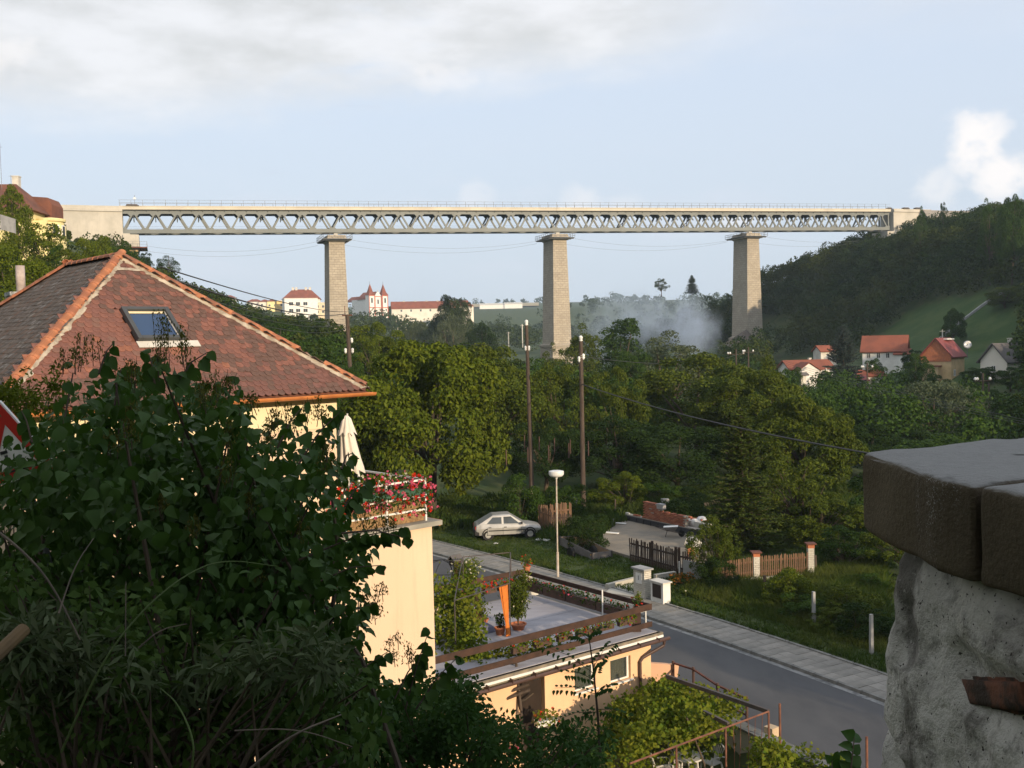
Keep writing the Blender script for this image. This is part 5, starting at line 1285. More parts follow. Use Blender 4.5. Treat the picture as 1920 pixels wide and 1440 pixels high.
flower_box('balcony_flowers', 'long box of red and pink geraniums along the front balcony rail', HP(WU - .4, VB - .05, BZ + .88), HP(UB, VB - .05, BZ + .88), .2, .32, .42, (('petal_red', .9), ('petal_pink', .8)), 1500, 190, GM, 'flower boxes on the balcony of the cream house', .058, 'leaf_green', .17)
flower_box('balcony_flowers', 'box of pink geraniums hanging over the outer corner of the balcony', HP(UB + .05, VB, BZ + .85), HP(UB + .05, VB + 1.2, BZ + .85), .2, .25, .45, (('petal_pink', .9), ('petal_red', .5)), 900, 110, GM, 'flower boxes on the balcony of the cream house', .045, 'leaf_green', .16)
flower_box('balcony_flowers', 'box of mauve petunias standing high at the back of the balcony', HP(UB - 1.6, VB + .6, BZ + 1.0), HP(UB - .2, VB + .6, BZ + 1.0), .2, .26, .3, (('petal_pink', .7), ('petal_white', .5)), 600, 70, GM, 'flower boxes on the balcony of the cream house', .04, 'leaf_walnut', .15)
# balcony parasol, folded
def folded_parasol():
    base = P(655, 960, 26.6); base.z = BZ
    t = lthing('folded_parasol', 'folded white garden parasol standing on the flower balcony', 'parasol', base)
    MB().tube([(0, 0, 0), (.02, 0, 2.75)], .022, 8).build('pole', M['offwhite'], t); MB().lathe((0, 0, 0), [(.28, 0), (.28, .07), (.05, .1)], 14).build('stand', M['grey'], t)
    mb = MB(); n = 40; prof = [(1.22, .30), (1.35, .285), (1.7, .235), (2.1, .19), (2.32, .165)]
    rings = []
    for z, r_ in prof:
        rings.append([((r_ * (1 + .22 * math.cos(8 * 2 * PI * k / n + z * 1.2) * (2.6 - z) / 1.4)) * math.cos(2 * PI * k / n) + .10 * (2.3 - z), (r_ * (1 + .22 * math.cos(8 * 2 * PI * k / n + z))) * math.sin(2 * PI * k / n), z + (.05 * math.sin(8 * 2 * PI * k / n) if z == 1.22 else 0)) for k in range(n)])
    v = [p for r_ in rings for p in r_]; f = [(i * n + j, i * n + (j + 1) % n, (i + 1) * n + (j + 1) % n, (i + 1) * n + j) for i in range(len(prof) - 1) for j in range(n)]
    mb.add(v, f); mb.build('canopy', M['white_cloth'], t, smooth=True)
    mb = MB(); prof = [(2.22, .235), (2.45, .15), (2.62, .1), (2.7, .03)]; v = []
    for z, r_ in prof:
        for k in range(n): a = 2 * PI * k / n; rr = r_ * (1 + .15 * math.cos(8 * a)); v.append((rr * math.cos(a), rr * math.sin(a), z - (.05 * math.cos(8 * a) if z < 2.3 else 0)))
    mb.add(v, [(i * n + j, i * n + (j + 1) % n, (i + 1) * n + (j + 1) % n, (i + 1) * n + j) for i in range(3) for j in range(n)]); mb.build('vent_cap', M['white_cloth'], t, smooth=True)
M['white_cloth'] = mat('white_cloth', (.72, .66, .58), (.64, .58, .51), 2, .9)
folded_parasol()
# chimney beside the ridge
cp = P(40, 560, 27.5)
t = thing('chimney_stack', 'rendered grey chimney with tin cap and tall round flue pipe', 'chimney', (cp.x, cp.y, 8.5))
k = 1900 / 27.5
MB().box((cp.x, cp.y, cp.z - 1.6), (.56, .56, 3.2), R(38)).build('shaft', mat('old_render', (.36, .35, .33), (.2, .2, .19), 2.5, .95, .01, 20), t)
b = MB().box((cp.x, cp.y, cp.z + .0), (.62, .62, .16), R(38)).box((cp.x, cp.y, cp.z + .12), (.7, .7, .10), R(38)); b.build('cap', mat('tin_cap', (.4, .43, .46), (.12, .13, .13), 6, .5, lo=.45, hi=.6), t)
MB().lathe((cp.x, cp.y, cp.z + .17), [(.12, 0), (.115, .72), (.10, .72), (.10, .6)], 16).build('flue_pipe', mat('flue', (.52, .45, .42), (.36, .3, .28), 3, .7, streak=.4), t, smooth=True)
# road warning sign at the left edge
sp = P(24, 850, 6.4)
t = lthing('warning_sign', 'triangular white road sign with red border half hidden by leaves at the left edge', 'road sign', sp, rz=R(-12)); t.rotation_euler.y = R(-14)
def tri(s, y, z0=0.0): return [(-s * .5, y, z0 - s * .289), (s * .5, y, z0 - s * .289), (0, y, z0 + s * .577)]
MB().prism(tri(.60, 0), (0, .02, 0)).build('plate', M['white'], t)
b = MB(); o_, i_ = tri(.565, -.004), tri(.33, -.004)
for k in range(3): j = (k + 1) % 3; b.prism([o_[k], o_[j], i_[j], i_[k]], (0, .003, 0))
b.build('border', mat('sign_red', (.55, .03, .02), None, 1, .4), t)
b = MB()
for x, z, w, h in ((-.05, -.05, .02, .1), (.03, -.06, .03, .07), (0, -.11, .16, .012), (-.06, 0.02, .05, .02)): b.boxb(x - w / 2, -.006, z - h / 2, x + w / 2, -.001, z + h / 2)
b.build('symbol', M['black'], t)
MB().tube([(0, .05, -.16), (0, .05, -3.4)], .03, 8).build('post', M['rail_steel'], t)
# ------------------------------------------------------------------ garage with a roof terrace
ZF = 2.0
def GZ(px, py, z): return G(px, py, z)
C1 = G(1219, 1176, ZF); C2 = G(999, 1113, ZF); C4 = G(893, 1263, ZF)
ta = Vector((C1.x - C4.x, C1.y - C4.y, 0)).normalized(); tb_ = Vector((-ta.y, ta.x, 0))
CO = G(1241, 1184, ZF)                     # outer corner of the slab
def TB(u, v, z): return Vector((CO.x, CO.y, 0)) - ta * u + tb_ * v + Vector((0, 0, z))
DEP = (C2 - Vector((CO.x, CO.y, ZF))).dot(tb_) + .25; LEN = 9.6
YAW = math.atan2(ta.y, ta.x)
def tbox(mb, u0, v0, z0, u1, v1, z1):
    q = [TB(u, v, z) for z in (z0, z1) for u, v in ((u1, v0), (u0, v0), (u0, v1), (u1, v1))]
    return mb.add(q, [(3, 2, 1, 0), (4, 5, 6, 7), (0, 1, 5, 4), (1, 2, 6, 5), (2, 3, 7, 6), (3, 0, 4, 7)])
gar = thing('garage', 'low peach rendered garage with two windows, a dark doorway and a roof terrace', 'garage', TB(4, 3, -1))
WF = .22                                   # front wall plane
def uz(px, py, v=WF):
    p = on_plane(px, py, TB(0, v, 0), tb_); r = p - Vector((CO.x, CO.y, 0)); return -r.dot(ta), p.z
def openings():
    out = []
    for kind, x0, y0, x1, y1 in (('window', 1144, 1238, 1182, 1283), ('window', 1077, 1253, 1116, 1300), ('door', 974, 1280, 1021, 1345)):
        ua, za = uz(x0, y0); ub, zb = uz(x1, y0 - (x1 - x0) * .28); uc, zc = uz(x0, y1)
        out.append((kind, min(ua, ub), max(ua, ub), (-.95 if kind == 'door' else zc), max(za, zb) - .02))
    return out
OPN = openings(); ZT = ZF - .26
M['gar_wall'] = mat('garage_render', (.80, .52, .31), (.72, .46, .28), .6, .92, .004, 40, streak=.12)
us = sorted({0.3, LEN, *[o[1] for o in OPN], *[o[2] for o in OPN]}); zs = sorted({-1.2, ZT, *[o[3] for o in OPN], *[o[4] for o in OPN]})
b = MB()
for u0, u1 in zip(us[:-1], us[1:]):
    for z0, z1 in zip(zs[:-1], zs[1:]):
        um, zm = (u0 + u1) / 2, (z0 + z1) / 2
        if any(o[1] < um < o[2] and o[3] < zm < o[4] for o in OPN): continue
        b.quad(TB(u1, WF, z0), TB(u0, WF, z0), TB(u0, WF, z1), TB(u1, WF, z1))
RD = .16
for k, u0, u1, z0, z1 in OPN:
    for a, c in (((u0, z0), (u0, z1)), ((u0, z1), (u1, z1)), ((u1, z1), (u1, z0)), ((u1, z0), (u0, z0))):
        b.quad(TB(a[0], WF, a[1]), TB(c[0], WF, c[1]), TB(c[0], WF + RD, c[1]), TB(a[0], WF + RD, a[1]))
for (ua, va, ub, vb) in ((.3, WF, .3, DEP - .2), (.3, DEP - .2, LEN, DEP - .2), (LEN, DEP - .2, LEN, WF)): b.quad(TB(ua, va, -1.2), TB(ub, vb, -1.2), TB(ub, vb, ZT), TB(ua, va, ZT))
b.quad(TB(.3, WF, ZT), TB(LEN, WF, ZT), TB(LEN, DEP - .2, ZT), TB(.3, DEP - .2, ZT))
b.build('wall', M['gar_wall'], gar)
M['curtain'] = mat('curtain', (.36, .35, .24), (.27, .27, .2), 2, .9)
for k, u0, u1, z0, z1 in OPN:
    if k == 'window':
        b = MB(); f = .05
        for a in ((u0, z0, u1, z0 + f), (u0, z1 - f, u1, z1), (u0, z0 + f, u0 + f * 1.6, z1 - f), (u1 - f, z0 + f, u1, z1 - f), ): tbox(b, a[0], WF + RD - .06, a[1], a[2], WF + RD, a[3])
        w = b.build('window', M['white'], gar)
        b = MB(); n = 44; uu = np.linspace(u0 + f, u1 - f, n)
        for i in range(n - 1):
            v0 = WF + RD + .05 + .025 * math.sin(i * 1.55); v1 = WF + RD + .05 + .025 * math.sin((i + 1) * 1.55)
            b.quad(TB(uu[i], v0, z0), TB(uu[i + 1], v1, z0), TB(uu[i + 1], v1, z1), TB(uu[i], v0, z1))
        b.build('curtain', M['curtain'], w)
        tbox(MB(), u0 - .06, WF - .08, z0 - .05, u1 + .06, WF + RD - .06, z0 - .005).build('sill', M['white'], w)
    else:
        tbox(MB(), u0, WF + RD, z0, u1, WF + RD + .03, z1).build('door', mat('dark_door', (.022, .014, .01), (.03, .018, .012), 3, .7), gar)
# glass panes in front of the curtains
gm = bpy.data.materials.new('clear_pane'); gm.use_nodes = True; t_ = gm.node_tree; pb_ = t_.nodes['Principled BSDF']; pb_.inputs['Roughness'].default_value = .03; pb_.inputs['Base Color'].default_value = (.06, .075, .075, 1); pb_.inputs['Alpha'].default_value = .38; pb_.inputs['Specular IOR Level'].default_value = .6
wins = [c for c in gar.children if c.name.startswith('window')]
for w, (k, u0, u1, z0, z1) in zip(wins, [o for o in OPN if o[0] == 'window']): tbox(MB(), u0 + .05, WF + RD - .035, z0 + .05, u1 - .05, WF + RD - .028, z1 - .05).build('pane', gm, w)
M['felt'] = mat('terrace_felt', (.38, .37, .40), (.31, .30, .33), .9, .9, .003, 30, streak=.0, stretch=(.5, 2.5, 1))
b = MB(); tbox(b, .03, .03, ZF - .25, LEN, DEP, ZF - .02); b.build('roof_slab', mat('slab_edge', (.30, .26, .2), (.2, .18, .14), 3, .95, .01, 14), gar)
fl = None
nb = 9
for i in range(nb):                                  # sheets of roofing felt
    v0 = .12 + (DEP - .24) * i / nb; v1 = .12 + (DEP - .24) * (i + 1) / nb - .012
    tbox(MB(), .12, v0, ZF - .02, LEN, v1, ZF + .004 * (i % 2)).build('felt_sheet', M['felt'], gar)
b = MB(); tbox(b, -.02, -.05, ZF - .17, LEN, .03, ZF - .1); b.build('fascia', M['white'], gar)
tbox(MB(), -.04, -.02, ZF - .1, LEN, .12, ZF - .02).build('edge_flashing', mat('edge_screed', (.27, .22, .16), (.16, .14, .11), 3, .95), gar)
M['brown_metal'] = mat('brown_gutter', (.085, .045, .035), (.065, .036, .03), 2, .5, spec=.5)
b = MB().tube([TB(-.2, -.13, ZF - .22), TB(LEN, -.13, ZF - .3)], .06, 10)
for u in np.arange(.3, LEN, .85): b.bar(TB(u, -.02, ZF - .18), TB(u, -.2, ZF - .2), .03, .12)
b.build('gutter', M['brown_metal'], gar)
ud, zd = uz(1197, 1240)
b = MB().tube([TB(.02, -.13, ZF - .28), TB(.05, -.12, ZF - .42), TB(ud - .12, WF - .09, zd + .12), TB(ud, WF - .08, zd), TB(ud, WF - .08, -1.0)], .05, 10); b.build('downpipe', M['brown_metal'], gar, smooth=False)
ul, zl = uz(996, 1266); b = MB().tube([TB(ul, WF, zl), TB(ul, WF - .12, zl + .03)], .02, 6).lathe(TB(ul, WF - .14, zl - .1), [(.07, 0), (.06, .08), (.02, .11)], 10); b.lathe(TB(ul - .13, WF - .12, zl - .12), [(.06, 0), (.05, .08), (.02, .11)], 10); b.build('wall_lamp', M['black'], gar)
# railing round the terrace
M['rail_wood'] = mat('railing_boards', (.068, .036, .025), (.045, .026, .02), 3, .75, .004, 30)
def uf(px, py, v): p = on_plane(px, py, TB(0, v, 0), tb_); return -(p - Vector((CO.x, CO.y, 0))).dot(ta)
rl = thing('terrace_railing', 'brown board railing on three sides of the roof terrace', 'railing', TB(3, 3, ZF))
VR = .26; UR = .3; VBK = DEP - .15
def board(u0, v0, u1, v1, z, h=.2, th=.035):
    b = MB().bar(TB(u0, v0, ZF + z), TB(u1, v1, ZF + z), th, h); b.build('board', M['rail_wood'], rl)
board(UR - .06, VR - .05, LEN, VR - .05, .82); board(UR - .06, VR - .05, LEN, VR - .05, .25, .17)
board(UR - .05, VR, UR - .05, VBK, .82, .16); 
board(UR, VBK + .05, LEN, VBK + .05, .85, .2); board(UR + 2.0, VBK + .05, LEN, VBK + .05, .25, .3)
pm = MB().boxb(-.03, -.03, 0, .03, .03, .95).mesh('post', M['brown_metal'])
ups = [uf(x, y, VR) for x, y in ((1219, 1140), (1149, 1160), (1072, 1175), (992, 1195))]; step_ = (ups[3] - ups[0]) / 3
pts_ = [(ups[0] + step_ * k, VR - .10) for k in range(5)] + [(UR, VR + (VBK - VR) * k / 4) for k in range(1, 5)] + [(UR + 1.75 * k, VBK) for k in range(1, 5)]
for u, v in pts_:
    o = obj('post', pm, rl, local=True); o.location = TB(u, v, ZF - .02); o.rotation_euler.z = YAW
# planters hanging on the front railing
BP = mat('planter_brown', (.10, .06, .045), (.075, .045, .035), 3, .6)
fp = [(1159, 1187, 'nearest the corner pot'), (1112, 1148, 'second from the corner pot'), (1080, 1107, 'third from the corner pot'), (1044, 1070, 'fourth from the corner pot'), (1001, 1030, 'fifth from the corner pot'), (958, 986, 'sixth from the corner pot')]
for x0, x1, lb in fp:
    u1 = uf(x0, 1180, VR + .12); u0 = uf(x1, 1165, VR + .12)
    flower_box('planter', 'brown planter of red geraniums on the front railing, ' + lb, TB(u1, VR + .1, ZF + .56), TB(u0, VR + .1, ZF + .56), .16, .22, .06, (('petal_red', 1),), 150, 7, BP, 'planters along the front railing', .045, 'leaf_vine', .08, .085)
for i, (a, c, lb, pet) in enumerate(((.12, .36, 'at the road corner', (('petal_red', 1),)), (.37, .6, 'in the middle', (('petal_red', .5), ('petal_pink', .6))), (.61, .8, 'beyond the middle', (('petal_red', 1),)), (.81, .97, 'nearest the grey cement pipe, few flowers', (('petal_pink', 1),)))):
    v0, v1 = VR + (VBK - VR) * a, VR + (VBK - VR) * c
    flower_box('planter', 'long dark planter on the road side railing, ' + lb, TB(UR + .1, v0, ZF + .55), TB(UR + .1, v1, ZF + .55), .2, .2, .08, pet, 210, 13 if i else 10, BP, 'planters along the road side railing', .045, 'leaf_green', .09, .08, .3)
for i, (px0, px1, lb, pet) in enumerate(((908, 930, 'crowded with crimson flowers', (('petal_red', 2.2),)), (936, 962, 'with green leaves and few red flowers', (('petal_red', .8),)))):
    u1 = uf(px0, 1090, VBK - .2); u0 = uf(px1, 1085, VBK - .2)
    flower_box('planter', 'brown planter on the back terrace railing ' + lb, TB(u1, VBK - .14, ZF + .6), TB(u0, VBK - .14, ZF + .6), .2, .2, .05, pet, 140, 12, BP, 'planters along the back railing', .05, 'leaf_vine', .08, .08, .22)
def pot_plant(name, label, p, r, h, leaf, n, ht, sp, petals=(), cat='potted plant', group=None, pm_='terracotta', leafsz=.08, asp=.6, fr=.045, stems=5):
    t = lthing(name, label, cat, p, group)
    MB().lathe((0, 0, 0), [(r * .68, 0), (r * .95, h * .85), (r * 1.08, h * .85), (r * 1.08, h), (r * .9, h), (r * .85, h * .8)], 14).build('pot', M[pm_], t, smooth=False)
    rg = FRG; mb = MB(); st = []
    for k in range(stems):
        a = 2 * PI * k / stems + rg.uniform(0, 1); e = Vector((math.cos(a) * sp * rg.uniform(.3, .9), math.sin(a) * sp * rg.uniform(.3, .9), h + ht * rg.uniform(.6, 1)))
        mb.tube([(0, 0, h * .7), (e.x * .4, e.y * .4, h + ht * .4), e], [.012, .009, .004], 5); st.append(e)
    mb.build('stem', M['bark'], t)
    w = rg.integers(0, stems, n); f = rg.uniform(.25, 1.05, n)[:, None]; S = np.array([tuple(s) for s in st])[w]
    pts = np.array([0, 0, h * .8]) * (1 - f) + S * f + rg.normal(0, sp * .32, (n, 3)) * np.array([1, 1, .6])
    leaf_cloud('foliage', pts, leafsz, leaf, t, rg, .2, asp, local=True)
    for m_, k in petals:
        i = rg.choice(n, k); blossoms('blossoms', pts[i] * np.array([1.1, 1.1, 1.03]), fr, m_, t, rg, local=True)
    return t
p = G(1197, 1169, ZF)
st = lthing('plant_stool', 'small white stool under the geranium pot at the terrace corner', 'stool', p, rz=YAW)
MB().boxb(-.2, -.2, .42, .2, .2, .47).build('seat', M['white'], st)
lg = MB().boxb(-.02, -.02, 0, .02, .02, .42).mesh('leg', M['white'])
for x in (-.17, .17):
    for y in (-.17, .17): o = obj('leg', lg, st, local=True); o.location = (x, y, 0)
pot_plant('geranium_pot', 'terracotta pot of red geraniums on the white stool', (p.x, p.y, ZF + .47), .15, .25, 'leaf_walnut', 150, .25, .2, (('petal_red', 6),), group='geranium pots on the terrace')
p2 = TB(UR + .25, VR + .35, ZF + .62); pot_plant('geranium_pot', 'small pot of red flowers in the railing corner behind the stool', p2, .1, .16, 'leaf_green', 90, .18, .14, (('petal_red', 5),), group='geranium pots on the terrace', stems=4)
MB().boxb(-.14, -.14, -.64, .14, .14, 0).build('pot_stand', M['rail_wood'], bpy.data.objects[[o.name for o in bpy.data.objects if o.name.startswith('geranium_pot')][-1]])
p = G(989, 1113, ZF)
t = lthing('vent_pipe', 'thick grey cement pipe standing at the back corner of the terrace', 'pipe', p)
MB().lathe((0, 0, -.05), [(.2, 0), (.2, .86), (.17, .86), (.17, .8)], 20).build('pipe', M['concrete'], t, smooth=False); MB().box((0, 0, .05), (.62, .55, .18), YAW).build('footing', M['offwhite'], t)
pot_plant('geranium_pot', 'terracotta pot with scarlet geranium on top of the grey cement pipe', (p.x, p.y, ZF + .81), .14, .24, 'leaf_walnut', 110, .36, .26, (('petal_red', 9),), group='geranium pots on the terrace')
pot_plant('oleander', 'tall oleander with small white flowers in a wide terracotta bowl', G(972, 1180, ZF), .26, .2, 'leaf_olive', 2200, 1.8, .36, (('petal_white', 40),), asp=.22, leafsz=.17, fr=.03, stems=14)
pot_plant('oleander', 'white flowering oleander behind the railing near the bird house', G(878, 1122, ZF), .24, .3, 'leaf_vine', 1300, 1.15, .45, (('petal_white', 60),), asp=.22, leafsz=.17, fr=.05, stems=10)
pot_plant('potted_shrub', 'terracotta pot with leafy plant on the terrace, upper of two by the vine', G(898, 1158, ZF) , .15, .3, 'leaf_green', 140, .5, .25, (('petal_red', 3),), group='pots beside the vine')
pot_plant('potted_shrub', 'wide terracotta pot with dark plant, lower of two by the vine', G(905, 1172, ZF), .2, .22, 'leaf_vine', 170, .5, .3, group='pots beside the vine')
pot_plant('potted_shrub', 'dark leafy pot plant at the foot of the orange curtain', G(938, 1190, ZF), .18, .25, 'leaf_dark', 190, .5, .2, group='pots beside the vine')
# canopy frame with an orange curtain
D_ = 32.4
t = thing('canopy_frame', 'thin dark canopy frame standing over the left part of the terrace', 'canopy frame', G(955, 1205, ZF))
fr = MB(); q = [P(955, 1094, D_), P(852, 1117, 30.4), P(868, 1056, 36.6), P(958, 1080, 37.2)]
zz = q[0].z; q = [Vector((a.x, a.y, zz)) for a in q]
for a in q: fr.tube([Vector((a.x, a.y, ZF)), a], .02, 6)
fr.build('post', M['dark_steel'], t); fr = MB()
for i in range(4): fr.tube([q[i], q[(i + 1) % 4]], .018, 6)
fr.build('top_rail', M['dark_steel'], t)
cu = lthing('orange_curtain', 'orange curtain gathered and tied, hanging from the canopy frame', 'curtain', (q[0].x, q[0].y, 0))
off = (q[1] - q[0]).normalized(); mb = MB(); n = 30; v = []; prof = [(zz - .02, .19, .22), (zz - .3, .165, .2), (zz - .8, .125, .13), (zz - 1.25, .075, .02), (zz - 1.36, .085, .02), (zz - 1.72, .11, .0)]
for z, w, c_ in prof:
    for k in range(n):
        a = 2 * PI * k / n; rr = w * (1 + .25 * math.sin(7 * a + z)); p = off * (.3 - (zz - z) * .12 + rr * math.cos(a)); v.append((p.x, p.y + rr * .35 * math.sin(a), z))
mb.add(v, [(i * n + j, i * n + (j + 1) % n, (i + 1) * n + (j + 1) % n, (i + 1) * n + j) for i in range(len(prof) - 1) for j in range(n)])
mb.build('drape', mat('orange_cloth', (.62, .19, .03), (.5, .14, .025), 3, .85), cu, smooth=True)
# folded grey cover lying on the terrace
q_ = TB(UR + .25, VR + (VBK - VR) * .30, ZF); tag(MB().tube([q_, q_ + Vector((0, 0, 1.05))], .025, 8).build('steel_pole', M['white']), 'short white steel pole standing at the road side railing of the terrace', 'pole')
gpos = G(882, 1183, ZF); t = lthing('lounger_cover', 'low blue grey cover spread over something on the terrace', 'cover', gpos, rz=YAW)
mb = MB(); n = 14
v = [((i / n - .5) * 1.5, (j / n - .5) * 1.3, (.32 * max(0, math.cos((i / n - .5) * PI)) ** .5 * max(0, math.cos((j / n - .5) * PI)) ** .5 + .03 * mnoise.noise(Vector((i * .5, j * .5, 0)))) + .01) for i in range(n + 1) for j in range(n + 1)]
mb.add(v, [(i * (n + 1) + j, (i + 1) * (n + 1) + j, (i + 1) * (n + 1) + j + 1, i * (n + 1) + j + 1) for i in range(n) for j in range(n)]); mb.build('cloth', mat('grey_cover', (.17, .17, .24), (.13, .13, .19), 3, .9), t, smooth=True)
b = MB(); tbox(b, UR + 3.6, VBK - .22, ZF, UR + 6.5, VBK - .02, ZF + .28); 
tag(b.build('parapet', mat('parapet_stone', (.5, .4, .27), (.42, .33, .23), 3, .9)), 'low sandy parapet block at the back edge of the terrace', 'wall')
# bird house on a post
p = P(857, 1056, 39.0)
t = lthing('bird_house', 'white fronted bird house with dark gable roof on a brown post', 'bird house', (p.x, p.y, 0), rz=R(48))
z0 = p.z
b = MB().boxb(-.30, -.14, z0 - .05, .12, .14, z0 + .16); b.build('box', M['dark_picket'], t)
MB().prism([(.125, -.15, z0 - .05), (.125, .15, z0 - .05), (.125, .15, z0 + .16), (.125, 0, z0 + .30), (.125, -.15, z0 + .16)], (.02, 0, 0)).build('front', M['white'], t)
b = MB()
for sg in (-1, 1): b.prism([(-.36, sg * .2, z0 + .12), (.18, sg * .2, z0 + .12), (.18, 0, z0 + .32), (-.36, 0, z0 + .32)], (0, 0, .03))
b.build('roof', M['grey_roof'], t); MB().boxb(-.14, -.06, -1.0, -.02, .06, z0 - .05).build('post', M['wood'], t)
# arched metal pavilion next to the house wall
c = P(829, 1049, 37.6); t = thing('metal_pavilion', 'thin black arched metal pavilion frame beside the cream house wall', 'pavilion', (c.x, c.y, 0)); b = MB()
for k in range(6):
    a = 2 * PI * k / 6 + .3; pts = [c + Vector((math.cos(a) * r_, math.sin(a) * r_, -dz)) for r_, dz in ((0, 0), (.5, .12), (1.0, .38), (1.35, .8), (1.4, 1.0))] + [Vector((c.x + math.cos(a) * 1.4, c.y + math.sin(a) * 1.4, .0))]
    b = MB().tube(pts, .017, 6); b.build('rib', M['black'], t)
b = MB(); b.tube([c + Vector((math.cos(a) * 1.38, math.sin(a) * 1.38, -.9)) for a in np.linspace(0, 2 * PI, 19)], .014, 5); b.build('hoop', M['black'], t)
# ------------------------------------------------------------------ vines and pergola
def vine(name, label, boxes, n, size, lm, seed, stems=(), cat='vine', hang=0.0):
    """boxes: corner rows (p0, p1, p2, thickness, hang) — parallelograms covered with leaves"""
    rg = np.random.default_rng(seed); t = thing(name, label, cat, boxes[0][0]); C = []
    tot = sum((Vector(b_[1]) - Vector(b_[0])).cross(Vector(b_[2]) - Vector(b_[0])).length for b_ in boxes)
    for p0, p1, p2, th, hg in boxes:
        p0, p1, p2 = map(lambda q_: np.array(tuple(q_)), (p0, p1, p2)); ar = np.linalg.norm(np.cross(p1 - p0, p2 - p0)); k = int(n * ar / tot)
        u, w = rg.uniform(-.03, 1.03, (2, k)); q_ = p0 + np.outer(u, p1 - p0) + np.outer(w, p2 - p0)
        nz = np.array([mnoise.noise(Vector((x * 1.1, y * 1.1, z * 1.1 + seed))) for x, y, z in q_])
        keep = nz > -.30 + rg.uniform(-.1, .1, k); q_ = q_[keep]; nz = nz[keep]
        q_[:, 2] += th * (nz * .9 + rg.normal(0, .35, len(q_))); e = rg.random(len(q_)) < .25; q_[e, 2] -= rg.uniform(0, hg, e.sum()); C.append(q_ + rg.normal(0, th * .25, q_.shape))
    C = np.concatenate(C); m_ = len(C); Nn = rg.normal(size=(m_, 3)) * .7 + np.array([.25, -.45, .8]); A = rg.normal(size=(m_, 3)) + np.array([0, 0, -.6]); s = size * rg.uniform(.6, 1.4, m_)
    V, F = diamonds(C, A, Nn, s, s * .85, rg, .12); obj('foliage', np_mesh('foliage', V, F, M[lm]), t)
    if stems:
        mb = MB()
        for pts in stems: mb.tube(pts, [.035 * (1 - .6 * i / len(pts)) for i in range(len(pts))], 6)
        mb.build('stem', M['bark'], t)
    return t
ZG = -.98; ZP = 1.35
PA, PB_, PC = G(1441, 1334, ZP), G(1250, 1268, ZP), G(1330, 1372, ZP)
pg = thing('pergola', 'rusty pipe and dark beam pergola over the courtyard by the road', 'pergola', (PA.x, PA.y, ZG))
PD = PC + (PB_ - PA) * .0
M['pipe'] = mat('rusty_pipe', (.22, .095, .06), (.13, .06, .045), 4, .8)
MB().bar(PA, PB_, .09, .11).build('beam', M['dark_steel'], pg)
pe = PA - ta * 5.2; MB().tube([PA, pe], .025, 6).build('pipe_rail', M['pipe'], pg)
q0, q1 = G(1340, 1344, ZP), G(1372, 1357, ZP); MB().bar(G(1320, 1335, ZP), G(1366, 1358, ZP), .08, .1).build('beam', M['dark_steel'], pg)
for p in (PA, PA - ta * 1.75, PA - ta * 3.6): MB().tube([Vector((p.x, p.y, ZG)), p], .028, 6).build('post', M['pipe'], pg)
MB().tube([G(1462, 1319, 1.55), Vector((G(1462, 1319, 1.55).x, G(1462, 1319, 1.55).y, -1))], .033, 8).build('post', M['pipe'], pg)
p = G(1625, 1381, 1.2); tag(MB().tube([p, Vector((p.x, p.y, -.5))], .035, 8).build('steel_post', M['pipe']), 'single rusty steel post beside the road, left of the stone wall', 'post')
b = MB()
for i in range(5):
    a = PA - ta * (.25 + .3 * i); b.tube([a, a + Vector((rt.gauss(0, .03), 0, -.7)), a + Vector((rt.gauss(0, .1), rt.gauss(0, .1), -1.7))], .008, 4)
b.build('hanging_rods', M['pipe'], pg)
vq = [G(1150, 1318, .5), G(1250, 1276, .45), G(1396, 1316, .9), G(1335, 1368, 1.15), G(1180, 1400, 1.0)]
vine('grape_vine', 'sunlit grape vine spread over the courtyard pergola below the garage windows', [(vq[1], vq[2], vq[3] + (vq[1] - vq[2]), .28, .9), (vq[0], vq[1], vq[4], .28, 1.2), (vq[4], vq[3], vq[0], .3, 1.0),
     (G(1130, 1420, .2), G(1215, 1400, .2), G(1130, 1340, .4), .3, .6)], 13000, .12, 'leaf_vine', 3, [[(vq[3].x, vq[3].y, ZG), (vq[3].x - .2, vq[3].y + .1, .2), (vq[3].x - .6, vq[3].y + .4, ZP)]])
vl = [G(815, 1235, .8), G(895, 1245, .6), G(812, 1085, 3.0), G(862, 1085, 2.8)]
vine('wall_vine', 'tall olive green vine climbing between the cream house and the terrace', [(P(815, 1250, 30.5), P(905, 1262, 29.5), P(812, 1090, 34.), .5, .3), (P(830, 1100, 34.5), P(880, 1125, 33.5), P(830, 1180, 32.), .45, .5), (P(812, 1180, 31.), P(912, 1215, 30.4), P(815, 1260, 29.8), .5, .4)], 5200, .12, 'leaf_vine', 5)
vine('railing_vine', 'vine shoots growing along the left end of the front railing', [(P(880, 1225, 30.2), P(1000, 1200, 30.6), P(880, 1262, 29.8), .25, .4), (P(1000, 1205, 30.8), P(1075, 1210, 30.9), P(1000, 1235, 30.4), .12, .2)], 1500, .115, 'leaf_vine', 8,
     [[P(968, 1300, 29.2), P(955, 1262, 29.4), P(972, 1235, 29.8), P(955, 1215, 30.2)], [P(975, 1330, 29.), P(968, 1295, 29.2), P(963, 1255, 29.5), P(985, 1232, 30)], [P(948, 1335, 29.), P(957, 1320, 29.1), P(985, 1312, 29.2), P(1000, 1300, 29.4)]])
t = thing('trellis_post', 'brown post with short cross arms in front of the dark doorway', 'post', P(966, 1400, 28.9))
MB().tube([P(967, 1238, 29.3), P(978, 1340, 28.9), P(981, 1420, 28.7)], .04, 7).build('post', M['pole_wood'], t)
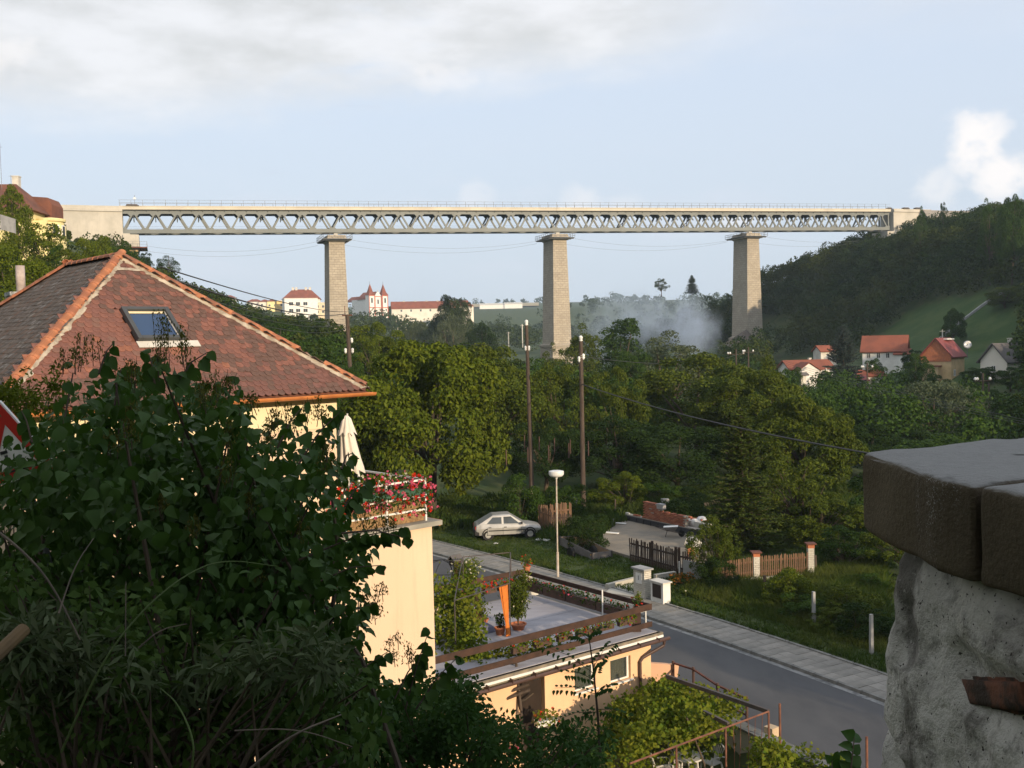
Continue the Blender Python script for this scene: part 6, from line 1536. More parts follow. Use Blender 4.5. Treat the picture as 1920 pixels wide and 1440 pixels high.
MB().tube([P(945, 1300, 29.0), P(992, 1283, 29.1)], .05, 7).tube([P(950, 1310, 28.9), P(994, 1293, 29.0)], .045, 7).tube([P(915, 1258, 29.6), P(985, 1237, 29.4)], .03, 6).build('cross_arm', M['pole_wood'], t)
# courtyard things
tp = G(1290, 1417, -.24); GT_ = Vector((tp.x, tp.y, ZG))
t = lthing('garden_table', 'round white plastic garden table in the courtyard', 'table', GT_)
M['plastic'] = mat('white_plastic', (.62, .6, .57), (.55, .53, .5), 2, .5, spec=.4)
MB().lathe((0, 0, 0), [(.05, .69), (.40, .69), (.42, .70), (.43, .73), (.42, .745), (.02, .745)], 28).build('tabletop', M['plastic'], t)
for k in range(4): a = PI / 4 + PI / 2 * k; MB().bar((.3 * math.cos(a), .3 * math.sin(a), .69), (.36 * math.cos(a), .36 * math.sin(a), 0), .05, .05).build('leg', M['plastic'], t)
MB().tube([(.02, -.05, .75), (.0, -.1, 1.02)], .012, 5).build('umbrella_stub', M['pole_wood'], t)
def chair(label, x, y, rz):
    t = lthing('garden_chair', label, 'chair', (x, y, ZG), 'white plastic chairs round the garden table', rz)
    mb = MB(); mb.prism([(-.23, -.23, .42), (.23, -.23, .42), (.2, .2, .4), (-.2, .2, .4)], (0, 0, .03)); mb.build('seat', M['plastic'], t)
    b = MB(); n = 9
    top = [(math.sin(a) * .25, .2 + .12 + .02 * math.cos(a), .62 + .25 * math.cos(a)) for a in np.linspace(-1.9, 1.9, 15)]
    b.tube(top, .022, 6); b.build('back_frame', M['plastic'], t)
    for k in range(6): x_ = -.15 + .06 * k; MB().bar((x_ * .6, .2, .43), (x_ * 1.15, .325, .84 - abs(x_) * .4), .03, .012).build('back_slat', M['plastic'], t)
    for sx in (-1, 1):
        MB().tube([(sx * .25, .30, .56), (sx * .27, .1, .63), (sx * .26, -.16, .64), (sx * .24, -.22, .6), (sx * .23, -.23, .44)], .022, 6).build('arm', M['plastic'], t)
        MB().bar((sx * .2, -.2, .42), (sx * .23, -.25, 0), .05, .04).build('leg', M['plastic'], t); MB().bar((sx * .19, .18, .42), (sx * .23, .27, 0), .05, .04).build('leg', M['plastic'], t)
chair('white plastic chair left of the round garden table', tp.x - .72, tp.y - .1, R(95)); chair('white plastic chair behind the round garden table', tp.x - .12, tp.y + .78, R(5)); chair('white plastic chair right of the round garden table', tp.x + .72, tp.y + .3, R(-55))
# walls and fence towards the road
def offset_pt(y, o_, z): p = kerb_pt(y, -ROADW - o_); return Vector((p.x, p.y, z))
t = thing('garden_wall', 'low grey retaining wall between the sunken courtyard and the road', 'wall', offset_pt(28, .4, 0)); b = MB()
ysw = np.linspace(23.5, 33.0, 16)
for y, y2 in zip(ysw[:-1], ysw[1:]): b.bar(offset_pt(y, .42, -.45), offset_pt(y2, .42, -.45), .24, 1.2)
b.build('wall', M['concrete'], t)
for i, (y, y2) in enumerate(zip(ysw[:-1], ysw[1:])): MB().bar(offset_pt(y + .02, .42, .18), offset_pt(y2 - .02, .42, .18), .34, .07).build('coping_slab', M['kerb'], t)
pp = G(1447, 1420, -.6); tag(MB().box((pp.x, pp.y, -.35), (.3, .3, 1.3), YAW).build('gate_pillar', mat('sandy_pillar', (.55, .42, .28), None, 3, .9)), 'short sandy masonry pillar at the right corner of the courtyard', 'pillar')
a = TB(-.05, .8, 0); tag(MB().bar(TB(.28, .9, .1), TB(-.9, .3, -.1), .16, 1.5).build('side_wall', M['peach']), 'short reddish side wall against the right end of the garage', 'wall')
t = thing('road_fence', 'low dark pipe fence between garage corner and road', 'fence', TB(-1.2, 0, 0)); fpts = [G(1262, 1243, .75), G(1300, 1255, .75), G(1345, 1285, .7), G(1400, 1310, .7)]
for a, c in zip(fpts[:-1], fpts[1:]):
    MB().bar(a, c, .06, .05).build('rail', M['rust'], t); MB().bar(a - Vector((0, 0, .5)), c - Vector((0, 0, .5)), .05, .05).build('rail', M['rust'], t)
for a in fpts: MB().tube([a + Vector((0, 0, .08)), Vector((a.x, a.y, -.6))], .045, 8).build('post', M['brown_metal'], t)
# border of flowers against the wall under the doorway
flower_box('flower_bed_trough', 'white trough with red flowers in front of the dark doorway', P(1005, 1352, 28.4), P(1042, 1345, 28.7), .25, .28, .1, (('petal_red', 1),), 240, 16, M['white'], None, .05, 'leaf_vine', .16, .09)
p = P(935, 1290, 29.0); pot_plant('hydrangea', 'bush with pale pink flower heads below the vine post', (p.x, p.y, ZG), .2, .25, 'leaf_green', 260, 1.2, .5, (('petal_pink', 16),), 'shrub', leafsz=.1, fr=.1, stems=8)
# ------------------------------------------------------------------ verge beyond the road
def vz(x, y):
    yy = min(max(y, Y0), Y1); o_ = (x - np.polyval(kp, yy)) / math.sqrt(1 + (2 * kp[0] * yy + kp[1]) ** 2)
    return (.05 + .02 * o_) if o_ > 1.9 else .1
def GVz(px, py):
    z = .3
    for _ in range(4): p = G(px, py, z); z = vz(p.x, p.y)
    return G(px, py, z)
def img(p): return proj(p)
# --- car
rw_, fw_ = GVz(916, 1013), GVz(993.5, 1008)
cyaw = math.atan2(fw_.y - rw_.y, fw_.x - rw_.x); cdir = Vector((math.cos(cyaw), math.sin(cyaw), 0)); cn = Vector((-cdir.y, cdir.x, 0))
cc = (rw_ + fw_) / 2 + cn * .70; cc.z = (rw_.z + fw_.z) / 2
car = lthing('parked_car', 'silver five door hatchback parked on the grass beside the road', 'car', cc, rz=cyaw)
M['silver'] = mat('silver_paint', (.46, .45, .43), None, 1, .32, spec=.5, metal=.35)
M['car_glass'] = mat('car_glass', (.06, .07, .075), None, 1, .06, spec=.8)
M['rubber'] = mat('rubber', (.018, .018, .018), None, 1, .8)
st = [(-1.93, .30, .60, .72, .70, .70), (-1.86, .27, .62, .86, .76, .74), (-1.6, .26, .66, .90, .79, .75), (-1.0, .25, .68, .89, .81, .76), (0, .25, .68, .86, .81, .77), (.85, .25, .66, .83, .80, .76), (1.35, .26, .62, .77, .78, .74), (1.72, .28, .58, .69, .74, .70), (1.86, .34, .54, .62, .68, .66)]
ring = []
for x, z0, zm, zt, wm, wt in st: ring.append([(x, -wm * .93, z0), (x, -wm, zm - .12), (x, -wm, zm), (x, -wt * .97, zt), (x, -wt * .6, zt + .035), (x, 0, zt + .045), (x, wt * .6, zt + .035), (x, wt * .97, zt), (x, wm, zm), (x, wm, zm - .12), (x, wm * .93, z0)])
v = [p for r_ in ring for p in r_]; n = 11; f = [(i * n + j, i * n + j + 1, (i + 1) * n + j + 1, (i + 1) * n + j) for i in range(len(ring) - 1) for j in range(n - 1)]
f += [tuple(range(n)), tuple((len(ring) - 1) * n + j for j in range(n))] + [(i * n + n - 1, i * n, (i + 1) * n, (i + 1) * n + n - 1) for i in range(len(ring) - 1)]
MB().add(v, f).build('body', M['silver'], car, smooth=False, bevel=.02)
g0 = [(-1.80, .70, .89), (-.98, .60, 1.36), (.12, .60, 1.385), (.92, .70, .84)]           # x, half width, z of the cabin outline
cab = []
for x, w, z in g0: cab.append([(x, -w, z), (x, w, z)])
v = [(-1.80, -.72, .87), (-.98, -.585, 1.34), (.12, -.585, 1.37), (.95, -.72, .83), (-1.80, .72, .87), (-.98, .585, 1.34), (.12, .585, 1.37), (.95, .72, .83), (-.9, -.5, 1.385), (.05, -.5, 1.41), (-.9, .5, 1.385), (.05, .5, 1.41)]
MB().add(v, [(0, 3, 2, 1), (4, 5, 6, 7), (0, 1, 5, 4), (2, 3, 7, 6), (1, 2, 9, 8), (6, 5, 10, 11), (2, 6, 11, 9), (5, 1, 8, 10), (8, 9, 11, 10), (0, 4, 7, 3)]).build('cabin', M['silver'], car, bevel=.02)
def side_panel(pts, name, m_, parent, y_out=.012, sides=(-1, 1)):
    for s in sides:
        q = []
        for x, z in pts:
            w = .72 - (z - .86) / (1.355 - .86) * .135 if z > .86 else .81
            q.append((x, s * (w + .004), z))
        MB().prism(q, (0, s * y_out, 0)).build(name, m_, parent)
side_panel([(-1.28, .92), (-.42, .90), (-.42, 1.27), (-.92, 1.27)], 'window', M['car_glass'], car); side_panel([(-.30, .90), (.62, .88), (.12, 1.29), (-.30, 1.28)], 'window', M['car_glass'], car)
def face4(a, b_, c_, d_, k, off, name, m_):
    q = [Vector(a), Vector(b_), Vector(c_), Vector(d_)]; ce = sum(q, Vector()) / 4; nn = (q[1] - q[0]).cross(q[3] - q[0]).normalized(); q = [ce + (p - ce) * k for p in q]
    MB().prism([p + nn * .004 for p in q], nn * off).build(name, m_, car)
face4((-1.80, .72, .87), (-.98, .585, 1.34), (-.98, -.585, 1.34), (-1.80, -.72, .87), -.9 if False else .86, -.012 if False else .012, 'rear_window', M['car_glass'])
face4((.95, -.72, .83), (.12, -.585, 1.37), (.12, .585, 1.37), (.95, .72, .83), .88, .012, 'windscreen', M['car_glass'])
for s in (-1, 1):
    sm_ = MB()
    for x in (-1.25, -.36, .72): sm_.boxb(x - .008, min(s * .805, s * .822), .30, x + .008, max(s * .805, s * .822), .70)
    sm_.boxb(-1.3, min(s * .8, s * .818), .27, .95, max(s * .8, s * .818), .30); sm_.build('door_seam', M['black'], car, kind='stuff')
    for x0, x1 in ((-.36, .72), (-1.25, -.36)):
        d_ = MB().prism([(x0 + .01, s * .812, .30), (x1 - .01, s * .812, .30), (x1 - .01, s * .812, .66), (x0 + .01, s * .812, .66)], (0, s * .006, 0)).build('door', M['silver'], car)
        MB().boxb(x0 + .06, min(s * .8, s * .835), .70, x0 + .22, max(s * .8, s * .835), .735).build('handle', M['black'], d_)
    MB().boxb(-1.2, min(s * .815, s * .832), .50, 1.1, max(s * .815, s * .832), .56).build('trim_strip', M['black'], car)
    MB().boxb(-1.95, min(s * .45, s * .70), .60, -1.88, max(s * .45, s * .70), .78).build('tail_light', mat('tail_red', (.35, .02, .015), None, 1, .3), car)
    MB().boxb(1.80, min(s * .35, s * .62), .54, 1.885, max(s * .35, s * .62), .64).build('headlight', M['car_glass'], car)
    MB().box((.72, s * .86, .92), (.1, .16, .12)).build('mirror', M['black'], car)
MB().boxb(-1.99, -.76, .28, -1.72, .76, .52).build('bumper', M['black'], car, bevel=.03); MB().boxb(1.68, -.74, .24, 1.93, .74, .48).build('bumper', M['black'], car, bevel=.03)
MB().boxb(-1.93, -.26, .62, -1.905, .26, .73).build('number_plate', M['white'], car)
tyre = MB().lathe((0, 0, 0), [(.17, -.08), (.26, -.085), (.275, -.05), (.275, .05), (.26, .085), (.17, .08)], 22, cap=False).xform(Matrix.Rotation(PI / 2, 4, 'X')).mesh('tyre', M['rubber'])
rim = MB().lathe((0, 0, 0), [(.02, -.07), (.06, -.075), (.1, -.055), (.155, -.06), (.18, -.078), (.18, .07), (.02, .07)], 18).xform(Matrix.Rotation(PI / 2, 4, 'X')).mesh('rim', mat('wheel_rim', (.5, .5, .48), (.35, .35, .34), 12, .4, metal=.5))
arch = MB().lathe((0, 0, 0), [(.28, -.015), (.34, -.015), (.34, .015), (.28, .015)], 22, cap=False).xform(Matrix.Rotation(PI / 2, 4, 'X')).mesh('wheel_arch', M['black'])
for x in (-1.215, 1.215):
    for s in (-1, 1):
        o = obj('wheel_arch', arch, car, local=True); o.location = (x, s * .795, .33)
        w = obj('wheel', tyre, car, local=True); w.location = (x, s * .72, .275); w.data = tyre
        q = obj('rim', rim, w, local=True); q.rotation_euler.z = 0 if s < 0 else PI
# --- street lamp
lp = GVz(1046, 1082); top = P(1043, 886, lp.y)
t = lthing('street_lamp', 'thin pale street lamp with round white flat head beside the lawn', 'street lamp', lp); dz = top.z - lp.z; lean = Vector((top.x - lp.x, 0, dz))
MB().tube([(0, 0, -.1), lean * .24], .062, 10).tube([lean * .24, lean * .96], .036, 10).build('post', mat('lamp_post', (.55, .5, .44), (.4, .33, .26), 3, .6, streak=.3), t)
r_ = 14.5 / FPX * lp.y
MB().lathe(lean * .955, [(.05, -.08), (.07, .0), (r_ * .8, .05), (r_ * .97, .12), (r_, .2), (r_ * .98, .22), (r_, .24), (r_ * .97, .3), (r_ * .6, .33), (.02, .34)], 24).build('lamp_head', M['porcelain'], t, smooth=False)
# --- wooden poles
def pole(label, base, top, r0, r1, ins):
    t = thing('wooden_pole', label, 'pole', base, 'wooden power poles above the valley'); top = Vector(top); base = Vector(base)
    MB().tube([base - Vector((0, 0, .3)), base.lerp(top, .5), top], [r0, (r0 + r1) / 2, r1], 10).build('mast', M['pole_wood'], t)
    for f_, s, dx in ins:
        p = base.lerp(top, f_) + Vector((dx, -.02, 0)); MB().lathe(p, [(.02, -.16 * s), (.05 * s, -.12 * s), (.09 * s, -.04 * s), (.06 * s, 0), (.09 * s, .05 * s), (.07 * s, .13 * s), (.02, .16 * s)], 10).build('insulator', M['porcelain'], t, smooth=True)
    return t
b1 = GVz(998, 944); T1 = P(987, 606, b1.y); b1.z = .2
p1_ = pole('tall dark wooden pole left of two, behind the picket corner fence', b1, T1, .17, .11, ((1.0, 1.5, 0), (.862, 1.2, .1), (.862, 1.2, -.1)))
q = b1.lerp(T1, .068); MB().box((q.x, q.y - .17, q.z), (.16, .03, .55)).build('plate', mat('pole_plate', (.6, .5, .2), (.6, .6, .55), 5, .6), p1_)
b2 = GVz(1094, 960); T2 = P(1089, 636, b2.y); b2.z = .2
p2_ = pole('tall dark wooden pole right of two, behind the trailer', b2, T2, .17, .12, ((1.0, 1.5, 0), (.90, 1.3, .14), (.885, 1.3, -.12), (.90, 1.2, 0)))
q = GVz(1085, 957); MB().tube([q + Vector((0, 0, .1)), q + Vector((-.25, -.1, .9))], .09, 8).build('stay_block', M['offwhite'], p2_)
T3 = P(651, 590, 88); b3 = Vector((T3.x + .25, T3.y, TZ(T3.x, T3.y) - .2)); p3_ = pole('rusty brown pole in front of the left stone pier', b3, T3, .2, .17, ((.72, 1.5, .3), (.72, 1.5, -.3), (.80, 1.5, .28)))
MB().bar(T3 + Vector((-.45, 0, -.05)), T3 + Vector((.45, 0, -.05)), .12, .12).bar(T3 + Vector((-.2, 0, -.1)), T3 + Vector((-.2, 0, .75)), .05, .05).build('cross_arm', M['rust'], p3_)
for px, y0, D_, h, lb in ((1380, 655, 165, 55, 'twin armed pole left of the village, below the right pier'), (1403, 651, 160, 60, 'slim pole with white insulators right of the twin armed pole'), (1626, 680, 150, 50, 'pole with white insulators left of the white house hedge'), (1843, 700, 108, 120, 'dark pole beside the willow with white insulators'), (1854, 718, 107, 110, 'thin second pole beside the willow')):
    a = P(px, y0, D_); k = FPX / D_; t = thing('village_pole', lb, 'pole', (a.x, a.y, TZ(a.x, a.y)), 'poles in the village gardens')
    MB().tube([(a.x, a.y, min(TZ(a.x, a.y) - .3, a.z - h / k)), a], .11, 6).build('mast', M['pole_wood'], t)
    if px != 1854:
        w = 1.5 if px != 1380 else 2.4; MB().bar(a + Vector((-w * .6, 0, -.8)), a + Vector((w * .6, 0, -.8)), .09, .09).build('cross_arm', M['pole_wood'], t)
        for dx in (-.55 * w, .5 * w, -.4 * w): MB().lathe(a + Vector((dx, 0, -.6)), [(.03, -.15), (.16, -.05), (.14, .12), (.03, .2)], 8).build('insulator', M['porcelain'], t)
for px, y0, D_, h, lb in ((1767, 618, 185, 14, 'thin white post in the meadow'), (1549, 690, 150, 26, 'thin white post left of the blue spruce trunk'), (953, 622, 260, 28, 'pale concrete pylon far left below the middle pier'), (979, 608, 255, 36, 'pale concrete pylon second from left below the middle pier')):
    a = P(px, y0, D_); tag(MB().tube([a - Vector((0, 0, h * D_ / FPX + 1)), a], .09 * D_ / 160, 6).bar(a + Vector((-.5, 0, -.3)), a + Vector((.5, 0, -.3)), .08, .08).build('concrete_post', M['offwhite']), lb, 'post')
def wire(a, b_, s, label, r_=.012, group=None): return tag(MB().tube(sag(a, b_, s, 26), r_, 4).build('power_line', M['wire']), label, 'power line', group)
gW = 'power lines running to the rusty pole'
wire(P(300, 500, 26), P(651, 585, 88), .3, 'power line passing above the tiled roof, upper of the pair', .02, gW); wire(P(310, 520, 26), P(648, 588, 88), .5, 'power line passing above the tiled roof, lower of the pair', .028, gW)
for k, (x, y) in enumerate(((330, 545), (345, 560), (370, 580))): wire(P(x, y, 26), P(650, 597 + 9 * k, 88), .5, 'thin power line %s the pair above the tiled roof' % ('just below', 'second below', 'lowest below')[k], .01, gW)
wire(T2 - Vector((0, 0, 2.9)), P(1700, 862, 34), .35, 'thick twisted cable from the right wooden pole towards the stone coping', .035)
for k in range(3): wire(P(1403, 655 + 2 * k, 160), P(1960, 795 + 4 * k, 70), .5 + .1 * k, 'village power line above the gardens, ' + ('upper', 'middle', 'lower')[k] + ' of three', .016, 'power lines crossing the gardens')
wire(T1 - Vector((0, 0, 1.4)), P(651, 612, 88), .6, 'line from the rusty pole to the left wooden pole', .014); wire(T1 - Vector((0, 0, 1.2)), T2 - Vector((0, 0, 1.2)), .15, 'short line between the two tall wooden poles', .012)
wire(T2 - Vector((0, 0, 1.1)), P(1403, 656, 160), 1.2, 'line from the right wooden pole to the village poles', .018)
# --- fences
def pickets(t, a, b_, h, w, gap, m_, th=.022, rails=(.25, .75), railside=-1, top_var=.03, tip=True):
    a, b_ = Vector(a), Vector(b_); d = b_ - a; Ln = Vector((d.x, d.y, 0)).length; yaw = math.atan2(d.y, d.x); nn = Vector((-math.sin(yaw), math.cos(yaw), 0))
    me = [MB().prism([(-w / 2, 0, 0), (w / 2, 0, 0), (w / 2, 0, h - (.05 if tip else 0)), (0, 0, h), (-w / 2, 0, h - (.05 if tip else 0))], (0, th, 0)).mesh('picket', m_)]
    n = int(Ln / (w + gap))
    for i in range(n + 1):
        p = a.lerp(b_, i / max(1, n)); o = obj('picket', me[0], t, local=True); o.location = p - wl_root(t); o.rotation_euler = (rt.gauss(0, .012), rt.gauss(0, .018), yaw); o.scale.z = 1 + rt.gauss(0, top_var)
    for f_ in rails: MB().bar(a + nn * (.05 * railside * -1) + Vector((0, 0, h * f_)), b_ + nn * (.05 * railside * -1) + Vector((0, 0, h * f_)), .04, .08).build('rail', m_, t)
def wl_root(t): return WL[t.name]
fa, fb = GVz(1182, 1052), GVz(1268, 1076)
t = thing('dark_fence', 'dark brown picket fence along the front of the construction slab', 'fence', fa)
mid = fa.lerp(fb, .5); pickets(t, fa, mid, 1.2, .075, .055, M['dark_picket']); pickets(t, mid + (fb - fa) * .01, fb, 1.2, .075, .055, M['dark_picket'])
fe = GVz(1299, 1082); pickets(t, fb + (fe - fb) * .25, fe, 1.15, .075, .05, M['dark_picket'])
for p in (mid, fb, fb + (fe - fb) * .2): MB().boxb(p.x - .06, p.y + .0, p.z - .2, p.x + .06, p.y + .12, p.z + 1.3).build('post', M['dark_picket'], t)
q = GVz(1274, 1082); tag(MB().tube([q, q + Vector((0, 0, .75))], .035, 8).build('marker_post', M['white']), 'short white post at the end of the dark fence', 'post')
# corner fence
fc = [GVz(1011, 994), GVz(1034, 1003), GVz(1072, 1001)]; fd = [fc[0] + Vector((.0, .2, 0)), GVz(1071, 986)]
t = thing('corner_fence', 'brown picket fence corner beside the car and the street lamp', 'fence', fc[0])
pickets(t, fc[0], fc[1], 1.45, .09, .03, M['picket']); pickets(t, fc[1], fc[2], 1.3, .085, .04, M['dark_picket'], top_var=.06); pickets(t, fd[0], fd[1], 1.45, .085, .03, M['picket'], rails=(.3, .7), railside=1)
# sunlit picket fence between white pillars
L1, L2, L3 = G(1352, 1094, .4), G(1418, 1086, .45), G(1520, 1079, .5)
t = thing('pillar_fence', 'sunlit brown picket fence hung between white brick pillars', 'fence', L2)
MB().bar(L1 - Vector((0, 0, .02)), L3 - Vector((0, 0, .02)), .22, .3).build('plinth', M['concrete'], t)
pickets(t, L1 + Vector((0, -.1, .12)), L2 + Vector((-.2, -.1, .12)), .92, .05, .038, M['picket'], top_var=.02); pickets(t, L2 + Vector((.2, -.1, .12)), L3 + Vector((-.2, -.1, .12)), .98, .05, .038, M['picket'], top_var=.02)
M['white_brick'] = masonry('white_brick', (.62, .59, .52), (.54, .51, .45), (.34, .31, .27), .25, .085)
for p, h in ((L2, 1.05), (L3, 1.28)):
    c = MB().box((p.x, p.y, p.z + h / 2 - .1), (.27, .27, h + .2)).build('pillar', M['white_brick'], t)
    MB().box((p.x, p.y, p.z + h + .07), (.3, .3, .14)).build('brick_course', M['terracotta'], c); MB().box((p.x, p.y, p.z + h + .2), (.46, .46, .05)).box((p.x, p.y, p.z + h + .16), (.22, .22, .1)).build('cap', M['rust'], c)
for px, py, y1, m_, lb in ((1526, 1108, 1174, 'grey', 'pale concrete post standing in the tall grass of the bank'), (1634, 1150, 1226, 'grey', 'pale concrete post close to the stone wall on the bank'), (1434, 1078, 1122, 'pole_wood', 'grey wooden post left of the rounded green bush'), (1349, 1062, 1104, 'pole_wood', 'weathered post at the left end of the sunlit fence'), (1529, 1040, 1084, 'pole_wood', 'wooden stake right beside the tall white pillar')):
    q = GVz(px, y1); h = (y1 - py) * q.y / FPX; tag(MB().box((q.x, q.y, q.z + h / 2 - .1), (.12 if m_ == 'grey' else .1, .12, h + .2), .3, .85).build('fence_post', M[m_]), lb, 'post', 'posts on the grassy bank')
# --- white brick gate pillar with mailbox, meter box
rd = (kerb_pt(42) - kerb_pt(44)).normalized(); ryaw = math.atan2(rd.y, rd.x)
q = GVz(1206, 1121); gp = lthing('gate_pillar', 'white brick gate pillar with letter box and grey stone cap beside the pavement', 'gate pillar', (q.x, q.y + .2, q.z), rz=ryaw)
MB().boxb(-.36, -.2, -.1, .36, .2, 1.24).build('brickwork', M['white_brick'], gp); MB().boxb(-.44, -.28, 1.24, .44, .28, 1.31).build('cap', M['grey'], gp)
lb_ = MB().boxb(-.2, -.215, .62, .2, -.2, 1.1).build('letter_box', M['white'], gp); MB().boxb(-.03, -.225, .78, .03, -.215, .98).build('slot', M['grey'], lb_)
q = GVz(1238, 1131); mb_ = lthing('meter_box', 'white electricity meter box with dark door in front of the brick gate pillar', 'meter box', (q.x + .05, q.y + .22, q.z), rz=ryaw)
MB().boxb(-.40, -.21, -.1, .40, .21, .88).build('cabinet', M['white'], mb_); MB().boxb(-.46, -.27, .88, .46, .27, .93).build('cap', M['offwhite'], mb_)
MB().boxb(-.27, -.225, .22, .27, -.21, .80).build('door', mat('brown_door', (.04, .028, .022), None, 2, .6), mb_)
def lowwall(name, label, a, b_, h, w, m_):
    a, b_ = Vector(a), Vector(b_); return tag(MB().bar(a + Vector((0, 0, h / 2 - .1)), b_ + Vector((0, 0, h / 2 - .1)), w, h + .2).build(name, M[m_]), label, 'wall')
lowwall('drive_wall', 'low concrete wall left of the brick gate pillar', GVz(1138, 1104), GVz(1194, 1090), .22, .2, 'concrete'); lowwall('drive_wall', 'low concrete wall behind the meter box towards the dark fence', GVz(1228, 1087), GVz(1266, 1081), .25, .2, 'concrete')
lowwall('plot_wall', 'low rendered wall panel beside the dark fence, under the small tree', GVz(1283, 1078), GVz(1330, 1094), .75, .15, 'grey')
b = MB(); pts = [GVz(*p_) for p_ in ((1135, 1112), (1200, 1122), (1198, 1096), (1150, 1098))]; b.add([p + Vector((0, 0, .03)) for p in pts], [(0, 1, 2, 3)]); b.build('drive', M['concrete'], kind='structure')
# --- trailer
R4 = [G(1049, 1006, .82), G(1086, 1004, .82), G(1147, 1033, .5), G(1110, 1037, .5)]
t = thing('farm_trailer', 'old grey open box trailer resting nose down on the lawn', 'trailer', R4[3])
M['trailer'] = mat('trailer_boards', (.20, .185, .18), (.14, .125, .12), 2.5, .9, .004, 20); M['trailer_in'] = mat('trailer_inside', (.33, .22, .14), (.24, .17, .11), 2, .9)
for i in range(4):
    a, c = R4[i], R4[(i + 1) % 4]; h_ = Vector((0, 0, .42)); ce = sum(R4, Vector()) / 4; nn = (ce - (a + c) / 2); nn.z = 0; nn.normalize()
    MB().prism([a, c, c - h_, a - h_], nn * .03).build('side_board', M['trailer'], t); MB().prism([a + nn * .034 - Vector((0, 0, .03)), c + nn * .034 - Vector((0, 0, .03)), c + nn * .034 - h_, a + nn * .034 - h_], nn * .004).build('lining', M['trailer_in'], t)
    MB().bar(a + Vector((0, 0, .03)), a - h_, .07, .07).build('stake', M['dark_steel'], t)
MB().prism([p - Vector((0, 0, .40)) for p in R4], (0, 0, -.04)).build('floor', M['trailer'], t)
q = G(1071, 1037, .32); wl1 = Matrix.Translation(q) @ Matrix.Rotation(math.atan2((R4[3] - R4[0]).y, (R4[3] - R4[0]).x), 4, 'Z') @ Matrix.Rotation(PI / 2, 4, 'X')
ac = (R4[1] - R4[0]).normalized()
for k in (0, 1): MB().lathe((0, 0, 0), [(.1, -.06), (.14, -.07), (.3, -.09), (.33, -.05), (.33, .05), (.3, .09), (.14, .07), (.1, .06)], 18).xform(Matrix.Translation(ac * 1.2 * k) @ wl1).build('wheel', M['rubber'], t)
MB().bar((R4[2] + R4[3]) / 2 - Vector((0, 0, .4)), (R4[2] + R4[3]) / 2 + (R4[3] - R4[0]).normalized() * .8 - Vector((0, 0, .5)), .07, .07).build('drawbar', M['dark_steel'], t)
for f_ in (.3, .97): p = R4[0].lerp(R4[3], f_) - Vector((0, 0, .12)) - ac * .01; MB().box(p, (.06, .03, .06)).build('reflector', mat('amber_reflector', (.8, .4, .05), None, 1, .4), t)
# --- construction plot
b = MB(); SP = [G(x, y, .34) for x, y in ((1120, 1008), (1158, 981), (1182, 973), (1330, 1008), (1345, 1058), (1300, 1074), (1186, 1044), (1114, 1022))]; b.prism(SP, (0, 0, -.4))
b.build('concrete_slab', mat('dusty_slab', (.27, .23, .18), (.20, .18, .15), .8, .95, .006, 20, streak=.0), kind='structure')
K0, K1 = G(1171, 966, .62), G(1340, 1003, .62); kd = Vector((K1.x - K0.x, K1.y - K0.y, 0)).normalized(); kn = Vector((-kd.y, kd.x, 0)); kl = (K1 - K0).length
t = thing('foundation_wall', 'low black tarred foundation wall along the back of the construction slab', 'wall', K0)
MB().prism([K0, K0 + kd * kl, K0 + kd * kl - Vector((0, 0, .9)), K0 - Vector((0, 0, .9))], kn * .45).build('wall', M['tar'], t)
b = MB(); b.prism([K0 + kn * .06 + Vector((0, 0, .01)), K0 + kd * kl + kn * .06 + Vector((0, 0, .01)), K0 + kd * kl + kn * .45 + Vector((0, 0, .01)), K0 + kn * .45 + Vector((0, 0, .01))], (0, 0, .05)); b.build('mortar_bed', M['mortar'], t)
for f_ in np.arange(.06, 1, .085): p = K0 + kd * kl * f_ - kn * .02; MB().boxb(p.x - .03, p.y - .03, p.z - .5, p.x + .03, p.y + .03, p.z - .02).build('batten', M['black'], t)
def kpos(px, py): p = on_plane(px, py, K0, kn); return (p - K0).dot(kd)
u0, u1, u2, u3 = kpos(1207, 965), kpos(1230, 965), kpos(1243, 965), kpos(1281, 985)
t = thing('brick_wall', 'unfinished stepped red brick wall standing on the black foundation', 'brick wall', K0 + kd * u0)
bv = MB(); BLn, BH = .29, .077; rows = 13
def prof(u): return 1.05 if u < u1 - .12 else (.78 if u < u1 + .25 else (.52 if u < u3 - .6 else .58)) - .0
bm_ = [MB().box((0, 0, 0), (BLn - .012, .14, BH - .012)).mesh('brick', mat('site_brick_%d' % i, c1, None, 8, .92, .004, 40)) for i, c1 in enumerate(((.36, .125, .07), (.29, .1, .06), (.42, .16, .09)))]
br_n = 0; yaw = math.atan2(kd.y, kd.x)
core = MB()
for r_ in range(rows):
    z = K0.z + .07 + r_ * BH; u = u0 + (BLn / 2 if r_ % 2 else 0)
    while u < u3:
        if r_ * BH < prof(u) + rt.gauss(0, .03):
            for w in ((.13, .29) if br_n < 290 else (.13,)):
                o = obj('brick', rt.choice(bm_), t, local=True); o.location = K0 + kd * (u + rt.gauss(0, .004)) + kn * (w + rt.gauss(0, .004)) + Vector((0, 0, z + .035 - K0.z)) - (K0 + kd * u0); o.rotation_euler.z = yaw; br_n += 1
        u += BLn
for r_ in range(rows):
    ue = u0 + .02
    while ue < u3 - .05:
        if r_ * BH < prof(ue) - .03: core.prism([K0 + kd * ue + kn * .07 + Vector((0, 0, .06 + r_ * BH)), K0 + kd * (ue + .2) + kn * .07 + Vector((0, 0, .06 + r_ * BH)), K0 + kd * (ue + .2) + kn * .35 + Vector((0, 0, .06 + r_ * BH)), K0 + kd * ue + kn * .35 + Vector((0, 0, .06 + r_ * BH))], (0, 0, BH - .004))
        ue += .2
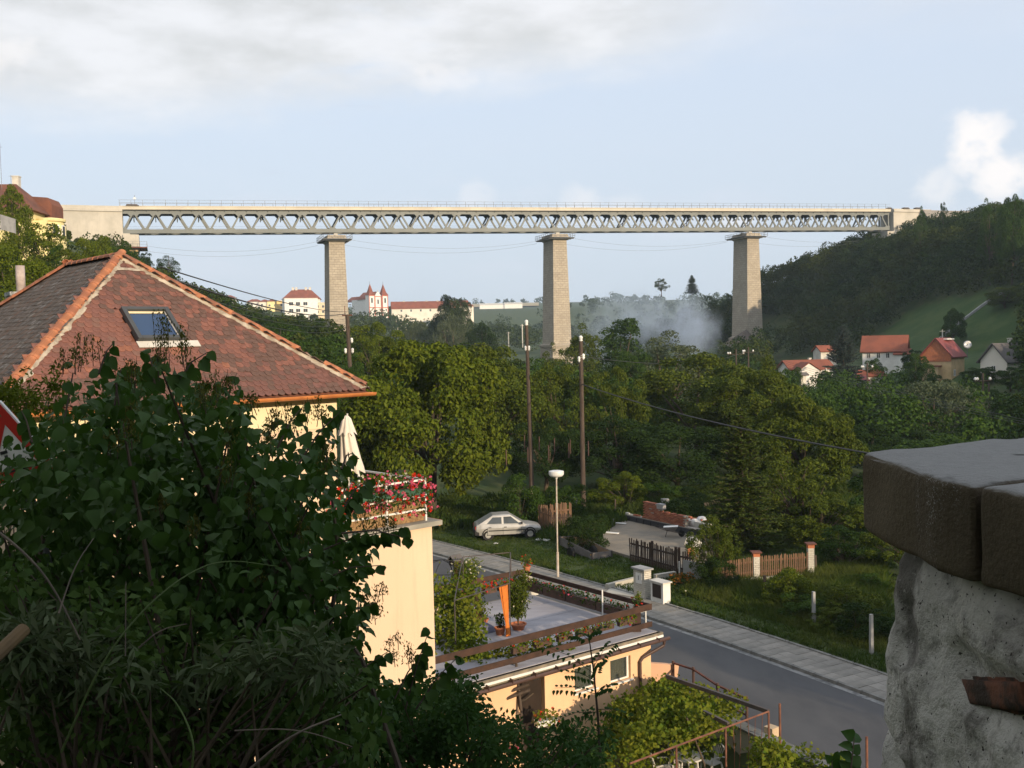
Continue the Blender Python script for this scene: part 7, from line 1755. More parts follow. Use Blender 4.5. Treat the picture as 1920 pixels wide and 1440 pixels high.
core.build('mortar', M['mortar'], t)
p = K0 + kd * (u1 + .25) + kn * .2 + Vector((0, 0, .95)); tag(MB().box(p, (.5, .3, .3), yaw).build('concrete_block', M['grey']), 'grey concrete block lying on the step of the brick wall', 'block')
for i, (px, py) in enumerate(((1172, 962), (1187, 962), (1192, 961), (1203, 959))):
    u = kpos(px, py); p = K0 + kd * u + kn * .2 + Vector((0, 0, .105)); tag(MB().box(p, (.28, .14, .075), yaw + .3 * i).build('loose_brick', M['brick' if i else 'offwhite']), ('pale brick at the left end of the foundation wall', 'loose brick on the foundation, second from the left', 'loose brick on the foundation, third from the left', 'loose brick right beside the brick wall')[i], 'brick', 'loose bricks on the foundation wall')
for i, (px, py) in enumerate(((1293, 969), (1300, 972), (1309, 972), (1317, 974), (1324, 977), (1312, 970))):
    p = G(px, py, 1.0); p.z = .95; tag(MB().box(p, (.30, .16, .16), yaw + .5 * i).build('loose_brick', M['brick']), 'loose red brick on the heap behind the white sacks, %s from the left' % ('first', 'second', 'third', 'fourth', 'fifth', 'last')[i], 'brick', 'bricks heaped behind the sacks')
p = G(1308, 990, .62); tag(MB().box((p.x + .1, p.y + .5, .55), (2.2, .5, .75), yaw).build('brick_pallet', M['offwhite']), 'pale pallet stack under the loose bricks behind the sacks', 'pallet')
def sack(px, py, sx, sy, sz, label, m_='white'):
    p = G(px, py, .45); mb = MB(); v = []; n, k = 14, 7
    for i in range(k + 1):
        ph = PI * i / k - PI / 2
        for j in range(n):
            a = 2 * PI * j / n; r_ = math.cos(ph) ** .6 * (1 + .12 * mnoise.noise(Vector((math.cos(a) * 2, math.sin(a) * 2, i * .7 + px))))
            v.append((p.x + r_ * math.cos(a) * sx, p.y + .2 + r_ * math.sin(a) * sy, p.z + sz + math.sin(ph) * sz))
    mb.add(v, [(i * n + j, i * n + (j + 1) % n, (i + 1) * n + (j + 1) % n, (i + 1) * n + j) for i in range(k) for j in range(n)])
    tag(mb.build('sack', M[m_], smooth=True), label, 'sack', 'white sacks on the construction slab')
M['sackcloth'] = mat('sackcloth', (.55, .57, .62), (.4, .43, .48), 3, .8)
sack(1318, 992, .36, .3, .36, 'large round pale blue sack at the right end of the slab', 'sackcloth'); sack(1304, 993, .26, .25, .3, 'crumpled white sack left of the round sack', 'white'); sack(1293, 989, .34, .25, .22, 'flat grey sack next to the brick wall end', 'sackcloth'); sack(1323, 999, .18, .15, .12, 'small white bundle in front of the round sack', 'white')
for px, py, sx, sy, lb in ((1163, 982, .45, .1, 'white strip of sheet at the back of the slab'), (1146, 1000, .55, .12, 'white board lying on the left of the slab'), (1018, 1013, .5, .2, 'crumpled white sheet on the lawn by the car'), (930, 1020, .12, .1, 'small pale stone on the lawn')):
    p = GVz(px, py) if px < 1100 else G(px, py, .37); tag(MB().box((p.x, p.y, p.z + .03), (sx * 1.6, sy * 2, .05), -.5).build('scrap_board', M['white']), lb, 'board', 'white scraps lying about')
p = G(1150, 985, .34); tag(MB().tube([p, p + Vector((0, 0, .4))], .08, 10).build('drain_pipe', M['grey']), 'short grey drain pipe sticking up from the slab', 'pipe')
p = GVz(1154, 965); tag(MB().tube([p, p + Vector((0, 0, 1.0))], .05, 6).build('garden_stake', M['pole_wood']), 'thin wooden stake behind the slab at the left', 'stake')
# wheelbarrow
p = G(1258, 1006, .34); wb = lthing('wheelbarrow', 'white lined wheelbarrow standing on the concrete slab', 'wheelbarrow', p, rz=R(-12))
tr = [(-.42, -.26, .55), (.42, -.3, .60), (.42, .3, .60), (-.42, .26, .55)]; bt = [(-.2, -.16, .32), (.22, -.2, .34), (.22, .2, .34), (-.2, .16, .32)]
MB().add(tr + bt, [(0, 1, 5, 4), (1, 2, 6, 5), (2, 3, 7, 6), (3, 0, 4, 7), (7, 6, 5, 4)]).build('tray', M['trailer'], wb)
MB().add([(x * .95, y * .95, z + .005) for x, y, z in tr], [(0, 1, 2, 3)]).build('load', M['white'], wb)
MB().tube([(-.85, -.28, .6), (-.3, -.22, .4), (.6, -.08, .2)], .018, 6).tube([(-.85, .28, .6), (-.3, .22, .4), (.6, .08, .2)], .018, 6).build('handle', M['dark_steel'], wb)
for s in (-1, 1): MB().tube([(-.2, .2 * s, .36), (-.3, .22 * s, 0)], .018, 6).build('leg', M['dark_steel'], wb)
MB().lathe((0, 0, 0), [(.05, -.03), (.17, -.05), (.19, 0), (.17, .05), (.05, .03)], 16).xform(Matrix.Translation((.6, 0, .19)) @ Matrix.Rotation(PI / 2, 4, 'X')).build('wheel', M['rubber'], wb)
# concrete mixer drum
p = GVz(1299, 1052); cm = lthing('concrete_mixer', 'pale concrete mixer with dark drum mouth behind the dark fence', 'concrete mixer', p, rz=R(160))
MB().lathe((0, 0, 0), [(.22, -.42), (.36, -.25), (.38, .05), (.24, .34), (.25, .36), (.21, .34), (.33, .05), (.2, -.2), (.02, -.2)], 20, cap=False).xform(Matrix.Translation((0, 0, .85)) @ Matrix.Rotation(R(72), 4, 'Y')).build('drum', M['offwhite'], cm)
MB().lathe((0, 0, 0), [(.02, 0), (.22, 0), (.22, .02), (.02, .02)], 18).xform(Matrix.Translation((0, 0, .85)) @ Matrix.Rotation(R(72), 4, 'Y') @ Matrix.Translation((0, 0, .24))).build('mouth', M['black'], cm)  # black disc painted in for the shade inside the drum
for s in (-1, 1): MB().tube([(0, .42 * s, .85), (-.35, .42 * s, 0)], .03, 6).tube([(0, .42 * s, .85), (.35, .42 * s, 0)], .03, 6).build('stand', M['rust'], cm)
MB().box((0, .46, .62), (.3, .14, .34)).build('motor_box', M['terracotta'], cm)
# half hidden things in the gardens behind
p = P(1322, 945, 64); tag(MB().bar(p + Vector((-.9, 0, -.35)), p + Vector((.9, .2, .15)), 1.0, .08, ).build('shed_roof', mat('brown_sheet', (.25, .16, .08), None, 2, .9)), 'slanting brown sheet roof in the shade behind the slab', 'roof sheet')
p = P(1247, 948, 66); tag(MB().box(p, (.5, .4, .9)).build('water_barrel', M['grey']), 'grey blue water barrel in the shade behind the brick wall', 'barrel')
flower_box('marigold_bed', 'bed of orange marigolds in front of the dark fence right of the meter box', GVz(1256, 1094) + Vector((0, 0, .12)), GVz(1300, 1092) + Vector((0, 0, .12)), .5, .3, .05, (('petal_orange', 1),), 420, 90, M['soil'], None, .06, 'leaf_green', .3, .08, .1)
# ------------------------------------------------------------------ grass
def blades(pts, h, w, m_, name, seed, per=5, lean=.35, label=None):
    rg = np.random.default_rng(seed); pts = np.asarray(pts, float); n = len(pts); hh_ = np.asarray(h)
    B = np.repeat(pts, per, 0); H = np.repeat(hh_, per) * rg.uniform(.55, 1.2, n * per); k = n * per
    B = B + np.stack([rg.normal(0, .05, k), rg.normal(0, .05, k), np.zeros(k)], 1) * (1 + H[:, None])
    a = rg.uniform(0, 2 * PI, k); le = rg.normal(0, lean, (k, 2)) * H[:, None]; s = np.stack([np.cos(a), np.sin(a), np.zeros(k)], 1) * (w * (.6 + .8 * rg.random(k)))[:, None]
    tip = B + np.stack([le[:, 0], le[:, 1], H], 1); mid = (B + tip) / 2 + np.stack([-le[:, 0] * .2, -le[:, 1] * .2, H * .08], 1)
    V = np.stack([B - s, B + s, mid + s * .8, tip, mid - s * .8], 1).reshape(-1, 3); F = np.arange(k * 5).reshape(-1, 5)
    o = obj(name, np_mesh(name, V, F, M[m_]), kind='stuff'); 
    if label: o['label'] = label; o['category'] = 'grass'
    return o
rg = np.random.default_rng(77); GP, GH, TP, TH_ = [], [], [], []
slab_poly = [(p.x, p.y) for p in SP]
BANK = [(1255, 1120), (1300, 1098), (1420, 1090), (1530, 1085), (1660, 1060), (1660, 1262), (1560, 1232), (1420, 1190), (1255, 1138)]
n_ = 0
for _ in range(120000):
    y = rg.uniform(31, 66); o_ = rg.uniform(2.05, 23) ; p = kerb_pt(y, o_); x = p.x
    px, py, _z = proj((x, p.y, .2))
    if not (780 < px < 1680 and py < 1300): continue
    if inpoly(x, p.y, slab_poly): continue
    if rg.random() > min(1, (46 / p.y) ** 1.2): continue
    z = vz(x, p.y); nz = mnoise.noise(Vector((x * .5, p.y * .5, 0)))
    bank = inpoly(px, py, BANK)
    if bank and o_ > 3.4:
        g = sstep(o_, 3.2, 6.0); TP.append((x, p.y, z)); TH_.append(.18 + g * (.38 + .3 * nz) + .1 * rg.random())
        if len(TP) > 15000 and rg.random() < .6: TP.pop(); TH_.pop()
    elif len(GP) < 34000:
        if nz < -.45 and rg.random() < .7: continue
        GP.append((x, p.y, z)); GH.append(max(.05, .085 + .07 * nz + .05 * rg.random() + (.1 if o_ < 2.4 else 0)))
blades(GP, GH, .012, 'grass', 'grass', 1, 4, .5, 'short uneven green grass of the roadside lawn')
blades(TP, TH_, .012, 'dry_grass', 'tall_grass', 2, 5, .3, 'tall seeding grass on the bank below the picket fence')
pts = [(x, y, z + h * .9) for (x, y, z), h in zip(TP, TH_)]; sel = [p for p in pts if rg.random() < .0016]
if sel: tag(blossoms('white_umbels', sel, .05, 'petal_white', None, np.random.default_rng(3), 8), 'white flower heads scattered through the tall grass of the bank', 'flowers')['kind'] = 'stuff'
# weeds between lawn and trees
GP, GH = [], []
for _ in range(16000):
    x = rg.uniform(-8, 24); y = rg.uniform(57, 72); px, py, _z = proj((x, y, .3))
    if inpoly(x, y, slab_poly) or not 780 < px < 1680: continue
    if y < 61 and px < 1010: continue
    nz = mnoise.noise(Vector((x * .6, y * .6, 4)))
    GP.append((x, y, max(TZ(x, y), vz(x, y)) - .02)); GH.append(max(.15, .55 + .5 * nz))
blades(GP, GH, .03, 'grass', 'weeds', 4, 4, .35, 'rank green weeds along the edge of the trees behind the lawn')
# ------------------------------------------------------------------ stone wall with coping at the right
ZC = EYE - .224
def stonewall():
    t = thing('boundary_wall', 'rough plastered rubble wall with a thick brown concrete coping close by at the right', 'wall', (.9, 1.5, EYE - 1.2))
    # coping: two slabs with a joint
    poly = [(.655, 1.90), (.652, 1.56), (.70, 1.36), (.80, .95), (.92, .5), (1.5, .5), (1.56, 1.2), (1.50, 2.36), (1.08, 2.14)]
    def slab(pl, name='coping_slab'):
        bm = bmesh.new(); n = len(pl); th = .148
        vs_ = [bm.verts.new((x, y, ZC)) for x, y in pl]; f = bm.faces.new(vs_); r = bmesh.ops.extrude_face_region(bm, geom=[f]); bmesh.ops.translate(bm, vec=(0, 0, -th), verts=[e for e in r['geom'] if isinstance(e, bmesh.types.BMVert)])
        bmesh.ops.recalc_face_normals(bm, faces=bm.faces); bmesh.ops.bevel(bm, geom=list(bm.edges), offset=.016, segments=3, affect='EDGES', profile=.6)
        bmesh.ops.triangulate(bm, faces=bm.faces); 
        for _ in range(3): bmesh.ops.subdivide_edges(bm, edges=[e for e in bm.edges if e.calc_length() > .035], cuts=1); bmesh.ops.triangulate(bm, faces=bm.faces)
        bm.normal_update()
        for v_ in bm.verts:
            q = v_.co; d = mnoise.noise(q * 9) * .006 + mnoise.noise(q * 28) * .0022; v_.co = q + v_.normal * d
        me = bpy.data.meshes.new(name); bm.to_mesh(me); bm.free(); me.materials.append(M['coping_stone']); me.polygons.foreach_set('use_smooth', [True] * len(me.polygons)); return obj(name, me, t)
    slab([(.655, 1.90), (.652, 1.56), (.672, 1.478), (1.1, 1.62), (1.3, 2.25), (1.08, 2.14)])
    slab([(.674, 1.470), (.70, 1.36), (.80, .95), (.92, .5), (1.5, .5), (1.56, 1.2), (1.50, 2.36), (1.31, 2.25), (1.105, 1.612)])
    # body
    plan = []
    for s in np.linspace(0, 1, 26): plan.append((1.35 - .58 * s, 1.93 - .03 * s, (0.05, 1)))
    for a in np.linspace(0, PI / 2, 9)[1:]: plan.append((.77 - .075 * math.sin(a), 1.825 + .075 * math.cos(a), (-math.sin(a), math.cos(a))))
    for s in np.linspace(0, 1, 120)[1:]: plan.append((.695 + .10 * s ** 1.5, 1.825 - 1.2 * s, (-1, 0.05)))
    nz = 120; v = []; bricks = []
    B1 = P(1690, 1190, 1.77); B2 = P(1852, 1300, 1.50)
    for k in range(nz + 1):
        z = ZC - .13 - 1.9 * k / nz; dz = ZC - .13 - z
        flare = -.035 * math.exp(-dz / .035) + .02 * min(1, dz / .3)
        for x, y, (nx_, ny_) in plan:
            q = Vector((x, y, z)); d = flare + mnoise.fractal(q * 3.2, .9, 2.1, 4) * .022 + mnoise.noise(q * 14) * .010 + mnoise.noise(q * 42) * .0055
            crack = mnoise.noise(q * 2.1 + Vector((5, 0, 0))); d -= .016 * max(0, 1 - abs(crack) * 16)
            for B, sy, sz in ((B1, .035, .045), (B2, .15, .038)):
                e = ((y - B.y) / sy) ** 2 + ((z - B.z) / sz) ** 2
                if e < 2.2: d -= .020 * (1 - e / 2.2) ** .5
            v.append((x + nx_ * d, y + ny_ * d, z))
    m_ = len(plan); f = [(k * m_ + j, k * m_ + j + 1, (k + 1) * m_ + j + 1, (k + 1) * m_ + j) for k in range(nz) for j in range(m_ - 1)]
    mb = MB().add(v, f); mb.build('rubble', M['rubble'], t, smooth=True)
    for B, sx, sy, sz, rx in ((B1, .03, .05, .066, .1), (B2, .05, .28, .05, -.30)):
        bm = bmesh.new(); bmesh.ops.create_cube(bm, size=1); bmesh.ops.bevel(bm, geom=list(bm.edges), offset=.12, segments=2, affect='EDGES'); bmesh.ops.subdivide_edges(bm, edges=list(bm.edges), cuts=3, use_grid_fill=True)
        for v_ in bm.verts:
            q = Vector((v_.co.x * sx * 2, v_.co.y * sy, v_.co.z * sz)); q += Vector((mnoise.noise(q * 30), mnoise.noise(q * 33 + Vector((3, 0, 0))), mnoise.noise(q * 31 + Vector((0, 7, 0))))) * .006; v_.co = q
        me = bpy.data.meshes.new('brick'); bm.to_mesh(me); bm.free(); me.materials.append(M['old_brick2']); me.polygons.foreach_set('use_smooth', [True] * len(me.polygons))
        o = obj('brick', me, t, local=True); xs = .695 + .10 * max(0, (1.825 - B.y) / 1.2) ** 1.5; o.location = Vector((xs + .047, B.y, B.z)) - WL[t.name]; o.rotation_euler.x = rx
def stone_mats():
    mt = mat('coping_stone', (.125, .102, .066), (.085, .068, .045), 3.0, .95, .006, 95, detail=8)
    t = mt.node_tree; h = NT(t); b = t.nodes['Principled BSDF']; tcn = N(t, 'ShaderNodeTexCoord'); old = b.inputs['Base Color'].links[0].from_socket
    sp = h.noise(tcn.outputs['Object'], 300, 3, .6).outputs[0]; mp_ = N(t, 'ShaderNodeMapping'); mp_.inputs['Scale'].default_value = (1, 1, .12); L(t, tcn.outputs['Object'], mp_.inputs[0]); pa = h.noise(mp_.outputs[0], 8.5, 3, .5).outputs[0]
    c = h.mix(h.m('MULTIPLY', h.ss(sp, .56, .66), h.ss(pa, .50, .58)), old, (.34, .335, .33))
    gr = h.noise(tcn.outputs['Object'], 130, 5, .7).outputs[0]; c = h.mix(h.m('MULTIPLY', h.ss(gr, .5, .7), .5), c, (.05, .042, .03)); c = h.mix(h.m('MULTIPLY', h.ss(gr, .45, .25), .4), c, (.2, .175, .13))
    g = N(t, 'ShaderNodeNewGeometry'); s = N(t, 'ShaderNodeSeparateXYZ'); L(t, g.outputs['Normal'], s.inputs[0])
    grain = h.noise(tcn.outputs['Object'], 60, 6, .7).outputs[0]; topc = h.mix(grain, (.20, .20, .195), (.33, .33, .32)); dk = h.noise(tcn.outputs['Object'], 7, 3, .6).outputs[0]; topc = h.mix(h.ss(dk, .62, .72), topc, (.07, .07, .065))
    c = h.mix(h.ss(s.outputs[2], .6, .9), c, topc)        # upper side painted lighter grey, for the sky light on it
    L(t, c, b.inputs['Base Color']); M['coping_stone'] = mt
    mt = mat('rubble', (.56, .55, .52), (.42, .41, .385), 5.0, .97, .014, 34, detail=8, lo=.4, hi=.7)
    t = mt.node_tree; h = NT(t); b = t.nodes['Principled BSDF']; tcn = N(t, 'ShaderNodeTexCoord'); old = b.inputs['Base Color'].links[0].from_socket
    st = h.noise(tcn.outputs['Object'], 4.2, 7, .62, .4).outputs[0]; c = h.mix(h.m('MULTIPLY', h.ss(st, .47, .62), .85), old, (.095, .09, .08)); st2 = h.noise(tcn.outputs['Object'], 17, 6, .7, .3).outputs[0]; c = h.mix(h.m('MULTIPLY', h.ss(st2, .52, .68), .6), c, (.13, .125, .115))
    sp = h.noise(tcn.outputs['Object'], 85, 3, .5).outputs[0]; c = h.mix(h.ss(sp, .64, .72), c, (.42, .41, .39)); sp2 = h.noise(tcn.outputs['Object'], 130, 3, .5).outputs[0]; c = h.mix(h.ss(sp2, .64, .7), c, (.06, .055, .05))
    L(t, c, b.inputs['Base Color']); M['rubble'] = mt
    M['old_brick2'] = mat('weathered_brick', (.19, .085, .055), (.055, .042, .036), 16, .97, .006, 60, detail=8, lo=.38, hi=.58)
stone_mats(); stonewall()
# ------------------------------------------------------------------ lilac and weeds close to the camera
LEAF_V = np.array([(0, 0, 0), (-.34, .10, .05), (-.46, .34, .09), (-.30, .68, .05), (0, 1.0, -.14), (.30, .68, .05), (.46, .34, .09), (.34, .10, .05), (0, .45, -.02)])
LEAF_F = [(0, 8, 2, 1), (8, 4, 3, 2), (0, 7, 6, 8), (8, 6, 5, 4)]
def leaf_frames(C, A, Nn):
    A = unit(A); X_ = unit(np.cross(A, Nn)); Z_ = np.cross(X_, A); return X_, A, Z_
def big_leaves(C, A, Nn, s, w, curl):
    X_, Y_, Z_ = leaf_frames(C, A, Nn); T = LEAF_V; k = len(C)
    z = T[None, :, 2] + curl[:, None] * (T[None, :, 1] ** 2) * -.5
    V = C[:, None] + (X_[:, None] * (T[None, :, 0, None] * w[:, None, None]) + Y_[:, None] * T[None, :, 1, None] + Z_[:, None] * z[..., None]) * s[:, None, None]
    F = (np.array(LEAF_F)[None] + (np.arange(k) * 9)[:, None, None]).reshape(-1, 4); return V.reshape(-1, 3), F
LILAC = [(-60, 742), (60, 775), (105, 760), (110, 690), (150, 660), (205, 668), (250, 708), (272, 640), (330, 628), (372, 660), (400, 705), (450, 712), (482, 745), (478, 800), (520, 790), (556, 770), (612, 765), (632, 800), (640, 850), (668, 880), (684, 940), (660, 985), (700, 1002), (752, 996), (762, 1020), (722, 1050), (690, 1070), (706, 1120), (690, 1170), (720, 1250), (760, 1320), (740, 1460), (-60, 1460)]
def clump_fill(poly, n, D0, D1, rs, seed, xr=None, yr=None):
    rg = np.random.default_rng(seed); out = []; xs = [p[0] for p in poly]; ys = [p[1] for p in poly]
    while len(out) < n:
        x = rg.uniform(min(xs), max(xs)); y = rg.uniform(min(ys), max(ys))
        if not inpoly(x, y, poly): continue
        for r_ in rs:
            if all(inpoly(x + r_ * math.cos(a), y + r_ * math.sin(a), poly) for a in np.linspace(0, 2 * PI, 9)[:-1]):
                D_ = rg.uniform(D0, D1); p = P(x, y, D_); out.append((p.x, p.y, p.z, r_ * D_ / FPX)); break
        else:
            if rg.random() < .25: D_ = rg.uniform(D0, D1); p = P(x, y, D_); out.append((p.x, p.y, p.z, rs[-1] * .7 * D_ / FPX))
    return np.array(out)
rg = np.random.default_rng(21)
lil = thing('lilac_bush', 'large dark lilac bush with heart shaped leaves before the tiled house', 'bush', (-1.6, 5.4, TZ(-1.6, 5.4)))
cl = clump_fill(LILAC, 330, 4.6, 7.2, (90, 60, 38, 22), 31)
w_ = cl[:, 3] ** 2; n = 20000; idx = rg.choice(len(cl), n, p=w_ / w_.sum()); d = unit(rg.normal(size=(n, 3))); rr = cl[idx, 3] * rg.uniform(.3, 1.08, n) ** .6
C = cl[idx, :3] + d * rr[:, None]; A = d * .6 + rg.normal(size=(n, 3)) * .45 + np.array([0, 0, -.75]); Nn = unit(np.array([.05, -.35, .75]) + rg.normal(size=(n, 3)) * .55 + d * .4); s = rg.uniform(.04, .086, n); wd = rg.uniform(.62, 1.0, n); cu = rg.uniform(-.1, .7, n)
Cp = np.array([proj(c_)[:2] for c_ in C]); dist = np.array([(Vector(c_) - CAM).length for c_ in C])
order = np.argsort(dist / s * .06 + (np.abs(Cp[:, 1] - 900) > 420) * 50 + (Cp[:, 0] < 5) * 50)
first = order[:300]; rest = order[300:]
V, F = big_leaves(C[rest], A[rest], Nn[rest], s[rest], wd[rest], cu[rest])
obj('foliage', np_mesh('foliage', V, F, M['leaf_lilac']), lil, kind='stuff')
protos = []
for k in range(4):
    V, F = big_leaves(np.zeros((1, 3)), np.array([[0, 1., 0]]), np.array([[0, 0, 1.]]), np.ones(1), np.array([.8 + .1 * k]), np.array([.1 + .2 * k])); protos.append(np_mesh('leaf', V, F, M['leaf_lilac']))
X_, Y_, Z_ = leaf_frames(C[first], A[first], Nn[first])
for i, k in enumerate(first):
    o = obj('leaf', protos[i % 4], lil, local=True); m_ = Matrix((X_[i] * s[k], Y_[i] * s[k], Z_[i] * s[k])).transposed().to_4x4(); m_.translation = Vector(C[k]) - WL[lil.name]; o.matrix_basis = m_
mb = MB(); root = Vector((-1.6, 5.4, TZ(-1.6, 5.4) - .1))
for i in range(0, len(cl), 3):
    e = Vector(cl[i, :3]); a = root + Vector((rg.normal(0, .5), rg.normal(0, .4), 0)); mid = a.lerp(e, .55) + Vector((rg.normal(0, .12), rg.normal(0, .1), .25)); mb.tube([a, mid, e], [.022, .013, .004], 5)
mb.build('stem', M['bark'], lil)
def panicle(px, py, D_, ht, sp, n):
    """spent flower head: a branched spike of seed pods"""
    b_ = np.array(tuple(P(px, py, D_))); t = rg.uniform(.05, 1, n); wd_ = sp * (1 - t * .8); C_ = b_ + np.stack([rg.normal(0, 1, n) * wd_, rg.normal(0, 1, n) * wd_, t * ht], 1)
    A_ = np.stack([rg.normal(0, .6, n), rg.normal(0, .6, n), np.ones(n)], 1); return C_, A_, b_
Cs, As = [], []; mb = MB()
for px, py, D_, ht in ((150, 690, 5.0, .17), (170, 680, 5.1, .13), (128, 690, 5.2, .12), (310, 672, 5.0, .26), (325, 660, 5.1, .2), (290, 690, 5.0, .15), (345, 690, 4.9, .16), (232, 720, 5.2, .16), (255, 730, 5., .13), (400, 745, 5., .14), (430, 735, 5.1, .12), (525, 800, 5.3, .12), (540, 810, 5.3, .16), (565, 800, 5.3, .14), (600, 790, 5.3, .1), (618, 860, 5.2, .13), (610, 890, 5.2, .12), (500, 830, 5.2, .13), (690, 1000, 5.4, .10), (735, 1000, 5.4, .10), (720, 960, 5.4, .12), (700, 1150, 5.5, .10), (745, 1225, 5.6, .1), (765, 1245, 5.6, .09), (700, 1120, 5.5, .08), (245, 790, 4.8, .1), (250, 830, 4.8, .12), (220, 850, 4.8, .1), (440, 900, 4.9, .12), (460, 960, 4.9, .1), (430, 830, 4.9, .12), (300, 960, 4.8, .1), (365, 1000, 4.8, .1), (560, 1010, 5, .1), (480, 1090, 5, .1), (380, 760, 4.9, .14), (480, 770, 5., .1)):
    for q in range(3):
        C_, A_, b_ = panicle(px + rg.normal(0, 9), py + rg.normal(0, 7), D_, ht * rg.uniform(.6, 1), .03, 44); Cs.append(C_); As.append(A_)
        mb.tube([tuple(b_ - np.array([0, 0, .03])), tuple(b_ + np.array([rg.normal(0, .02), 0, ht * .85]))], [.0022, .001], 4)
Cs = np.concatenate(Cs); As = np.concatenate(As); k = len(Cs); V, F = diamonds(Cs, As, rg.normal(size=(k, 3)), rg.uniform(.014, .024, k), rg.uniform(.006, .009, k), rg)
obj('seed_heads', np_mesh('seed_heads', V, F, M['pod']), lil, kind='stuff'); mb.build('seed_stalks', M['bark'], lil, kind='stuff')
# single sprays of leaves in front of the cream wall
def spray(px0, py0, px1, py1, D_, n, sz, thick=.006):
    a, b_ = P(px0, py0, D_), P(px1, py1, D_ + .1); mb.v.clear() if False else None; m2 = MB().tube([a, a.lerp(b_, .5) + Vector((0, 0, .03)), b_], [thick, thick * .7, .002], 5)
    t_ = np.linspace(.15, 1, n); C_ = np.array([tuple(a.lerp(b_, x)) for x in t_]); sd = np.where(np.arange(n) % 2 == 0, 1, -1)
    dr = np.array(tuple((b_ - a).normalized())); A_ = np.stack([sd * .5 + rg.normal(0, .25, n), rg.normal(0, .3, n), -.9 + rg.normal(0, .2, n)], 1) + dr * .3; N_ = np.stack([rg.normal(0, .5, n), -1 + rg.normal(0, .4, n), .5 + rg.normal(0, .3, n)], 1)
    return m2, C_, A_, N_, np.full(n, sz) * rg.uniform(.55, .95, n)
allC, allA, allN, allS = [], [], [], []; sm = MB()
for sp in ((560, 1050, 760, 990, 5.0, 20, .085), (640, 1000, 765, 1010, 5.0, 12, .08), (600, 1090, 715, 1060, 5.1, 12, .08), (560, 870, 640, 770, 5.0, 12, .085), (520, 840, 570, 760, 5.1, 9, .08), (640, 960, 690, 900, 5.0, 10, .09), (620, 1180, 705, 1130, 5.2, 10, .085), (760, 1330, 805, 1180, 5.6, 12, .1), (780, 1330, 860, 1230, 5.6, 12, .1), (740, 1310, 790, 1230, 5.6, 10, .1), (640, 1300, 730, 1220, 5.4, 14, .09), (185, 700, 215, 640, 5.0, 6, .095), (330, 720, 390, 660, 5., 7, .1), (290, 720, 280, 665, 5., 6, .1), (215, 760, 228, 690, 5., 7, .1), (640, 880, 660, 850, 5., 6, .09), (60, 830, 40, 770, 5.0, 7, .09)):
    m2, a, b_, c, d = spray(*sp); o0 = len(sm.v); sm.v += m2.v; sm.f += [tuple(i + o0 for i in f) for f in m2.f]; sm.mi += m2.mi; allC.append(a); allA.append(b_); allN.append(c); allS.append(d)
C_, A_, N_, S_ = map(np.concatenate, (allC, allA, allN, allS)); V, F = big_leaves(C_, A_, N_, S_, rg.uniform(.85, 1.1, len(C_)), rg.uniform(0, .5, len(C_))); obj('leaf_sprays', np_mesh('leaf_sprays', V, F, M['leaf_lilac']), lil); sm.build('twigs', M['bark'], lil, kind='stuff')
# silvery butterfly bush and weeds at the bottom left
def narrow_bush(name, label, poly, n_cl, D0, D1, n, ln, wd, lm, seed, droop=.5, rs=(70, 45, 28), root=None):
    rg = np.random.default_rng(seed); cl = clump_fill(poly, n_cl, D0, D1, rs, seed); c0 = cl[:, :3].mean(0); g = (c0[0], c0[1], TZ(c0[0], c0[1])); t = thing(name, label, 'bush', g)
    w_ = cl[:, 3] ** 2; idx = rg.choice(len(cl), n, p=w_ / w_.sum()); d = unit(rg.normal(size=(n, 3))); C = cl[idx, :3] + d * (cl[idx, 3] * rg.uniform(.2, 1.1, n))[:, None]
    A = d * .8 + rg.normal(size=(n, 3)) * .4 + np.array([0, 0, -droop]); Nn = rg.normal(size=(n, 3)) * .6 + np.array([0, -.3, .8]); s = rg.uniform(.65, 1.3, n); V, F = diamonds(C, A, Nn, ln * s, wd * s, rg, .2)
    obj('foliage', np_mesh('foliage', V, F, M[lm]), t); mb = MB()
    for i in range(0, len(cl), 2):
        e = Vector(cl[i, :3]); a = Vector(g) + Vector((rg.normal(0, .25), rg.normal(0, .2), -.1)); mb.tube([a, a.lerp(e, .5) + Vector((0, 0, .15)), e], [.012, .008, .003], 4)
    mb.build('stem', M['bark'], t); return t
narrow_bush('butterfly_bush', 'silvery narrow leaved bush at the bottom left below the lilac', [(-40, 1150), (60, 1120), (150, 1150), (260, 1180), (330, 1230), (430, 1180), (520, 1150), (620, 1165), (680, 1200), (690, 1290), (600, 1330), (420, 1300), (380, 1360), (300, 1330), (120, 1330), (-40, 1380)], 70, 3.4, 4.4, 2600, .078, .017, 'leaf_willow', 51, .15)
narrow_bush('weed_thicket', 'dark tangle of weeds and brambles along the bottom left edge', [(-60, 1040), (120, 1020), (400, 1120), (720, 1260), (760, 1470), (-60, 1470)], 150, 3.6, 5.4, 6500, .05, .026, 'leaf_weed', 52)
narrow_bush('locust_thicket', 'dark feathery locust bushes below the garage at the bottom middle', [(640, 1290), (760, 1270), (830, 1240), (905, 1262), (935, 1330), (1010, 1352), (1090, 1330), (1150, 1352), (1170, 1400), (1130, 1470), (640, 1470)], 150, 6.0, 9.0, 12000, .05, .026, 'leaf_locust', 53, .3, (60, 40, 24))
narrow_bush('locust_sapling', 'bright green feathery locust sapling in front of the left roof hip', [(-30, 720), (30, 700), (75, 678), (130, 690), (150, 730), (110, 790), (60, 800), (-30, 790)], 30, 8.0, 9.0, 1500, .05, .022, 'leaf_walnut', 54, .2, (40, 25, 16))
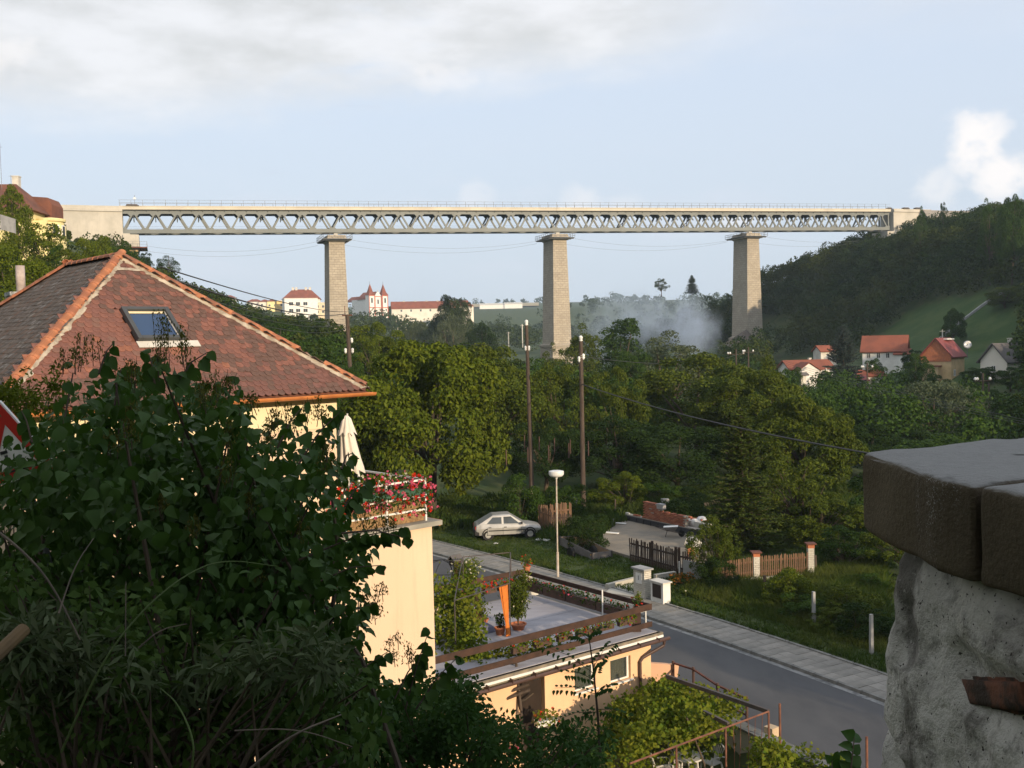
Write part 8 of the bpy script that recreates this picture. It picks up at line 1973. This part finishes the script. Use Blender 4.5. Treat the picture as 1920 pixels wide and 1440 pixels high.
# the upright locust shoot with feathered leaves
t = thing('locust_shoot', 'single upright locust shoot with feathered leaves in front of the garage windows', 'shoot', P(1122, 1400, 7.0)); D_ = 7.0
mb = MB().tube([P(1126, 1420, D_), P(1120, 1330, D_), P(1112, 1250, D_), P(1103, 1185, D_)], [.010, .008, .006, .003], 6); LC, LA, LN, LS = [], [], [], []
for i, (x0, y0, x1, y1) in enumerate(((1112, 1262, 1022, 1212), (1114, 1275, 1058, 1262), (1112, 1252, 1150, 1205), (1115, 1268, 1128, 1240), (1118, 1302, 1040, 1290), (1118, 1300, 1150, 1286), (1122, 1335, 1040, 1352), (1122, 1330, 1180, 1345), (1104, 1200, 1075, 1190), (1104, 1195, 1130, 1178))):
    a, e = P(x0, y0, D_), P(x1, y1, D_ + .15 * (-1) ** i); mid = a.lerp(e, .5) + Vector((0, 0, .03)); mb.tube([a, mid, e], [.003, .002, .001], 4); dr = (e - a).normalized(); up = Vector((0, -.5, .8))
    for k in range(9):
        f_ = .14 + .86 * k / 8; q = a * (1 - f_) ** 2 + mid * 2 * f_ * (1 - f_) + e * f_ ** 2
        for sg in (-1, 1): sd = dr.cross(up).normalized() * sg + Vector((rt.gauss(0, .15), rt.gauss(0, .15), -.35)); LC.append(tuple(q + sd.normalized() * .018)); LA.append(tuple(sd)); LN.append((rt.gauss(0, .3), -.5, .8)); LS.append(.04)
mb.build('stem', M['bark'], t); V, F = big_leaves(np.array(LC), np.array(LA), np.array(LN, float), np.array(LS), np.full(len(LC), .62), np.full(len(LC), .1)); obj('leaflets', np_mesh('leaflets', V, F, M['leaf_locust']), t, kind='stuff')
# leaves in the lower right corner
narrow_bush('wall_creeper', 'green creeper with small leaves along the road wall left of the stone wall', [(1380, 1400), (1440, 1362), (1480, 1385), (1560, 1400), (1600, 1420), (1600, 1470), (1400, 1470)], 40, 25.0, 27.0, 1500, .13, .1, 'leaf_vine', 55, .4, (26, 18, 10))
t = thing('lilac_sucker', 'a few large dark leaves reaching up in the lower right corner', 'shoot', P(1600, 1500, 4.5)); m2, a, b_, c, d = spray(1590, 1520, 1602, 1382, 4.6, 12, .1); m2.build('stem', M['bark'], t); m3, a2, b2_, c2, d2 = spray(1560, 1500, 1560, 1420, 4.6, 9, .09)
C_, A_, N_, S_ = (np.concatenate(q) for q in ((a, a2), (b_, b2_), (c, c2), (d, d2))); V, F = big_leaves(C_, A_ + np.array([0, 0, .9]), N_, S_, np.full(len(C_), .95), np.full(len(C_), .2)); obj('foliage', np_mesh('foliage', V, F, M['leaf_lilac']), t); m3.build('stem', M['bark'], t)
# dry stems
M['dry_stem'] = mat('dry_stem', (.16, .13, .10), (.10, .085, .07), 8, .9); M['green_stem'] = mat('green_stem', (.07, .11, .03), None, 3, .7)
for pts, r_, m_, lb in (([(-20, 985, 3.3), (40, 1030, 3.3), (95, 1090, 3.3), (150, 1200, 3.3)], .006, 'dry_stem', 'bare brown twig crossing the lower left corner of the lilac'), ([(110, 1150, 3.2), (140, 1060, 3.3), (175, 1010, 3.4)], .003, 'dry_stem', 'thin bare twig forking upward from the brown twig'),
    ([(115, 1410, 3.1), (190, 1240, 3.1), (270, 1140, 3.2), (350, 1075, 3.3), (420, 1048, 3.4), (520, 1062, 3.5)], .0038, 'green_stem', 'long arching green bramble stem over the weeds'), ([(260, 1215, 3.2), (300, 1180, 3.2), (350, 1170, 3.2)], .003, 'dry_stem', 'short curved straw stem among silvery leaves'), ([(360, 1440, 3.2), (365, 1390, 3.2), (335, 1320, 3.3), (300, 1290, 3.3)], .004, 'green_stem', 'thin drooping stem below the silvery leaves'),
    ([(460, 1450, 3.2), (540, 1380, 3.2), (640, 1340, 3.3)], .005, 'dry_stem', 'bare arched twig at the bottom edge'), ([(440, 1370, 3.3), (560, 1365, 3.3), (660, 1400, 3.4)], .003, 'dry_stem', 'thin level twig crossing the arched twig at the bottom'), ([(235, 1230, 3.2), (236, 1090, 3.25)], .0025, 'dry_stem', 'straight dry grass stalk beside the bramble stem')):
    cv = smooth2([P(*p_) for p_ in pts], 3); tag(MB().tube(cv, [r_ * (1 - .6 * i / len(cv)) for i in range(len(cv))], 6).build('twig', M[m_]), lb, 'twig', 'bare stems among the weeds')
tag(MB().tube([P(-30, 1250, 2.6), P(45, 1180, 2.75)], .019, 10).build('wooden_stick', mat('stick', (.17, .11, .05), (.1, .068, .035), 5, .8)), 'short thick brown wooden stick at the left picture edge', 'stick')
# ------------------------------------------------------------------ an unseen house added behind the camera to shade the foreground slope
h_ = house('added_shade_house', 'unseen plastered house added behind the viewpoint to shade the foreground', 'house', (-4.0, -11.0, 9.9), 0, 32, 9, 4.6, 'gable', 3.4, M['pale'], M['brown_roof'], grid('+y', (-9, -6, -3, 0, 3, 6, 9), (1.0,), 1.1, 1.5), over=.4, base=8)
# ------------------------------------------------------------------ smoke drifting out of the valley
def smoke():
    c = P(1238, 612, 225); sx, sy, sz = 46, 26, 24
    o = MB().box((0, 0, 0), (sx, sy, sz)).build('smoke', None or [], kind='stuff'); o.data.materials.clear()
    mt = bpy.data.materials.new('smoke'); mt.use_nodes = True; t = mt.node_tree; t.nodes.clear(); h = NT(t); out = N(t, 'ShaderNodeOutputMaterial'); pv = N(t, 'ShaderNodeVolumePrincipled')
    pv.inputs['Color'].default_value = (.66, .78, .97, 1); pv.inputs['Anisotropy'].default_value = .1
    tcn = N(t, 'ShaderNodeTexCoord'); s = N(t, 'ShaderNodeSeparateXYZ'); L(t, tcn.outputs['Object'], s.inputs[0])
    n1 = h.noise(tcn.outputs['Object'], .09, 5, .6, .5).outputs[0]; n2 = h.noise(tcn.outputs['Object'], .28, 4, .6).outputs[0]
    def blob(cx, cz, rx, rz, cy_=0, ry=9):
        dx = h.m('DIVIDE', h.m('SUBTRACT', s.outputs[0], cx), rx); dy = h.m('DIVIDE', h.m('SUBTRACT', s.outputs[1], cy_), ry); dz = h.m('DIVIDE', h.m('SUBTRACT', s.outputs[2], cz), rz)
        d = h.m('SQRT', h.m('ADD', h.m('ADD', h.m('MULTIPLY', dx, dx), h.m('MULTIPLY', dy, dy)), h.m('MULTIPLY', dz, dz)))
        d = h.m('ADD', d, h.m('ADD', h.m('MULTIPLY', h.m('SUBTRACT', n1, .5), 1.9), h.m('MULTIPLY', h.m('SUBTRACT', n2, .5), 1.0))); return h.ss(d, 1.0, .0)
    dn = h.m('ADD', h.m('MULTIPLY', blob(6.5, -1.0, 8.5, 8.5), .17), h.m('ADD', h.m('MULTIPLY', blob(-4, 1, 13, 8), .10), h.m('MULTIPLY', blob(-13, -3, 9, 9), .045)))
    L(t, dn, pv.inputs['Density']); L(t, pv.outputs[0], out.inputs['Volume']); mt.cycles.volume_step_rate = 1.0 if hasattr(mt, 'cycles') else 1
    o.data.materials.append(mt); o.location = c; o['label'] = 'blue grey smoke drifting across the valley below the viaduct'; o['category'] = 'smoke'
smoke()
# ------------------------------------------------------------------ evening haze
hz_ = MB().boxb(-5400, -420, -40, 5400, 7100, 130).build('haze', [], kind='stuff')
mt = bpy.data.materials.new('haze'); mt.use_nodes = True; t = mt.node_tree; t.nodes.clear(); pv = N(t, 'ShaderNodeVolumePrincipled'); pv.inputs['Color'].default_value = (.62, .78, 1.0, 1); pv.inputs['Density'].default_value = .00017; pv.inputs['Anisotropy'].default_value = .0
out = N(t, 'ShaderNodeOutputMaterial'); L(t, pv.outputs[0], out.inputs['Volume']); hz_.data.materials.append(mt)
hz_['label'] = 'thin blue evening haze filling the valley'; hz_['category'] = 'haze'
